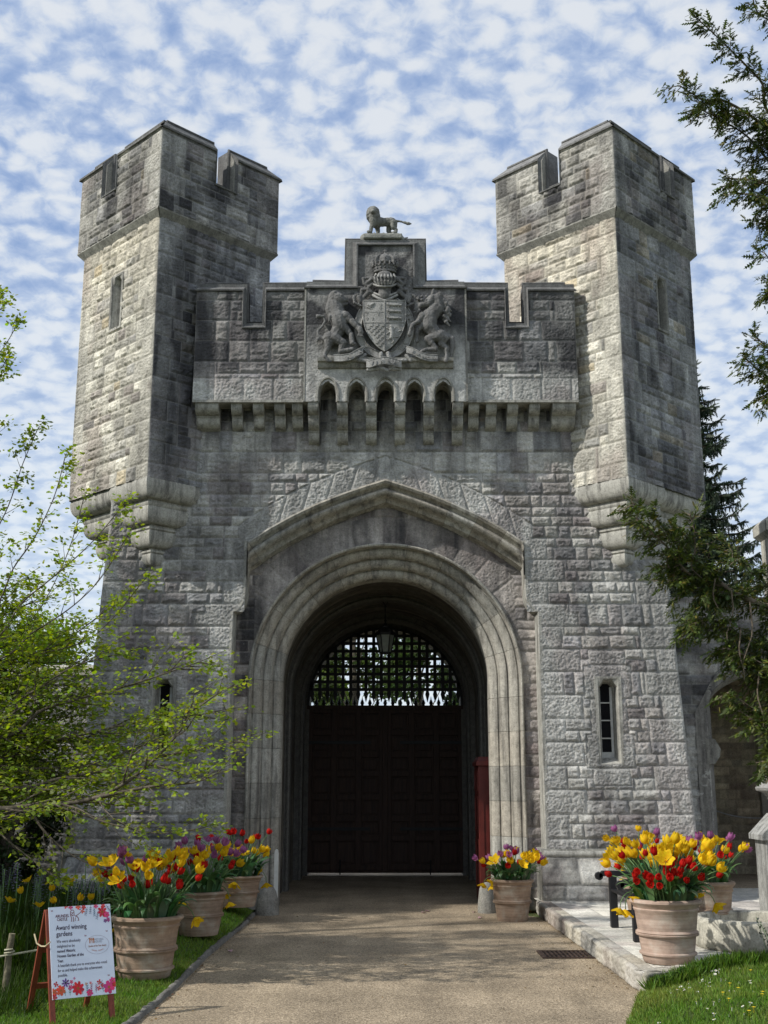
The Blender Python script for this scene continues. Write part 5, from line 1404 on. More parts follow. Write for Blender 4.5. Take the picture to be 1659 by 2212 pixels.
px_ax = Vector((1, 0, 0)); pz_ax = (Vector(AP(0, .6)) - Vector(AP(0, .2))).normalized(); pn_ax = px_ax.cross(pz_ax)
def ptext(s_, a, b, size, mat, align='LEFT', bold=0.0, sx=1.0, shear=0):
    sx *= .80
    p = PU(a, b, .0118); M = Matrix.Translation(p) @ Matrix((( px_ax.x, pz_ax.x, pn_ax.x, 0), (px_ax.y, pz_ax.y, pn_ax.y, 0), (px_ax.z, pz_ax.z, pn_ax.z, 0), (0, 0, 0, 1)))
    text_mesh(s_, size, .0004, mat, po_, M, 'lettering', align, bold, sx)
ptext('ARUNDEL', .10, .105, .031, M_ink2, bold=.0004); ptext('CASTLE', .12, .143, .031, M_ink2, bold=.0004)
ptext('Award winning', .10, .235, .052, M_ink, bold=.0006, sx=.98); ptext('gardens', .10, .305, .052, M_ink, bold=.0006)
for i, s_ in enumerate(('We were absolutely', 'delighted to be', 'named Historic', 'Houses Garden of the', 'Year.')): ptext(s_, .10, .385 + .053 * i, .031, M_ink, bold=.0005 if i >= 2 else 0, sx=.95)
for i, s_ in enumerate(('A heartfelt thank you to everyone who voted', 'for us and helped make this achievement', 'possible.')): ptext(s_, .10, .648 + .052 * i, .031, M_ink, sx=.87)
ptext('HISTORIC', .70, .392, .022, M_gi); ptext('HOUSES', .70, .418, .022, M_gi); ptext('Garden of the Year Award', .745, .462, .021, M_gold, 'CENTER', sx=.8)
def pflat(m, pts, c, o=.0115): m.add([PU(a, b, o) for a, b in pts], [tuple(range(len(pts)))], 0, c)
asp = PW_ / PH_
m = MB(); n_ = 48
for k in range(n_):
    t0, t1 = 2 * pi * k / n_, 2 * pi * (k + 1) / n_
    pflat(m, [(.745 + .195 * math.cos(t0), .45 + .105 * math.sin(t0)), (.745 + .195 * math.cos(t1), .45 + .105 * math.sin(t1)), (.745 + .19 * math.cos(t1), .45 + .102 * math.sin(t1)), (.745 + .19 * math.cos(t0), .45 + .102 * math.sin(t0))], (.35, .32, .4))
GC = (.45, .17, .06)
for x0, x1, y0, y1 in ((.62, .635, .375, .43), (.685, .70, .375, .43), (.635, .685, .385, .395), (.61, .625, .37, .382), (.632, .644, .37, .382), (.654, .666, .37, .382), (.676, .69, .37, .382), (.645, .651, .405, .43), (.669, .675, .405, .43), (.645, .675, .40, .406)):
    pflat(m, [(x0, y0), (x1, y0), (x1, y1), (x0, y1)], GC)
for k in range(9):
    if k == 4: continue
    x = .66 + k * .0215; y = .505 + .012 * math.sin(k / 8 * pi); 
    for j in range(4): a_ = j * pi / 2 + k; pflat(m, [(x, y), (x + .011 * math.cos(a_ - .4), y + .008 * math.sin(a_ - .4)), (x + .011 * math.cos(a_ + .4), y + .008 * math.sin(a_ + .4))], (.5, .2, .15), .0116)
m.build('award_badge', M_prt, po_, color=True, fix=False)
# lion emblem, drawn as a little outline of strokes
m = MB(); LC = (.22, .09, .10)
def stroke(pts, w):
    for (a0, b0), (a1, b1) in zip(pts, pts[1:]):
        dx, dy = a1 - a0, (b1 - b0) / asp; l = math.hypot(dx, dy) + 1e-9; nx, ny = -dy / l * w, dx / l * w * asp
        pflat(m, [(a0 + nx, b0 + ny), (a1 + nx, b1 + ny), (a1 - nx, b1 - ny), (a0 - nx, b0 - ny)], LC)
stroke([(.345, .06), (.36, .045), (.385, .045), (.40, .06), (.40, .10), (.42, .115), (.46, .10), (.49, .085), (.52, .07)], .005)
stroke([(.345, .06), (.34, .10), (.355, .13), (.355, .155), (.35, .17)], .006); stroke([(.385, .12), (.385, .15), (.39, .17)], .006); stroke([(.42, .115), (.445, .12), (.465, .14), (.47, .165)], .006); stroke([(.425, .13), (.41, .15), (.42, .168)], .005); stroke([(.36, .07), (.375, .085), (.39, .07)], .006); stroke([(.355, .09), (.37, .11), (.39, .1)], .007); stroke([(.45, .165), (.475, .166)], .004); stroke([(.345, .17), (.36, .171)], .004); stroke([(.375, .17), (.395, .171)], .004)
m.build('lion_emblem', M_prt, po_, color=True, fix=False)
m = MB(); pr_ = random.Random(12); oo = [.0115]
def pflower(x, y, r, c, n=6, c2=(.35, .12, .03), half=False, w=.42):
    oo[0] += .00004
    for k in range(n):
        a_ = (2 * pi * k / n if not half else pi * (.08 + .84 * k / (n - 1))) + .3 * (not half)
        q = tuple(min(1, max(0, v_ * pr_.uniform(.75, 1.3))) for v_ in c)
        P0 = [(0, 0), (r * .55, -r * w * .8), (r * .9, -r * w * .6), (r, 0), (r * .9, r * w * .6), (r * .55, r * w * .8)]
        pflat(m, [(x + (p * math.cos(a_) - s__ * math.sin(a_)), y + (p * math.sin(a_) + s__ * math.cos(a_)) * asp) for p, s__ in P0], q, oo[0])
    pflat(m, [(x + r * .22 * math.cos(t), y + r * .22 * math.sin(t) * asp) for t in np.linspace(0, 2 * pi, 9)[:-1]], c2, oo[0] + .00003)
def psprig(x, y, L, c, ang=-pi / 2, n=4):
    oo[0] += .00002
    for k in range(n):
        t = (k + 1) / n * L; 
        for s__ in (-1, 1):
            a_ = ang + s__ * .7; bx_, by_ = x + t * math.cos(ang), y + t * math.sin(ang) * asp; l = L * .3
            pflat(m, [(bx_, by_), (bx_ + l * .5 * math.cos(a_ - .3), by_ + l * .5 * math.sin(a_ - .3) * asp), (bx_ + l * math.cos(a_), by_ + l * math.sin(a_) * asp), (bx_ + l * .5 * math.cos(a_ + .3), by_ + l * .5 * math.sin(a_ + .3) * asp)], c, oo[0])
    pflat(m, [(x - .003, y), (x + .003, y), (x + .003 + L * math.cos(ang), y + L * math.sin(ang) * asp), (x - .003 + L * math.cos(ang), y + L * math.sin(ang) * asp)], c, oo[0])
RED, ORG, PNK, PRP, TEA = (.55, .02, .035), (.70, .09, .04), (.60, .05, .17), (.16, .05, .22), (.10, .18, .26)
for x in (.1, .2, .27, .36, .47, .55, .60, .68, .8, .93): psprig(x, .97, .10 + .05 * pr_.random(), pr_.choice([TEA, (.12, .2, .12), (.3, .08, .15)]), -pi / 2 + pr_.uniform(-.2, .2))
pflower(.13, .91, .075, ORG, 6); pflower(.02, .925, .06, ORG, 6); pflower(.06, .84, .038, RED, 4, half=False); pflower(.21, .835, .065, PRP, 7, (.02, .03, .03), False, .25); pflower(.40, .905, .10, RED, 8, (.3, .1, .02), False, .3)
pflower(.28, .89, .04, PNK, 5); pflower(.30, .83, .03, PNK, 5); pflower(.35, .795, .022, (.5, .2, .35), 4); pflower(.03, .975, .045, RED, 5); pflower(.58, .965, .055, PNK, 6); pflower(.53, .865, .022, (.6, .35, .25), 5); pflower(.60, .86, .022, (.7, .2, .2), 5)
pflower(.74, .86, .04, RED, 4); pflower(.79, .90, .035, RED, 4); pflower(.73, .925, .035, RED, 4); pflower(.89, .925, .095, PNK, 6); pflower(.955, .86, .055, PNK, 6); pflower(.98, .90, .04, RED, 6)
pflower(.35, .01, .04, PNK, 5); pflower(.27, -.0, .035, RED, 4); pflower(.47, .01, .045, ORG, 5); pflower(.56, .02, .04, RED, 5); pflower(.54, .065, .035, ORG, 4); pflower(.86, .085, .085, RED, 7, (.3, .1, .02), False, .3); pflower(.93, .12, .05, PNK, 6); pflower(.76, .015, .04, PNK, 5); pflower(.90, .19, .03, PRP, 5); pflower(.95, .18, .035, (.35, .05, .2), 5); pflower(.88, .02, .04, RED, 5)
for x, y, a_ in ((.62, .05, pi * .6), (.68, .03, pi * .55), (.73, .06, pi * .5), (.80, .10, pi * .6), (.93, .04, pi * .3)): psprig(x, y - .03, .11, pr_.choice([TEA, (.2, .22, .3)]), a_)
for x, y in ((.915, .31), (.565, .345), (.50, .045), (.42, .84), (.90, .80), (.05, .045)):
    pflat(m, [(x, y), (x - .018, y - .018), (x - .012, y + .006)], (.3, .04, .05), .0118); pflat(m, [(x, y), (x + .016, y + .004), (x + .006, y - .016)], (.12, .03, .06), .0118)
m.v = [p if abs(p[0] - .0185) < .2535 else (max(-.235, min(.272, p[0])), p[1], p[2]) for p in m.v]
zt_, zb_ = PU(0, 0)[2], PU(0, 1)[2]
m.v = [AP(p[0], max(.1655, min(.8145, (p[1] + .29) / math.tan(TH) if False else p[2] - .0035)), .0115 + (p[2] - p[2])) if not (zb_ <= p[2] <= zt_) else p for p in m.v]
m.build('floral_border', M_prt, po_, color=True, fix=False)
m = MB(); m.tube([(-.262, -.19, .58), (-.268, -.10, .54), (-.266, 0, .53), (-.268, .10, .54), (-.262, .19, .60)], .006, 5); m.build('rope_stay', simple_mat('rope', (.45, .38, .24), .9), ab)

# stake and rope in the flower bed
st_ = thing('rope_stake', 'cut branch stake carrying a thin rope at the lower left edge of the lawn', 'stake', (-3.25, 10.5, .04))
m = MB(); m.tube([(0, 0, -.05), (.012, 0, .15), (.02, .0, .36), (.035, 0, .50)], [.032, .031, .028, .027], 10); m.build('post', simple_mat('hazel_bark', (.16, .14, .09), .9, noise=.5, scale=25, bump=.5), st_, autosmooth=40)
m = MB(); m.tube([(-2.2, -.5, .30), (-1.0, -.25, .18), (0.02, -.03, .33), (.3, .15, .36), (.55, .35, .42)], .009, 6); m.tube([(.055 * math.cos(t) * .7 + .02, .04 * math.sin(t), .33 + .004 * t) for t in np.linspace(0, 12, 30)], .007, 5); m.build('rope', simple_mat('pale_rope', (.42, .40, .28), .9), st_)

# ================================================================== PLANTS
def cloud(name, P, D, U_, S, tmpl, mat, parent=None, c0=(1, 1, 1), cv=.3, seed=0, cols=None):
    """many small leaves in one mesh: template points (along D, across) scaled by S at P, leaf normal from U_"""
    P = np.asarray(P, float); D = np.asarray(D, float); U_ = np.asarray(U_, float); S = np.asarray(S, float)
    D = D / (np.linalg.norm(D, axis=1, keepdims=True) + 1e-9); A = np.cross(U_, D); A = A / (np.linalg.norm(A, axis=1, keepdims=True) + 1e-9); Nn = np.cross(D, A)
    T = np.array(tmpl, float); k = len(T); n = len(P)
    if T.shape[1] == 2: T = np.hstack([T, np.zeros((k, 1))])
    V = P[:, None] + S[:, None, None] * (D[:, None] * T[None, :, 0:1] + A[:, None] * T[None, :, 1:2] + Nn[:, None] * T[None, :, 2:3])
    me = bpy.data.meshes.new(name)
    me.vertices.add(n * k); me.vertices.foreach_set('co', V.astype(np.float32).ravel())
    me.loops.add(n * k); me.loops.foreach_set('vertex_index', np.arange(n * k, dtype=np.int32))
    me.polygons.add(n); me.polygons.foreach_set('loop_start', (np.arange(n) * k).astype(np.int32))
    me.update(calc_edges=True)
    r = np.random.default_rng(seed)
    base = np.tile(np.array(c0), (n, 1)) if cols is None else np.asarray(cols)
    base = base * (1 + cv * (r.random((n, 1)) * 2 - 1)) * (1 + cv * .35 * (r.random((n, 3)) * 2 - 1))
    a = me.color_attributes.new('Col', 'FLOAT_COLOR', 'POINT'); ca = np.ones((n, k, 4), np.float32); ca[:, :, :3] = base[:, None]
    a.data.foreach_set('color', ca.ravel())
    return link(name, me, mat, parent, True)
def leaf_mat(name, trans=.45, rough=.5, spec=.35):
    m, nt, b = mat_new(name)
    at = N(nt, 'ShaderNodeAttribute', attribute_name='Col')
    nt.links.new(at.outputs['Color'], b.inputs['Base Color']); b.inputs['Roughness'].default_value = rough; b.inputs['Specular IOR Level'].default_value = spec
    tr = N(nt, 'ShaderNodeBsdfTranslucent'); hs = N(nt, 'ShaderNodeHueSaturation', {'Color': at.outputs['Color'], 'Value': 1.7, 'Saturation': 1.15}); nt.links.new(hs.outputs[0], tr.inputs['Color'])
    ms = N(nt, 'ShaderNodeMixShader', {0: trans}); nt.links.new(b.outputs[0], ms.inputs[1]); nt.links.new(tr.outputs[0], ms.inputs[2])
    nt.links.new(ms.outputs[0], nt.nodes['Material Output'].inputs['Surface']); return m
M_leaf = leaf_mat('fresh_leaf'); M_needle = leaf_mat('dark_needle', .18, .55, .3); M_grass = leaf_mat('grass_blade', .35, .6, .2)
M_tleaf = leaf_mat('tulip_leaf', .25, .42, .45)
M_bark = simple_mat('grey_bark', (.10, .085, .065), .9, .1, noise=.5, scale=20, bump=.4)
M_bark2 = simple_mat('yew_bark', (.15, .12, .09), .9, .1, noise=.5, scale=20, bump=.4)
MAPLE = [(0, 0), (.18, .30), (.42, .50), (.45, .25), (.75, .30), (1.0, 0), (.75, -.30), (.45, -.25), (.42, -.50), (.18, -.30)]
OVAL = [(0, 0), (.3, .26), (.7, .22), (1, 0), (.7, -.22), (.3, -.26)]
SHOOT = [(0, .03), (.16, .19), (.2, .04), (.36, .22), (.4, .04), (.56, .20), (.6, .03), (.76, .15), (.8, .03), (1.0, .0), (.8, -.03), (.76, -.15), (.6, -.03), (.56, -.20), (.4, -.04), (.36, -.22), (.2, -.04), (.16, -.19), (0, -.03)]
def spline(pts, n):
    pts = [Vector(p) for p in pts]; out = []
    for i in range(len(pts) - 1):
        p0 = pts[max(0, i - 1)]; p1 = pts[i]; p2 = pts[i + 1]; p3 = pts[min(len(pts) - 1, i + 2)]
        for k in range(n):
            t = k / n
            out.append(.5 * ((2 * p1) + (p2 - p0) * t + (2 * p0 - 5 * p1 + 4 * p2 - p3) * t * t + (-p0 + 3 * p1 - 3 * p2 + p3) * t ** 3))
    out.append(pts[-1]); return out

# ---------------------------------------------------------------- maple on the left
def maple():
    t = thing('maple_tree', 'young maple with thin dark branches and fresh lime green leaves reaching in from the left', 'tree', (-8.2, 12.6, 0))
    rt = random.Random(21); mb = MB(); tw = MB(); LP_ = []; LD = []; LU = []; LS = []; LC_ = []
    tp = [(-8.2, 12.6, -.1), (-8.15, 12.6, 1.2), (-8.25, 12.7, 3.0), (-8.1, 12.5, 5.2), (-8.0, 12.6, 7.4), (-7.9, 12.5, 9.0)]
    mb.tube(spline(tp, 5), [.17 - .14 * i / 25 for i in range(26)], 8)
    def add_leaves(p, d, n, sc=1.0, lit=1.0):
        for _ in range(n):
            o = Vector((rt.gauss(0, .05), rt.gauss(0, .05), rt.gauss(0, .028)))
            LP_.append(p + o); dd = Vector((rt.gauss(0, 1), rt.gauss(0, 1), rt.gauss(-.25, .35))) + d * .8; LD.append(dd)
            LU.append(Vector((rt.gauss(0, .55), rt.gauss(0, .55), 1))); LS.append(sc * rt.uniform(.028, .058))
            g = rt.random(); LC_.append((.175 + .07 * g, .245 + .05 * g, .04))
    def twig(p, d, L, r, dens, level):
        n = max(3, int(L / .09)); q = p.copy(); pts = [q.copy()]
        dd = d.normalized()
        for i in range(n):
            dd = (dd + Vector((rt.gauss(0, .10), rt.gauss(0, .10), rt.gauss(.015, .07)))).normalized()
            q = q + dd * (L / n); pts.append(q.copy())
            if rt.random() < dens: add_leaves(q, dd, rt.choice((2, 3, 3, 5)))
            if level > 0 and rt.random() < .40:
                sd_ = dd.cross(Vector((rt.gauss(0, .35), rt.gauss(0, .35), 1))).normalized() * rt.choice((-1, 1))
                twig(q, dd * .75 + sd_ * .8 + Vector((0, 0, rt.uniform(-.05, .25))), L * rt.uniform(.3, .55), r * .5, min(1, dens * 1.15), level - 1)
        add_leaves(pts[-1], dd, 4)
        tw.tube(pts, [max(.0022, r * (1 - .8 * i / n)) for i in range(n + 1)], 4, cap=False)
    def bough(px, Y0, Y1, r, dens=.7, side=.75, tl=.8, root=None, lv=1, gap=.13):
        n = len(px); pts = [W(u, v, Y0 + (Y1 - Y0) * i / (n - 1)) for i, (u, v) in enumerate(px)]
        if root is not None: pts = [Vector(root)] + pts
        sp = spline(pts, 8); N_ = len(sp)
        mb.tube(sp, [max(.005, r * (1 - .85 * i / (N_ - 1))) for i in range(N_)], 6)
        acc = 0
        for i in range(1, N_):
            seg = sp[i] - sp[i - 1]; acc += seg.length
            if i / N_ < .12 and root is not None: acc = 0; continue
            while acc > gap:
                acc -= gap; f_ = i / N_
                d = seg.normalized(); s_ = d.cross(Vector((rt.gauss(0, .5), rt.gauss(0, .5) - .2, 1))).normalized() * rt.choice((-1, 1))
                twig(sp[i], d * .8 + s_ * side + Vector((0, 0, rt.uniform(-.12, .22))), tl * (1.05 - .65 * f_) * rt.uniform(.5, 1.1), r * .35, dens, lv)
        twig(sp[-1], sp[-1] - sp[-2], tl * .35, .005, 1, 0)
    R0 = lambda z: (-8.15, 12.6, z)
    # upper airy boughs
    bough([(-120, 1370), (40, 1210), (110, 1090), (140, 990)], 12.2, 12.0, .014, .55, .6, .34, R0(3.6))
    bough([(-120, 1300), (0, 1130), (50, 1000), (80, 930)], 12.8, 12.6, .012, .55, .6, .34, R0(3.8))
    bough([(-120, 1420), (60, 1290), (190, 1180), (270, 1085)], 11.6, 11.2, .014, .45, .6, .32, R0(3.3))
    bough([(-100, 1440), (80, 1360), (200, 1270), (280, 1150)], 12.0, 11.6, .014, .6, .6, .45, R0(3.2))
    bough([(-100, 1180), (-30, 1000), (-5, 930)], 12.5, 12.5, .012, .6, .6, .35, R0(4.2))
    bough([(-100, 1480), (60, 1420), (200, 1375), (310, 1255)], 12.4, 12.0, .014, .6, .6, .45, R0(2.9))
    bough([(-100, 1500), (60, 1350), (140, 1210), (180, 1080)], 12.9, 12.6, .012, .5, .6, .34, R0(3.4))
    bough([(-60, 810), (0, 760), (35, 705)], 12.2, 12.2, .010, .8, .5, .25, R0(6.0)); bough([(-60, 690), (-5, 640)], 12.2, 12.2, .010, .8, .5, .2, R0(6.4)); bough([(-60, 830), (10, 770)], 12.4, 12.3, .010, .8, .5, .2, R0(5.6))
    # middle, dense
    bough([(-80, 1600), (100, 1530), (280, 1480), (430, 1430)], 11.9, 11.6, .026, .9, .8, .8, R0(2.6))
    bough([(-80, 1640), (120, 1600), (300, 1560), (480, 1538)], 12.4, 11.9, .026, .9, .8, .9, R0(2.4), gap=.11)
    bough([(-80, 1560), (60, 1500), (160, 1440), (270, 1410)], 12.0, 12.0, .022, .9, .8, .9, R0(2.8), gap=.10)
    bough([(-80, 1450), (40, 1420), (130, 1390), (240, 1310)], 12.6, 12.4, .02, .9, .8, .8, R0(3.0), gap=.11)
    bough([(-80, 1700), (140, 1680), (320, 1640), (440, 1615), (520, 1600)], 11.7, 11.3, .024, .85, .7, .8, R0(2.2), gap=.12)
    # the long low bough
    bough([(-100, 1745), (60, 1742), (200, 1725), (300, 1670), (380, 1590), (425, 1520)], 11.4, 11.0, .036, .75, .8, 1.0, R0(1.7), gap=.11)
    bough([(200, 1725), (320, 1700), (420, 1690), (470, 1670)], 11.2, 10.8, .018, .85, .7, .7)
    bough([(120, 1740), (240, 1780), (340, 1800), (430, 1790)], 11.2, 11.0, .012, .45, .6, .5)
    bough([(60, 1742), (100, 1800), (160, 1850), (230, 1880)], 11.4, 11.2, .016, .5, .6, .5); bough([(-40, 1745), (0, 1800), (60, 1850), (120, 1895)], 11.4, 11.1, .014, .55, .6, .45)
    bough([(-60, 1650), (60, 1660), (200, 1650), (330, 1600)], 12.2, 11.8, .022, .9, .8, .9, R0(2.3), gap=.10)
    bough([(-60, 1560), (40, 1580), (140, 1600), (260, 1620)], 12.6, 12.6, .022, .95, .8, .9, R0(2.3), gap=.09)
    for (a0, b0, c0, d0) in ((-70, 1540, 230, 1500), (-70, 1620, 260, 1590), (-70, 1680, 250, 1700), (-70, 1590, 180, 1545), (-70, 1500, 170, 1480), (-70, 1660, 200, 1640), (-70, 1710, 160, 1735), (-70, 1420, 110, 1370), (-70, 1460, 150, 1430), (-70, 1520, 120, 1460), (-70, 1380, 70, 1300), (-70, 1640, 130, 1670), (-70, 1600, 120, 1610), (-70, 1350, 50, 1250)):
        bough([(a0, b0), ((a0 + c0) / 2, (b0 + d0) / 2 - 8), (c0, d0)], 12.8, 12.4, .016, 1.0, .8, .75, R0(2.3), gap=.08)
    # crown outside the picture that shades the left of the gate
    for k in range(16):
        a_ = rt.uniform(0, 2 * pi); e_ = rt.uniform(-.1, 1.0); L = rt.uniform(1.6, 2.9)
        p0 = Vector((-8.0, 12.6, rt.uniform(3.0, 7.6))); d = Vector((math.cos(a_) * math.cos(e_), math.sin(a_) * math.cos(e_), math.sin(e_)))
        q = p0 + d * L
        if q.x > -5.4: q.x = -5.4 - rt.random() * .4
        sp = spline([p0, p0 + (q - p0) * .5 + Vector((0, 0, .15)), q], 5); mb.tube(sp, [.03 - .0024 * i for i in range(len(sp))], 5)
        for i in range(2, len(sp)):
            for _ in range(4): twig(sp[i], Vector((rt.gauss(0, 1), rt.gauss(0, 1), rt.gauss(.1, .5))), rt.uniform(.4, .8), .008, .9, 0)
    mb.build('trunk', M_bark, t, True, smooth=True, fix=False); tw.build('twigs', M_bark, t, True, fix=False)
    k_ = [i for i, p in enumerate(LP_)]
    cloud('crown', LP_, LD, LU, LS, MAPLE, M_leaf, t, cv=.35, seed=2, cols=LC_)
    print('maple leaves', len(LP_))
maple()

def bush_tree(name, label, cat, x, y, h, r, base, c, n, seed, leaf=.09, trunk_r=.2, group=None, squash=1.0, mat=None):
    t = thing(name, label, cat, (x, y, 0), group); rr_ = np.random.default_rng(seed); rd = random.Random(seed)
    m = MB(); top = Vector((x + rd.uniform(-.3, .3), y, h * .85)); sp = spline([(x, y, -.1), (x + .1, y, h * .3), tuple(top)], 6)
    m.tube(sp, [trunk_r * (1 - .8 * i / 12) for i in range(13)], 7)
    cs = []
    for k in range(26):
        a_ = rd.uniform(0, 2 * pi); zf = rd.random(); zc = base + (h - base) * (.08 + .88 * zf)
        rad = r * math.sqrt(max(.05, 1 - (2 * zf - .9) ** 2 * .9)) * rd.uniform(.35, .95); c_ = Vector((x + rad * math.cos(a_), y + rad * math.sin(a_) * squash, zc)); cs.append((c_, r * rd.uniform(.22, .42)))
        s0 = sp[min(12, int(2 + 9 * zf))]; m.tube([s0, s0 * .5 + c_ * .5 + Vector((0, 0, .1)), c_], [.05, .03, .012], 5)
    m.build('trunk', M_bark, t, True, fix=False)
    P = []; 
    per = n // len(cs)
    for c_, r_ in cs:
        d = rr_.normal(size=(per, 3)); d /= np.linalg.norm(d, axis=1, keepdims=True); q = np.array(c_) + d * (r_ * rr_.random((per, 1)) ** .45) * np.array([1, 1, .75]); P.append(q)
    P = np.vstack(P); D = rr_.normal(size=P.shape); U2 = rr_.normal(size=P.shape) * .8 + np.array([0, 0, .9]); S = leaf * (.6 + .8 * rr_.random(len(P)))
    cl = np.tile(np.array(c), (len(P), 1)) * (.65 + .7 * vn(P[:, 0] * 1.2 + 5, P[:, 2] * 1.2 + P[:, 1], seed))[:, None]
    cloud('crown', P, D, U2, S, OVAL, mat or M_leaf, t, cv=.3, seed=seed, cols=cl); return t
bush_tree('garden_tree', 'dense mid green tree behind the maple at the left edge', 'tree', -8.6, 19.8, 6.0, 1.9, .6, (.07, .125, .022), 15000, 5, .10)
bush_tree('garden_tree', 'unseen tall broad tree left of the flower bed, added to shade it and the left wall', 'tree', -9.4, 15.6, 9.0, 2.6, 1.8, (.07, .12, .022), 24000, 15, .13, .3)  # out of view, added for its shadow on bed and wall
bush_tree('garden_tree', 'bright yellow green young tree beyond the garden wall left of the gatehouse', 'tree', -9.4, 31, 6.2, 1.8, 2.2, (.15, .22, .03), 7000, 6, .13)
bush_tree('shrub', 'rounded lime green shrub at the left edge low behind the sign', 'shrub', -6.6, 17.0, 3.7, 1.2, .1, (.055, .095, .02), 12000, 8, .08)
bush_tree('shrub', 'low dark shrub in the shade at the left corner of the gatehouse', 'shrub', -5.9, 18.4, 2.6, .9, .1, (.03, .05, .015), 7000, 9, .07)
# trees seen through the portcullis
for i, (x, y, h, r, c) in enumerate(((-1.6, 60, 12.5, 3.0, (.07, .10, .03)), (1.6, 56, 13.5, 2.8, (.05, .08, .025)), (5.2, 60, 12, 2.6, (.13, .17, .03)), (-3.4, 70, 9, 1.6, (.10, .14, .03)))):
    bush_tree('courtyard_tree', ['broad grey green tree in the courtyard seen left of centre through the portcullis', 'tall dark green tree in the courtyard seen through the middle of the portcullis', 'sunny yellow green tree in the courtyard seen at the right of the portcullis', 'small distant tree at the far left of the portcullis opening'][i], 'tree', x, y, h, r, .6, c, 14000, 40 + i, .26, .3, 'courtyard trees seen through the portcullis')

# ---------------------------------------------------------------- yew on the right
def yew():
    t = thing('yew_tree', 'dark yew tree reaching in from the right with drooping needled sprays and bare pale twigs', 'tree', (6.3, 8.6, 0))
    rt = random.Random(4); mb = MB(); tw = MB(); P = []; D = []; U_ = []; S = []; C_ = []
    mb.tube(spline([(6.3, 8.6, -.1), (6.2, 8.6, 1.5), (6.35, 8.7, 3.5), (6.2, 8.6, 5.5), (6.3, 8.6, 7.6)], 5), [.32 - .013 * i for i in range(21)], 10)
    def spray(p, d, L):
        """a drooping branchlet set with needled shoots"""
        n = max(3, int(L / .028)); q = p.copy(); dd = d.normalized(); pts = [q.copy()]
        for i in range(n):
            dd = (dd + Vector((rt.gauss(0, .10), rt.gauss(0, .10), -.06 + rt.gauss(0, .07)))).normalized(); q = q + dd * (L / n); pts.append(q.copy())
            for _ in range(8):
                s_ = dd.cross(Vector((rt.gauss(0, .6), rt.gauss(0, .6), 1))).normalized() * rt.choice((-1, 1))
                P.append(q + Vector((rt.gauss(0, .018), rt.gauss(0, .018), rt.gauss(0, .016)))); D.append(dd * .8 + s_ * .7 + Vector((0, 0, rt.uniform(-.8, .15)))); U_.append(Vector((rt.gauss(0, .6), rt.gauss(0, .6), 1))); S.append(rt.uniform(.026, .055))
                g = rt.random(); C_.append((.045 + .055 * g * g, .068 + .06 * g * g, .016) if rt.random() > .08 else (.17, .15, .03))
        P.append(q); D.append(dd); U_.append(Vector((rt.gauss(0, .5), rt.gauss(0, .5), 1))); S.append(.09); C_.append((.06, .085, .022))
        tw.tube([pts[0], pts[len(pts) // 2], pts[-1]], [.004, .003, .002], 3, cap=False)
    def limb(px, Y0, Y1, r, side=.5, gap=.035, root=None, start=0.0, droop=1.0):
        n = len(px); pts = [W(u, v, Y0 + (Y1 - Y0) * i / (n - 1)) for i, (u, v) in enumerate(px)]
        if root is not None: pts = [Vector(root)] + pts
        sp = spline(pts, 8); N_ = len(sp); mb.tube(sp, [max(.005, r * (1 - .85 * i / (N_ - 1))) for i in range(N_)], 6)
        acc = 0
        for i in range(1, N_):
            seg = sp[i] - sp[i - 1]; acc += seg.length
            if i / N_ < start: acc = 0; continue
            while acc > gap:
                acc -= gap; f_ = i / N_; d = seg.normalized(); s_ = d.cross(Vector((rt.gauss(0, .4), rt.gauss(0, .4), 1))).normalized() * rt.choice((-1, 1))
                spray(sp[i], d * .7 + s_ * .7 + Vector((0, 0, rt.uniform(-.9, .35) * droop)), side * (1.1 - .6 * f_) * rt.uniform(.4, 1.1))
    RT = lambda z: (6.25, 8.6, z)
    # upper sprays against the sky
    limb([(1760, 290), (1640, 170), (1560, 90), (1497, 32)], 7.4, 7.0, .016, .17, .03, RT(6.6), .10)
    limb([(1780, 400), (1660, 280), (1570, 220), (1520, 215), (1468, 185)], 7.6, 7.1, .018, .24, .024, RT(6.2), .10)
    limb([(1780, 460), (1680, 370), (1620, 300), (1560, 260), (1510, 235)], 7.8, 7.4, .016, .24, .024, RT(6.0), .10)
    limb([(1780, 520), (1700, 440), (1650, 395), (1570, 385)], 7.7, 7.4, .012, .22, .026, RT(5.8), .10)
    limb([(1760, 500), (1690, 450), (1640, 425), (1575, 415)], 7.5, 7.3, .012, .22, .03, RT(5.6), .10)
    limb([(1780, 80), (1700, 60), (1640, 30), (1625, -10)], 7.4, 7.2, .012, .18, .03, RT(7.0), .10)
    limb([(1750, 640), (1690, 590), (1650, 545)], 7.5, 7.4, .010, .16, .03, RT(5.0), .10); limb([(1750, 820), (1680, 770), (1625, 720)], 7.5, 7.4, .012, .2, .03, RT(4.6), .10); limb([(1750, 860), (1680, 830), (1605, 770)], 7.5, 7.3, .012, .22, .03, RT(4.3), .10)
    # the big spray across the gatehouse corner
    limb([(1780, 1330), (1660, 1310), (1570, 1270), (1480, 1190), (1420, 1125), (1365, 1085)], 8.2, 7.9, .030, .25, .021, RT(3.2), .10)
    limb([(1570, 1270), (1490, 1240), (1440, 1180), (1375, 1120)], 8.1, 7.8, .012, .24, .021)
    limb([(1600, 1290), (1530, 1280), (1470, 1260), (1440, 1215)], 8.2, 8.0, .012, .32, .019)
    limb([(1500, 1215), (1500, 1150), (1490, 1110)], 8.1, 8.0, .008, .2, .028)
    limb([(1780, 1440), (1680, 1400), (1600, 1370), (1540, 1340), (1490, 1350)], 8.3, 8.0, .016, .36, .017, RT(2.9), .10)
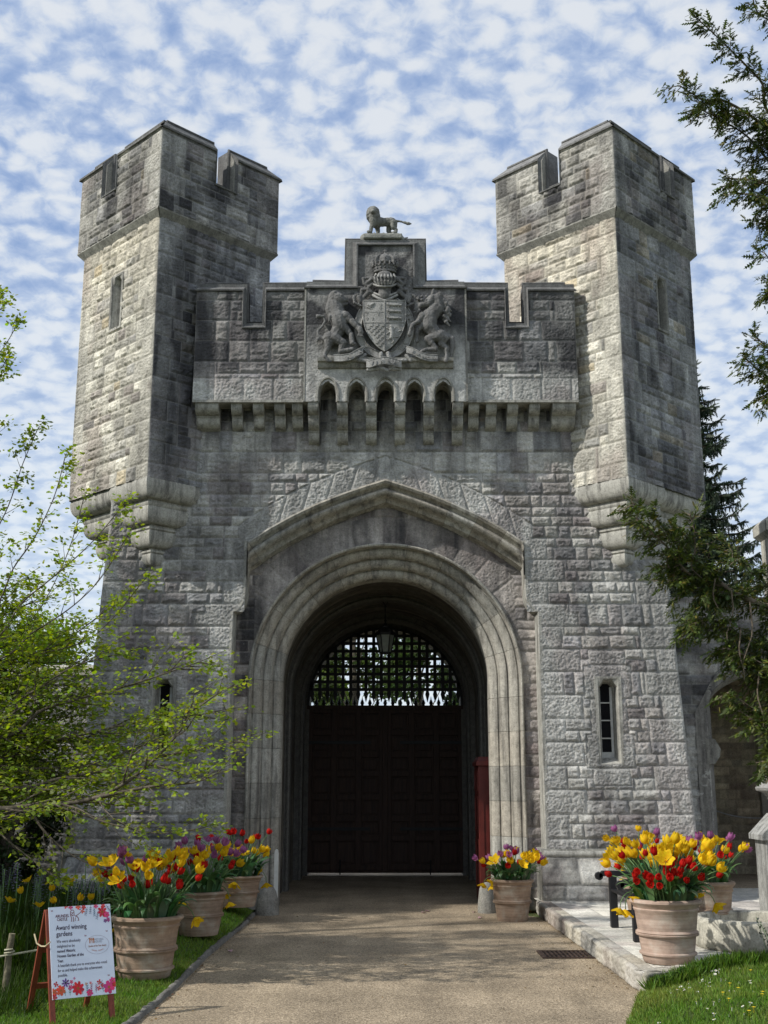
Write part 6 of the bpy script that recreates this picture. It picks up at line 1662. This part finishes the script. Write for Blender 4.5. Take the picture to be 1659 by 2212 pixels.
    limb([(1780, 1520), (1700, 1470), (1640, 1430), (1570, 1400)], 8.1, 8.0, .014, .34, .018, RT(2.7), .10)
    limb([(1780, 1620), (1700, 1580), (1640, 1540), (1575, 1495)], 8.2, 8.1, .012, .28, .02, RT(2.5), .10); limb([(1760, 1640), (1690, 1600), (1620, 1550)], 8.0, 8.0, .010, .26, .02, RT(2.4), .10); limb([(1760, 1560), (1690, 1500), (1640, 1450), (1600, 1430)], 8.3, 8.1, .010, .3, .02)
    limb([(1760, 1330), (1690, 1290), (1620, 1230), (1580, 1190)], 8.6, 8.4, .012, .3, .02)
    # the rest of the crown, outside the picture
    for k in range(30):
        a_ = rt.uniform(-.9, 2.6) if k % 3 else rt.uniform(2.6, 5.4); z0 = rt.uniform(2.2, 7.4); L = rt.uniform(1.0, 2.0); q = Vector((6.3 + L * math.cos(a_), 8.6 + L * math.sin(a_), z0 + .1))
        if q.x < 5.3 and q.y > 7: q.x = 5.3 + rt.random() * .5
        sp = spline([(6.25, 8.6, z0 - .3), ((6.25 + q.x) / 2, (8.6 + q.y) / 2, z0 + .05), tuple(q)], 5); mb.tube(sp, [.03 - .0025 * i for i in range(len(sp))], 5)
        for i in range(2, len(sp)):
            for _ in range(3): spray(sp[i], Vector((rt.gauss(0, 1), rt.gauss(0, 1), rt.uniform(-.8, .3))), rt.uniform(.25, .5))
    # bare hanging twigs
    for (u, v, L, b) in ((1580, 1275, 110, 10), (1545, 1250, 90, -12), (1620, 1300, 150, 14), (1500, 1200, 60, -18), (1470, 1180, 50, -25), (1640, 1450, 120, -10), (1600, 1360, 110, -8)):
        pts = [W(u + b * math.sin(k * .9) * k / 5, v + L * k / 6, 7.95) for k in range(7)]; tw.tube(pts, [.006, .006, .005, .005, .004, .003, .002], 4)
    mb.build('trunk', M_bark2, t, True, smooth=True, fix=False); tw.build('twigs', M_bark2, t, True, fix=False)
    cloud('crown', P, D, U_, S, SHOOT, M_needle, t, cv=.35, seed=3, cols=C_); print('yew shoots', len(P))
yew()

# ---------------------------------------------------------------- spruce behind the right tower
def spruce():
    x0, y0 = 8.15, 30.0
    t = thing('spruce_tree', 'tall drooping spruce rising behind the right tower', 'tree', (x0, y0, 0)); rt = random.Random(9); mb = MB(); P = []; D = []; U_ = []; S = []; C_ = []
    H = 13.2; mb.tube([(x0, y0, 0), (x0, y0, H)], [.22, .02], 7)
    z = H
    while z > 2.0:
        f_ = (H - z) / H; nb = 7
        for k in range(nb):
            a_ = rt.uniform(0, 2 * pi); L = (.3 + 3.1 * f_ ** .8) * rt.uniform(.75, 1.1)
            d = Vector((math.cos(a_), math.sin(a_), 0)); pts = [Vector((x0, y0, z)) + d * (L * s__) + Vector((0, 0, -.22 * L * math.sin(s__ * 2.0) + .16 * L * s__ ** 3)) for s__ in np.linspace(0, 1, 7)]
            mb.tube(pts, [.03 * (1 - .8 * i / 6) + .004 for i in range(7)], 4, cap=False)
            n = int(L / .05)
            for i in range(n):
                s__ = .12 + .88 * i / n; j = min(5, int(s__ * 6)); p = pts[j].lerp(pts[j + 1], s__ * 6 - j)
                for _ in range(3):
                    dl = rt.uniform(.08, .30) * (1.15 - .6 * s__)
                    dd = Vector((rt.gauss(0, .35), rt.gauss(0, .35), -1)) if rt.random() < .65 else d + Vector((rt.gauss(0, .6), rt.gauss(0, .6), rt.gauss(.1, .2)))
                    for q in range(2): P.append(p + dd.normalized() * dl * q * .5); D.append(dd); U_.append(Vector((rt.gauss(0, 1), rt.gauss(0, 1), .3))); S.append(dl * 1.1); C_.append((.028, .045, .022))
        z -= .30 + .12 * f_
    mb.build('trunk', M_bark, t, True, fix=False); cloud('crown', P, D, U_, S, SHOOT, M_needle, t, cv=.35, seed=7, cols=C_); print('spruce', len(P))
spruce()

# ---------------------------------------------------------------- potted tulips
def terra(name, c, bloom):
    m, nt, b = mat_new(name); tc = N(nt, 'ShaderNodeTexCoord')
    a = N(nt, 'ShaderNodeTexNoise', {'Vector': tc.outputs['Object'], 'Scale': 5.0, 'Detail': 7.0, 'Roughness': .65})
    cc = ramp(nt, a.outputs['Fac'], [(0.3, tuple(x * .7 for x in c)), (.5, c), (.72, bloom)])
    mp = N(nt, 'ShaderNodeMapping', {'Vector': tc.outputs['Object'], 'Scale': (1, 1, 14)}); h = N(nt, 'ShaderNodeTexNoise', {'Vector': mp.outputs[0], 'Scale': 3.0, 'Detail': 4.0})
    cc = mixc(nt, 1.0, cc, ramp(nt, h.outputs['Fac'], [(0.35, g3(.82)), (.65, g3(1.12))]), 'MULTIPLY')
    nt.links.new(cc, b.inputs['Base Color']); b.inputs['Roughness'].default_value = .85
    f = N(nt, 'ShaderNodeTexNoise', {'Vector': tc.outputs['Object'], 'Scale': 90.0, 'Detail': 4.0}); bp = N(nt, 'ShaderNodeBump', {'Height': f.outputs['Fac'], 'Strength': .25, 'Distance': .01}); nt.links.new(bp.outputs[0], b.inputs['Normal']); return m
M_terra = [terra('weathered_terracotta', (.31, .22, .155), (.42, .37, .30)), terra('pink_terracotta', (.42, .31, .245), (.50, .43, .36))]
def pet_mat(name, c, c2, tr=.45):
    m, nt, b = mat_new(name); tc = N(nt, 'ShaderNodeTexCoord'); oi = N(nt, 'ShaderNodeObjectInfo')
    mp = N(nt, 'ShaderNodeMapping', {'Vector': tc.outputs['Object'], 'Scale': (60, 60, 8)}); a = N(nt, 'ShaderNodeTexNoise', {'Vector': mp.outputs[0], 'Scale': 1.0, 'Detail': 3.0})
    cc = ramp(nt, a.outputs['Fac'], [(.3, c2), (.62, c)]); cc = mixc(nt, 1.0, cc, ramp(nt, oi.outputs['Random'], [(0, g3(.78)), (1, g3(1.12))]), 'MULTIPLY')
    nt.links.new(cc, b.inputs['Base Color']); b.inputs['Roughness'].default_value = .65; b.inputs['Specular IOR Level'].default_value = .12; t = N(nt, 'ShaderNodeBsdfTranslucent'); nt.links.new(cc, t.inputs['Color'])
    ms = N(nt, 'ShaderNodeMixShader', {0: tr}); nt.links.new(b.outputs[0], ms.inputs[1]); nt.links.new(t.outputs[0], ms.inputs[2]); nt.links.new(ms.outputs[0], nt.nodes['Material Output'].inputs['Surface']); return m
PET = {'y': pet_mat('yellow_petal', (.88, .64, .02), (.78, .40, .01)), 'r': pet_mat('red_petal', (.62, .022, .014), (.42, .01, .01)), 'p': pet_mat('purple_petal', (.46, .17, .36), (.28, .07, .20))}
def bloom_mesh(kind, openness, seed, scale=1.0):
    rb = random.Random(seed); m = MB(); nx, nz = 5, 6
    for k in range(6):
        a0 = k * pi / 3 + rb.uniform(-.12, .12); inner = k % 2; op = openness * rb.uniform(.8, 1.2); hh = .092 * rb.uniform(.9, 1.08); wmax = .66 if not inner else .60
        grid = []
        for j in range(nz + 1):
            s_ = j / nz; r_ = .006 + .036 * math.sin(min(1, s_ * 1.55) * pi / 2) ** .8 * (1 - .12 * inner) + op * .040 * s_ ** 1.8 - (1 - min(1, op)) * .020 * max(0, s_ - .45) * 2
            z_ = hh * (s_ ** 1.15 * (1 - .38 * op * s_)); w_ = wmax * math.sqrt(max(.012, 1 - abs((s_ - .52) / .50) ** 3.2))
            row = []
            for i in range(nx + 1):
                q = -1 + 2 * i / nx; a_ = a0 + q * max(w_, .05) * (1 - .12 * op); rr_ = r_ * (1 - .10 * q * q) + rb.uniform(-.0012, .0012)
                row.append((rr_ * math.cos(a_) * scale, rr_ * math.sin(a_) * scale, (z_ - .010 * q * q * s_ + rb.uniform(-.002, .002) * s_) * scale))
            grid.append(row)
        vs = [p for r0 in grid for p in r0]; m.add(vs, [(j * (nx + 1) + i, j * (nx + 1) + i + 1, (j + 1) * (nx + 1) + i + 1, (j + 1) * (nx + 1) + i) for j in range(nz) for i in range(nx)])
    m.lathe([(.001, .01), (.006, .012), (.005, .035), (.001, .038)], 6)
    me = m.mesh('bloom', smooth=True); me.materials.append(PET[kind]); return me
BL = {(k, o): [bloom_mesh(k, {'c': .05, 'm': .30, 'o': .95}[o], 10 * i + ord(k), {'y': 1.14, 'r': .92, 'p': 1.08}[k]) for i in range(3)] for k in 'yrp' for o in 'cmo'}
M_stem = simple_mat('tulip_stem', (.10, .19, .06), .5, .4, noise=.2)
def planter(label, x, y, z, rr, h, n, mix, hr, seed, spread=.5, lip=0, mat=0, left=0., nl=80, openf=.2, droopers=4, zones=None, grp='terracotta pots of tulips'):
    t = thing('tulip_planter', label, 'flowerpot', (x, y, z), grp, rz=0); rd = random.Random(seed)
    m = MB(); rb_ = rr * .70
    def rad(f_): return rb_ + (rr * .93 - rb_) * f_ ** .85
    prof = [(rb_ * .96, 0), (rb_, .012 * h), (rad(.12) + .004, .12 * h), (rad(.14) + .022, .135 * h), (rad(.16) + .022, .16 * h), (rad(.175), .18 * h), (rad(.3), .3 * h), (rad(.42), .42 * h), (rad(.43) + .022, .43 * h), (rad(.45) + .026, .455 * h), (rad(.46) + .016, .465 * h), (rad(.47) + .022, .48 * h), (rad(.49) + .012, .50 * h), (rad(.51), .515 * h),
            (rad(.65), .65 * h), (rad(.80), .80 * h), (rad(.82) + .01, .82 * h), (rad(.83) + .012, .845 * h), (rad(.86) + .002, .86 * h), (rr * .95, .90 * h), (rr * .99, .92 * h), (rr + .008, .945 * h), (rr + .006, .975 * h), (rr - .01, .995 * h), (rr - .03, h), (rr - .05, .985 * h), (rr - .06, .93 * h), (.01, .92 * h)]
    if lip: prof = [p for p in prof if not (.12 * h <= p[1] <= .175 * h)]
    m.lathe(prof, 48); 
    for i, p in enumerate(m.v): k = 1 + .012 * (float(vn(np.array(p[0] * 5 + seed), np.array(p[1] * 5 + p[2] * 4), seed)) - .5); m.v[i] = (p[0] * k, p[1] * k, p[2])
    pot = m.build('pot', M_terra[mat], t, autosmooth=40)
    zs = h * .94; m = MB(); m.lathe([(rr - .055, zs - .01), (rr * .5, zs + .015), (.01, zs + .02)], 24); m.build('soil', M_soil, t)
    # leaves
    m = MB(); cols_ = []
    for k in range(nl):
        a_ = rd.uniform(0, 2 * pi); r0 = (rr - .08) * math.sqrt(rd.random()); L = rd.uniform(.22, .40) * (hr[1] / .5) ** .5; lean = rd.uniform(.2, .8) + (.75 * (r0 / rr) if rd.random() < .65 else 1.1); w = rd.uniform(.030, .052)
        aa = a_ + rd.gauss(0, .5); d = Vector((math.cos(aa), math.sin(aa), 0)); s_ = Vector((-math.sin(aa), math.cos(aa), 0)); p = Vector((r0 * math.cos(a_), r0 * math.sin(a_), zs)); el = pi / 2 - .15 * lean
        n_ = 8; rows = []
        cG = (.075 * rd.uniform(.7, 1.3), .155 * rd.uniform(.75, 1.25), .055 * rd.uniform(.7, 1.4))
        for j in range(n_ + 1):
            f_ = j / n_; ww = w * math.sin(pi * min(1, .12 + .88 * f_) ** .9) ** .75 * 1.0 if j < n_ else .001
            e2 = d * math.cos(el) + Vector((0, 0, math.sin(el))); nrm = s_.cross(e2)
            rows.append([p - s_ * ww + nrm * ww * .35, p.copy(), p + s_ * ww + nrm * ww * .35]); p = p + e2 * (L / n_); el -= lean * 2.6 / n_ * (f_ + .25)
        for r0_ in rows: pass
        vs = [q for r_ in rows for q in r_]; m.add(vs, [(j * 3 + i, j * 3 + i + 1, (j + 1) * 3 + i + 1, (j + 1) * 3 + i) for j in range(n_) for i in range(2)], 0, cG)
    m.build('leaves', M_tleaf, t, color=True, smooth=True, fix=False)
    for k in range(n):
        a_ = rd.uniform(0, 2 * pi); q = math.sqrt(rd.random()); r0 = (rr - .07) * q; p = Vector((r0 * math.cos(a_), r0 * math.sin(a_), zs))
        drp = k < droopers
        if zones: kind, hz0 = zones(p.x / rr, p.y / rr, rd)
        else:
            kind = rd.choices('yrp', mix)[0]; hz0 = {'y': .55, 'r': .25, 'p': .8}[kind]
        H = (hr[0] + (hr[1] - hr[0]) * min(1, max(0, hz0 + rd.uniform(-.28, .28)))); lean = spread * q + rd.gauss(0, .05)
        if drp: a_ = rd.choice((rd.uniform(-.9, .9), rd.uniform(pi - .9, pi + .9), rd.uniform(pi, 2 * pi))); lean = rd.uniform(1.1, 1.7); H *= .85; kind = 'y'
        aa = a_ + rd.gauss(0, .25); d = Vector((math.cos(aa), math.sin(aa), 0)); pts = [p.copy()]; el = pi / 2 - lean * .15; qd = p.copy()
        for j in range(7): el -= lean * .25 * (1 + .0 * j); e2 = d * math.cos(el) + Vector((0, 0, math.sin(el))); qd = qd + e2 * H / 7; pts.append(qd.copy())
        mm = MB(); mm.tube(pts, [.0055, .0055, .005, .005, .005, .0045, .0045, .0045], 5); me = mm.mesh('tulip', smooth=True); me.materials.append(M_stem)
        tu = bpy.data.objects.new('tulip', me); col.objects.link(tu); tu.parent = t
        tu['label'] = {'y': 'yellow', 'r': 'red', 'p': 'purple'}[kind] + ' tulip'
        o_ = 'o' if drp or rd.random() < openf * .5 else ('m' if rd.random() < openf * 1.8 else 'c')
        if kind == 'r': o_ = 'c' if rd.random() < .7 else 'm'
        bo = bpy.data.objects.new('bloom', rd.choice(BL[(kind, o_)])); col.objects.link(bo); bo.parent = tu; bo.location = pts[-1]
        dirn = (pts[-1] - pts[-2]).normalized() + Vector((rd.gauss(0, .12), rd.gauss(0, .12), .35 if not drp else 0)); bo.rotation_euler = (dirn.to_track_quat('Z', 'Y') @ Euler((0, 0, rd.uniform(0, 6.28))).to_quaternion()).to_euler()
        s_ = rd.uniform(.85, 1.12); bo.scale = (s_, s_, s_)
    return t
def z_near(x, y, rd):
    if rd.random() < .24: return 'r', .45
    return ('r', .12) if (y < -.2 and rd.random() < .72) else ('y', .62 + .2 * rd.random())
planter('big pink terracotta pot of yellow and red tulips at the near corner of the terrace', 2.62, 11.42, .18, .325, .565, 92, (6, 4, 0), (.28, .57), 1, .72, mat=1, nl=120, openf=.4, droopers=8, zones=z_near)
def z_p1(x, y, rd):
    if x < -.1 and y > -.1 and rd.random() < .5: return 'p', .85
    if rd.random() < .12: return 'r', .5
    if y < .05 and rd.random() < .55: return 'r', .2
    return 'y', .60 + .25 * rd.random()
planter('weathered terracotta pot of yellow and red tulips with purple at the back, beside the A-board', -2.25, 11.45, .045, .335, .55, 62, (6, 3, 1), (.30, .58), 2, .45, nl=110, openf=.45, droopers=3, zones=z_p1)
planter('weathered terracotta pot of mixed purple, red and yellow tulips, middle of the left row', -2.13, 13.9, .12, .31, .48, 58, (5, 4, 5), (.26, .58), 3, .55, lip=1, nl=90, openf=.5, droopers=5, grp='terracotta pots of tulips')
planter('weathered terracotta pot with red tulips above yellow ones against the left jamb of the gate', -1.98, 16.2, .20, .33, .40, 40, (5, 4, 0), (.26, .60), 4, .6, lip=1, nl=90, openf=.4, droopers=5, zones=lambda x, y, rd: ('r', .85) if rd.random() < .48 else ('y', .3))
planter('terracotta pot of mixed tulips on the gravel at the right foot of the archway', 1.70, 16.35, 0, .29, .54, 42, (6, 3, 2), (.22, .44), 5, .65, mat=0, lip=1, nl=100, openf=.5, droopers=6)
planter('terracotta pot of tulips on the terrace between the large near pot and the trough', 3.50, 13.25, .18, .30, .58, 52, (5, 5, 1), (.26, .52), 6, .60, mat=0, nl=100, openf=.35, droopers=7)
planter('terracotta pot of red and yellow tulips half hidden behind the bench', 3.32, 15.6, .18, .29, .50, 40, (5, 5, 2), (.26, .60), 7, .6, mat=0, lip=1, nl=70, openf=.4, droopers=4)

# ---------------------------------------------------------------- grass, bed plants, daisies, petals
def blades(name, X, Y, Z, h, w, c, seed, lean=.5):
    r = np.random.default_rng(seed); n = len(X); P = np.stack([X, Y, Z], -1); D = r.normal(size=(n, 3)) * np.array([lean, lean, 0]) + np.array([0, 0, 1.0]); U_ = r.normal(size=(n, 3))
    me = cloud(name, P, D, U_, h, [(0, .5 * w), (.55, .38 * w), (1, 0), (.55, -.38 * w), (0, -.5 * w)], M_grass, None, cv=.35, seed=seed, cols=c); me['kind'] = 'stuff'; return me
r = np.random.default_rng(77)
def gcol(n, x, y, dry=.2):
    k = fbm(x * 1.7, y * 1.7, 4, 3)[:, None]; a = np.array([.095, .185, .025]); b = np.array([.22, .25, .06]); kk = np.clip((k - .35) * 2 + r.normal(size=(n, 1)) * .2, 0, 1) * (.5 + dry); return a * (1 - kk) + b * kk
n = 52000; yy = 8.2 + 8.7 * r.random(n) ** 1.5; xx = np.array([pxl(v) for v in yy]) - .015 - 2.0 * r.random(n) ** 1.05
zz_ = np.array([zl(v) for v in yy]) * np.minimum(1, .35 + (np.array([pxl(v) for v in yy]) - xx) / 2.2 * 4)
blades('grass', xx, yy, zz_, .02 + .035 * r.random(n), .16, gcol(n, xx, yy), 1)
n = 60000; b_ = r.random(n) ** .8; yy = 8.3 + 5.2 * b_; xx = np.empty(n)
x0 = np.array([rl_left(v) for v in yy]); xx = x0 + .01 + 3.4 * r.random(n) ** 1.2; tn = np.array([terr_near(max(2.25, v)) for v in xx]); k = yy < tn + .0; xx, yy = xx[k], yy[k]
zz_ = np.array([lawnr_z(a, b) for a, b in zip(xx, yy)]); n = len(xx)
blades('grass', xx, yy, zz_, .022 + .04 * r.random(n), .16, gcol(n, xx, yy, .35), 2)
n = 5500; xx = 2.28 + 2.8 * r.random(n) ** 1.2; yy = np.array([terr_near(v) for v in xx]) - .02 - .17 * r.random(n) ** 1.6; zz_ = np.array([lawnr_z(a, b) for a, b in zip(xx, yy)])
blades('long_grass', xx, yy, zz_, .06 + .10 * r.random(n), .10, gcol(n, xx, yy, -.2) * .9, 3, .45)
# leafy weeds along the terrace edge
n = 2600; xx = 2.3 + 1.1 * r.random(n); yy = np.array([terr_near(v) for v in xx]) - .02 - .13 * r.random(n); P = np.stack([xx, yy, np.array([lawnr_z(a, b) for a, b in zip(xx, yy)]) + .02 + .10 * r.random(n) * (1 - .4 * (xx - 2.3))], -1)
o = cloud('edge_weeds', P, r.normal(size=(n, 3)), r.normal(size=(n, 3)) * .6 + [0, -.3, .8], .018 + .022 * r.random(n), OVAL, M_grass, None, (.05, .10, .018), .4, 5); o['kind'] = 'stuff'
# tussocks on the left bed
n = 26000; xx = -3.9 + 1.5 * r.random(n) ** 1 - 1.2 * r.random(n); yy = 9.6 + 8 * r.random(n); k = xx < (pxl(12) - .85); xx, yy = xx[k], yy[k]; n = len(xx)
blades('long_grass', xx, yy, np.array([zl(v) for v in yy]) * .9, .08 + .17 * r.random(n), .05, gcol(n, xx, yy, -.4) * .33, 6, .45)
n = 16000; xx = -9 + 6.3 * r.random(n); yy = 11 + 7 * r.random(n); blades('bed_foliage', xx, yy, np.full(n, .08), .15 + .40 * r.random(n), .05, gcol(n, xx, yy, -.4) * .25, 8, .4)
# camassia spikes and yellow tulips in the bed
M_cam = simple_mat('dusky_blue_petals', (.13, .13, .22), .7, noise=.3)
m = MB(); m.tube([(0, 0, 0), (.01, 0, .3), (.0, 0, .62)], .005, 4); cst = m.mesh('stem'); cst.materials.append(M_stem)
m = MB(); rd = random.Random(2)
for k in range(26):
    a_ = k * 2.4; zc = .36 + .26 * k / 26; rr_ = .045 * (1 - .6 * k / 26)
    for j in range(5):
        b_ = a_ + j * 1.256; c_ = Vector((rr_ * math.cos(a_), rr_ * math.sin(a_), zc)); d = Vector((math.cos(b_), math.sin(b_), .3)) * .02; s_ = Vector((-math.sin(b_), math.cos(b_), 0)) * .004
        m.add([c_, c_ + d * .6 + s_, c_ + d, c_ + d * .6 - s_], [(0, 1, 2, 3)])
cfl = m.mesh('flower_spike'); cfl.materials.append(M_cam)
rd = random.Random(14)
for k in range(46):
    u = rd.uniform(0, 330); v = rd.uniform(1890, 2010); y = rd.uniform(12.2, 15.8); p = W(u, v, y); 
    if p.x > -3.0: continue
    s_ = rd.uniform(.85, 1.2)
    o = bpy.data.objects.new('camassia', cst); col.objects.link(o); o.location = (p.x, y, .12); o.scale = (s_, s_, s_); o.rotation_euler = (rd.gauss(0, .08), rd.gauss(0, .08), rd.uniform(0, 6)); setp(o, 'dusky blue camassia spike among the shaded plants of the left flower bed', 'flower', 'blue flower spikes in the left bed')
    f_ = bpy.data.objects.new('flower_spike', cfl); col.objects.link(f_); f_.parent = o
m = MB(); m.tube([(0, 0, 0), (.01, 0, .2), (.03, 0, .42)], .005, 5); bst = m.mesh('stem'); bst.materials.append(M_stem)
for (u, v, y) in ((62, 1905, 13.5), (150, 1908, 13), (195, 1875 + 70, 12.4), (170, 1945, 12.2), (285, 1960, 11.9), (295, 1950, 12.3), (110, 1925, 13.2), (45, 1930, 12.9), (85, 1960, 12.3), (330, 1925, 13.4), (350, 1950, 12.8), (120, 1950, 12.8), (270, 1930, 13.2), (395, 1905, 14.2), (215, 1905, 13.6), (20, 1950, 12.6)):
    p = W(u, v, y); o = bpy.data.objects.new('garden_tulip', bst); col.objects.link(o); o.location = (p.x - .03, y, p.z - .42); setp(o, 'open yellow tulip growing among the dark plants of the left flower bed', 'tulip', 'yellow tulips in the left bed')
    f_ = bpy.data.objects.new('bloom', BL[('y', rd.choice('om'))][rd.randrange(3)]); col.objects.link(f_); f_.parent = o; f_.scale = (.75, .75, .75); f_.location = (.03, 0, .42); f_.rotation_euler = (rd.gauss(0, .4), rd.gauss(0, .4), rd.uniform(0, 6))
M_dp = simple_mat('daisy_white', (.75, .75, .72), .6, noise=.05); M_dy = simple_mat('buttercup_yellow', (.75, .55, .02), .5, noise=.05)
m = MB()
for k in range(10):
    a_ = 2 * pi * k / 10; m.add([(.002 * math.cos(a_), .002 * math.sin(a_), .03), (.013 * math.cos(a_ - .25), .013 * math.sin(a_ - .25), .033), (.015 * math.cos(a_), .015 * math.sin(a_), .033), (.013 * math.cos(a_ + .25), .013 * math.sin(a_ + .25), .033)], [(0, 1, 2, 3)])
m.tube([(0, 0, 0), (0, 0, .03)], .0015, 4); dme = m.mesh('daisy'); dme.materials.append(M_dp)
m = MB(); m.lathe([(.001, 0), (.004, .002), (.001, .004)], 6, (0, 0, .032)); dce = m.mesh('flower_centre'); dce.materials.append(M_dy)
m = MB()
for k in range(5):
    a_ = 2 * pi * k / 5; m.add([(0, 0, .04), (.013 * math.cos(a_ - .6), .013 * math.sin(a_ - .6), .045), (.016 * math.cos(a_), .016 * math.sin(a_), .046), (.013 * math.cos(a_ + .6), .013 * math.sin(a_ + .6), .045)], [(0, 1, 2, 3)])
m.tube([(0, 0, 0), (0, 0, .04)], .0015, 4); bme = m.mesh('buttercup'); bme.materials.append(M_dy)
rd = random.Random(31)
for k in range(64):
    if k < 22: u, v = rd.gauss(1530, 25), rd.gauss(2103, 6)
    elif k < 36: u, v = rd.gauss(1480, 14), rd.gauss(2115, 9)
    else: u, v = rd.uniform(1400, 1655), rd.uniform(2110, 2205)
    p = gpt(u, v, .17)
    if p.y > terr_near(max(2.25, p.x)) - .05: continue
    o = bpy.data.objects.new('daisy', dme); col.objects.link(o); o.location = (p.x, p.y, lawnr_z(p.x, p.y)); o.rotation_euler = (rd.gauss(0, .3), rd.gauss(0, .3), rd.uniform(0, 6)); s_ = rd.uniform(.7, 1.05); o.scale = (s_, s_, s_); setp(o, 'small white daisy in the short grass of the right lawn', 'daisy', 'daisies on the right lawn')
    c = bpy.data.objects.new('flower_centre', dce); col.objects.link(c); c.parent = o
for k in range(9):
    u, v = rd.uniform(1560, 1655), rd.uniform(2090, 2190); p = gpt(u, v, .2); o = bpy.data.objects.new('buttercup', bme); col.objects.link(o); o.location = (p.x, p.y, lawnr_z(p.x, p.y)); setp(o, 'small yellow buttercup in the grass of the right lawn', 'buttercup', 'buttercups on the right lawn')
M_fp = simple_mat('fallen_petal', (.42, .26, .28), .6, noise=.2)
for i, (u, v, lb) in enumerate(((923, 2009 - 40, 'pale pink petal lying alone on the gravel left of the right kerb pot'), (1023, 1971, 'pink fallen petal on the gravel, leftmost of the small cluster by the right pot'), (1040, 1969, 'pink fallen petal on the gravel, topmost of the small cluster by the right pot'), (1037, 1983, 'pink fallen petal on the gravel, lowest of the small cluster by the right pot'), (497, 2055, 'pink fallen petal on the gravel near the left kerb'), (915, 1972, 'tiny pink petal on the gravel in mid path'))):
    p = gpt(u, v, .01); m = MB(); w = .028
    g = [[(-.03 + .012 * j, (q - 1) * w * math.sin(pi * (.15 + .7 * j / 5)), .006 + .010 * (q - 1) ** 2 + .006 * math.sin(j)) for q in range(3)] for j in range(6)]
    m.add([a for r_ in g for a in r_], [(j * 3 + q, j * 3 + q + 1, (j + 1) * 3 + q + 1, (j + 1) * 3 + q) for j in range(5) for q in range(2)]); o = m.build('fallen_petal', M_fp, fix=False, smooth=True); o.location = (p.x, p.y, .006); o.rotation_euler = (0, 0, i * 1.3); setp(o, lb, 'petal', 'fallen petals on the path')
# lavender-like plant and blue grey rosette at the right edge
pl_ = thing('potted_succulent', 'blue grey rosette plant in a pale pot at the right edge beside the trough', 'plant', (4.66, 13.6, .18))
m = MB(); m.lathe([(.10, 0), (.13, .02), (.17, .34), (.19, .36), (.19, .42), (.16, .42), (.15, .36), (.01, .36)], 24, c=(.5, .49, .44)); m.build('pot', M_trim, pl_, color=True, autosmooth=40)
P = []; D = []; U_ = []; rd = random.Random(6)
for k in range(46): a_ = k * 2.4; e_ = .2 + 1.1 * k / 46; P.append(Vector((4.66, 13.6, .18 + .42))); D.append(Vector((math.cos(a_) * math.cos(e_), math.sin(a_) * math.cos(e_), math.sin(e_)))); U_.append(Vector((-.3 * math.cos(a_), -.3 * math.sin(a_), 1)))
cloud('leaves', P, D, U_, [.22] * 46, [(0, .05), (.5, .14), (.85, .09), (1, 0), (.85, -.09), (.5, -.14), (0, -.05)], M_tleaf, pl_, (.10, .17, .17), .2, 3)
hb = thing('grey_herb', 'wispy grey stemmed herb at the right edge in front of the trough', 'plant', (3.62, 11.35, .18))
m = MB(); rd = random.Random(8)
P = []; D = []; U_ = []
for k in range(26):
    a_ = rd.uniform(0, 6.28); l = rd.uniform(.22, .42); d = Vector((math.cos(a_) * .35, math.sin(a_) * .25, 1)); p0 = Vector((3.66 + rd.gauss(0, .06), 11.35 + rd.gauss(0, .06), .16)); p1 = p0 + d * l; m.tube([p0, (p0 + p1) * .5 + Vector((0, 0, .03)), p1], .003, 4)
    for j in range(16): P.append(p0.lerp(p1, j / 16)); D.append(Vector((rd.gauss(0, 1), rd.gauss(0, 1), .8))); U_.append(Vector((rd.gauss(0, 1), rd.gauss(0, 1), 1)))
m.build('stems', M_stem, hb, True, fix=False); cloud('leaves', P, D, U_, [.035] * len(P), OVAL, M_tleaf, hb, (.13, .14, .11), .3, 4)

# leaf litter and grit gathered along the edges of the path
n = 1500; yy = 9 + 9 * r.random(n); sd_ = r.random(n) < .5
xx = np.where(sd_, np.array([pxl(v) for v in yy]) + .05 + .30 * r.random(n) ** 3, 2.24 - .014 * (yy - 10.5) - .04 - .45 * r.random(n) ** 2.5); k = (yy > 10.9) | sd_; xx, yy = xx[k], yy[k]; n = len(xx)
xx = np.concatenate([xx, -1.8 + 3.9 * r.random(500)]); yy = np.concatenate([yy, 9 + 8.5 * r.random(500)]); n = len(xx)
D_ = r.normal(size=(n, 3)) * [1, 1, .15]; o = cloud('leaf_litter', np.stack([xx, yy, np.full(n, .012)], -1), D_, r.normal(size=(n, 3)) * .25 + [0, 0, 1], .008 + .022 * r.random(n) ** 2.5, OVAL, M_grass, None, (.16, .11, .05), .5, 12); o['kind'] = 'stuff'
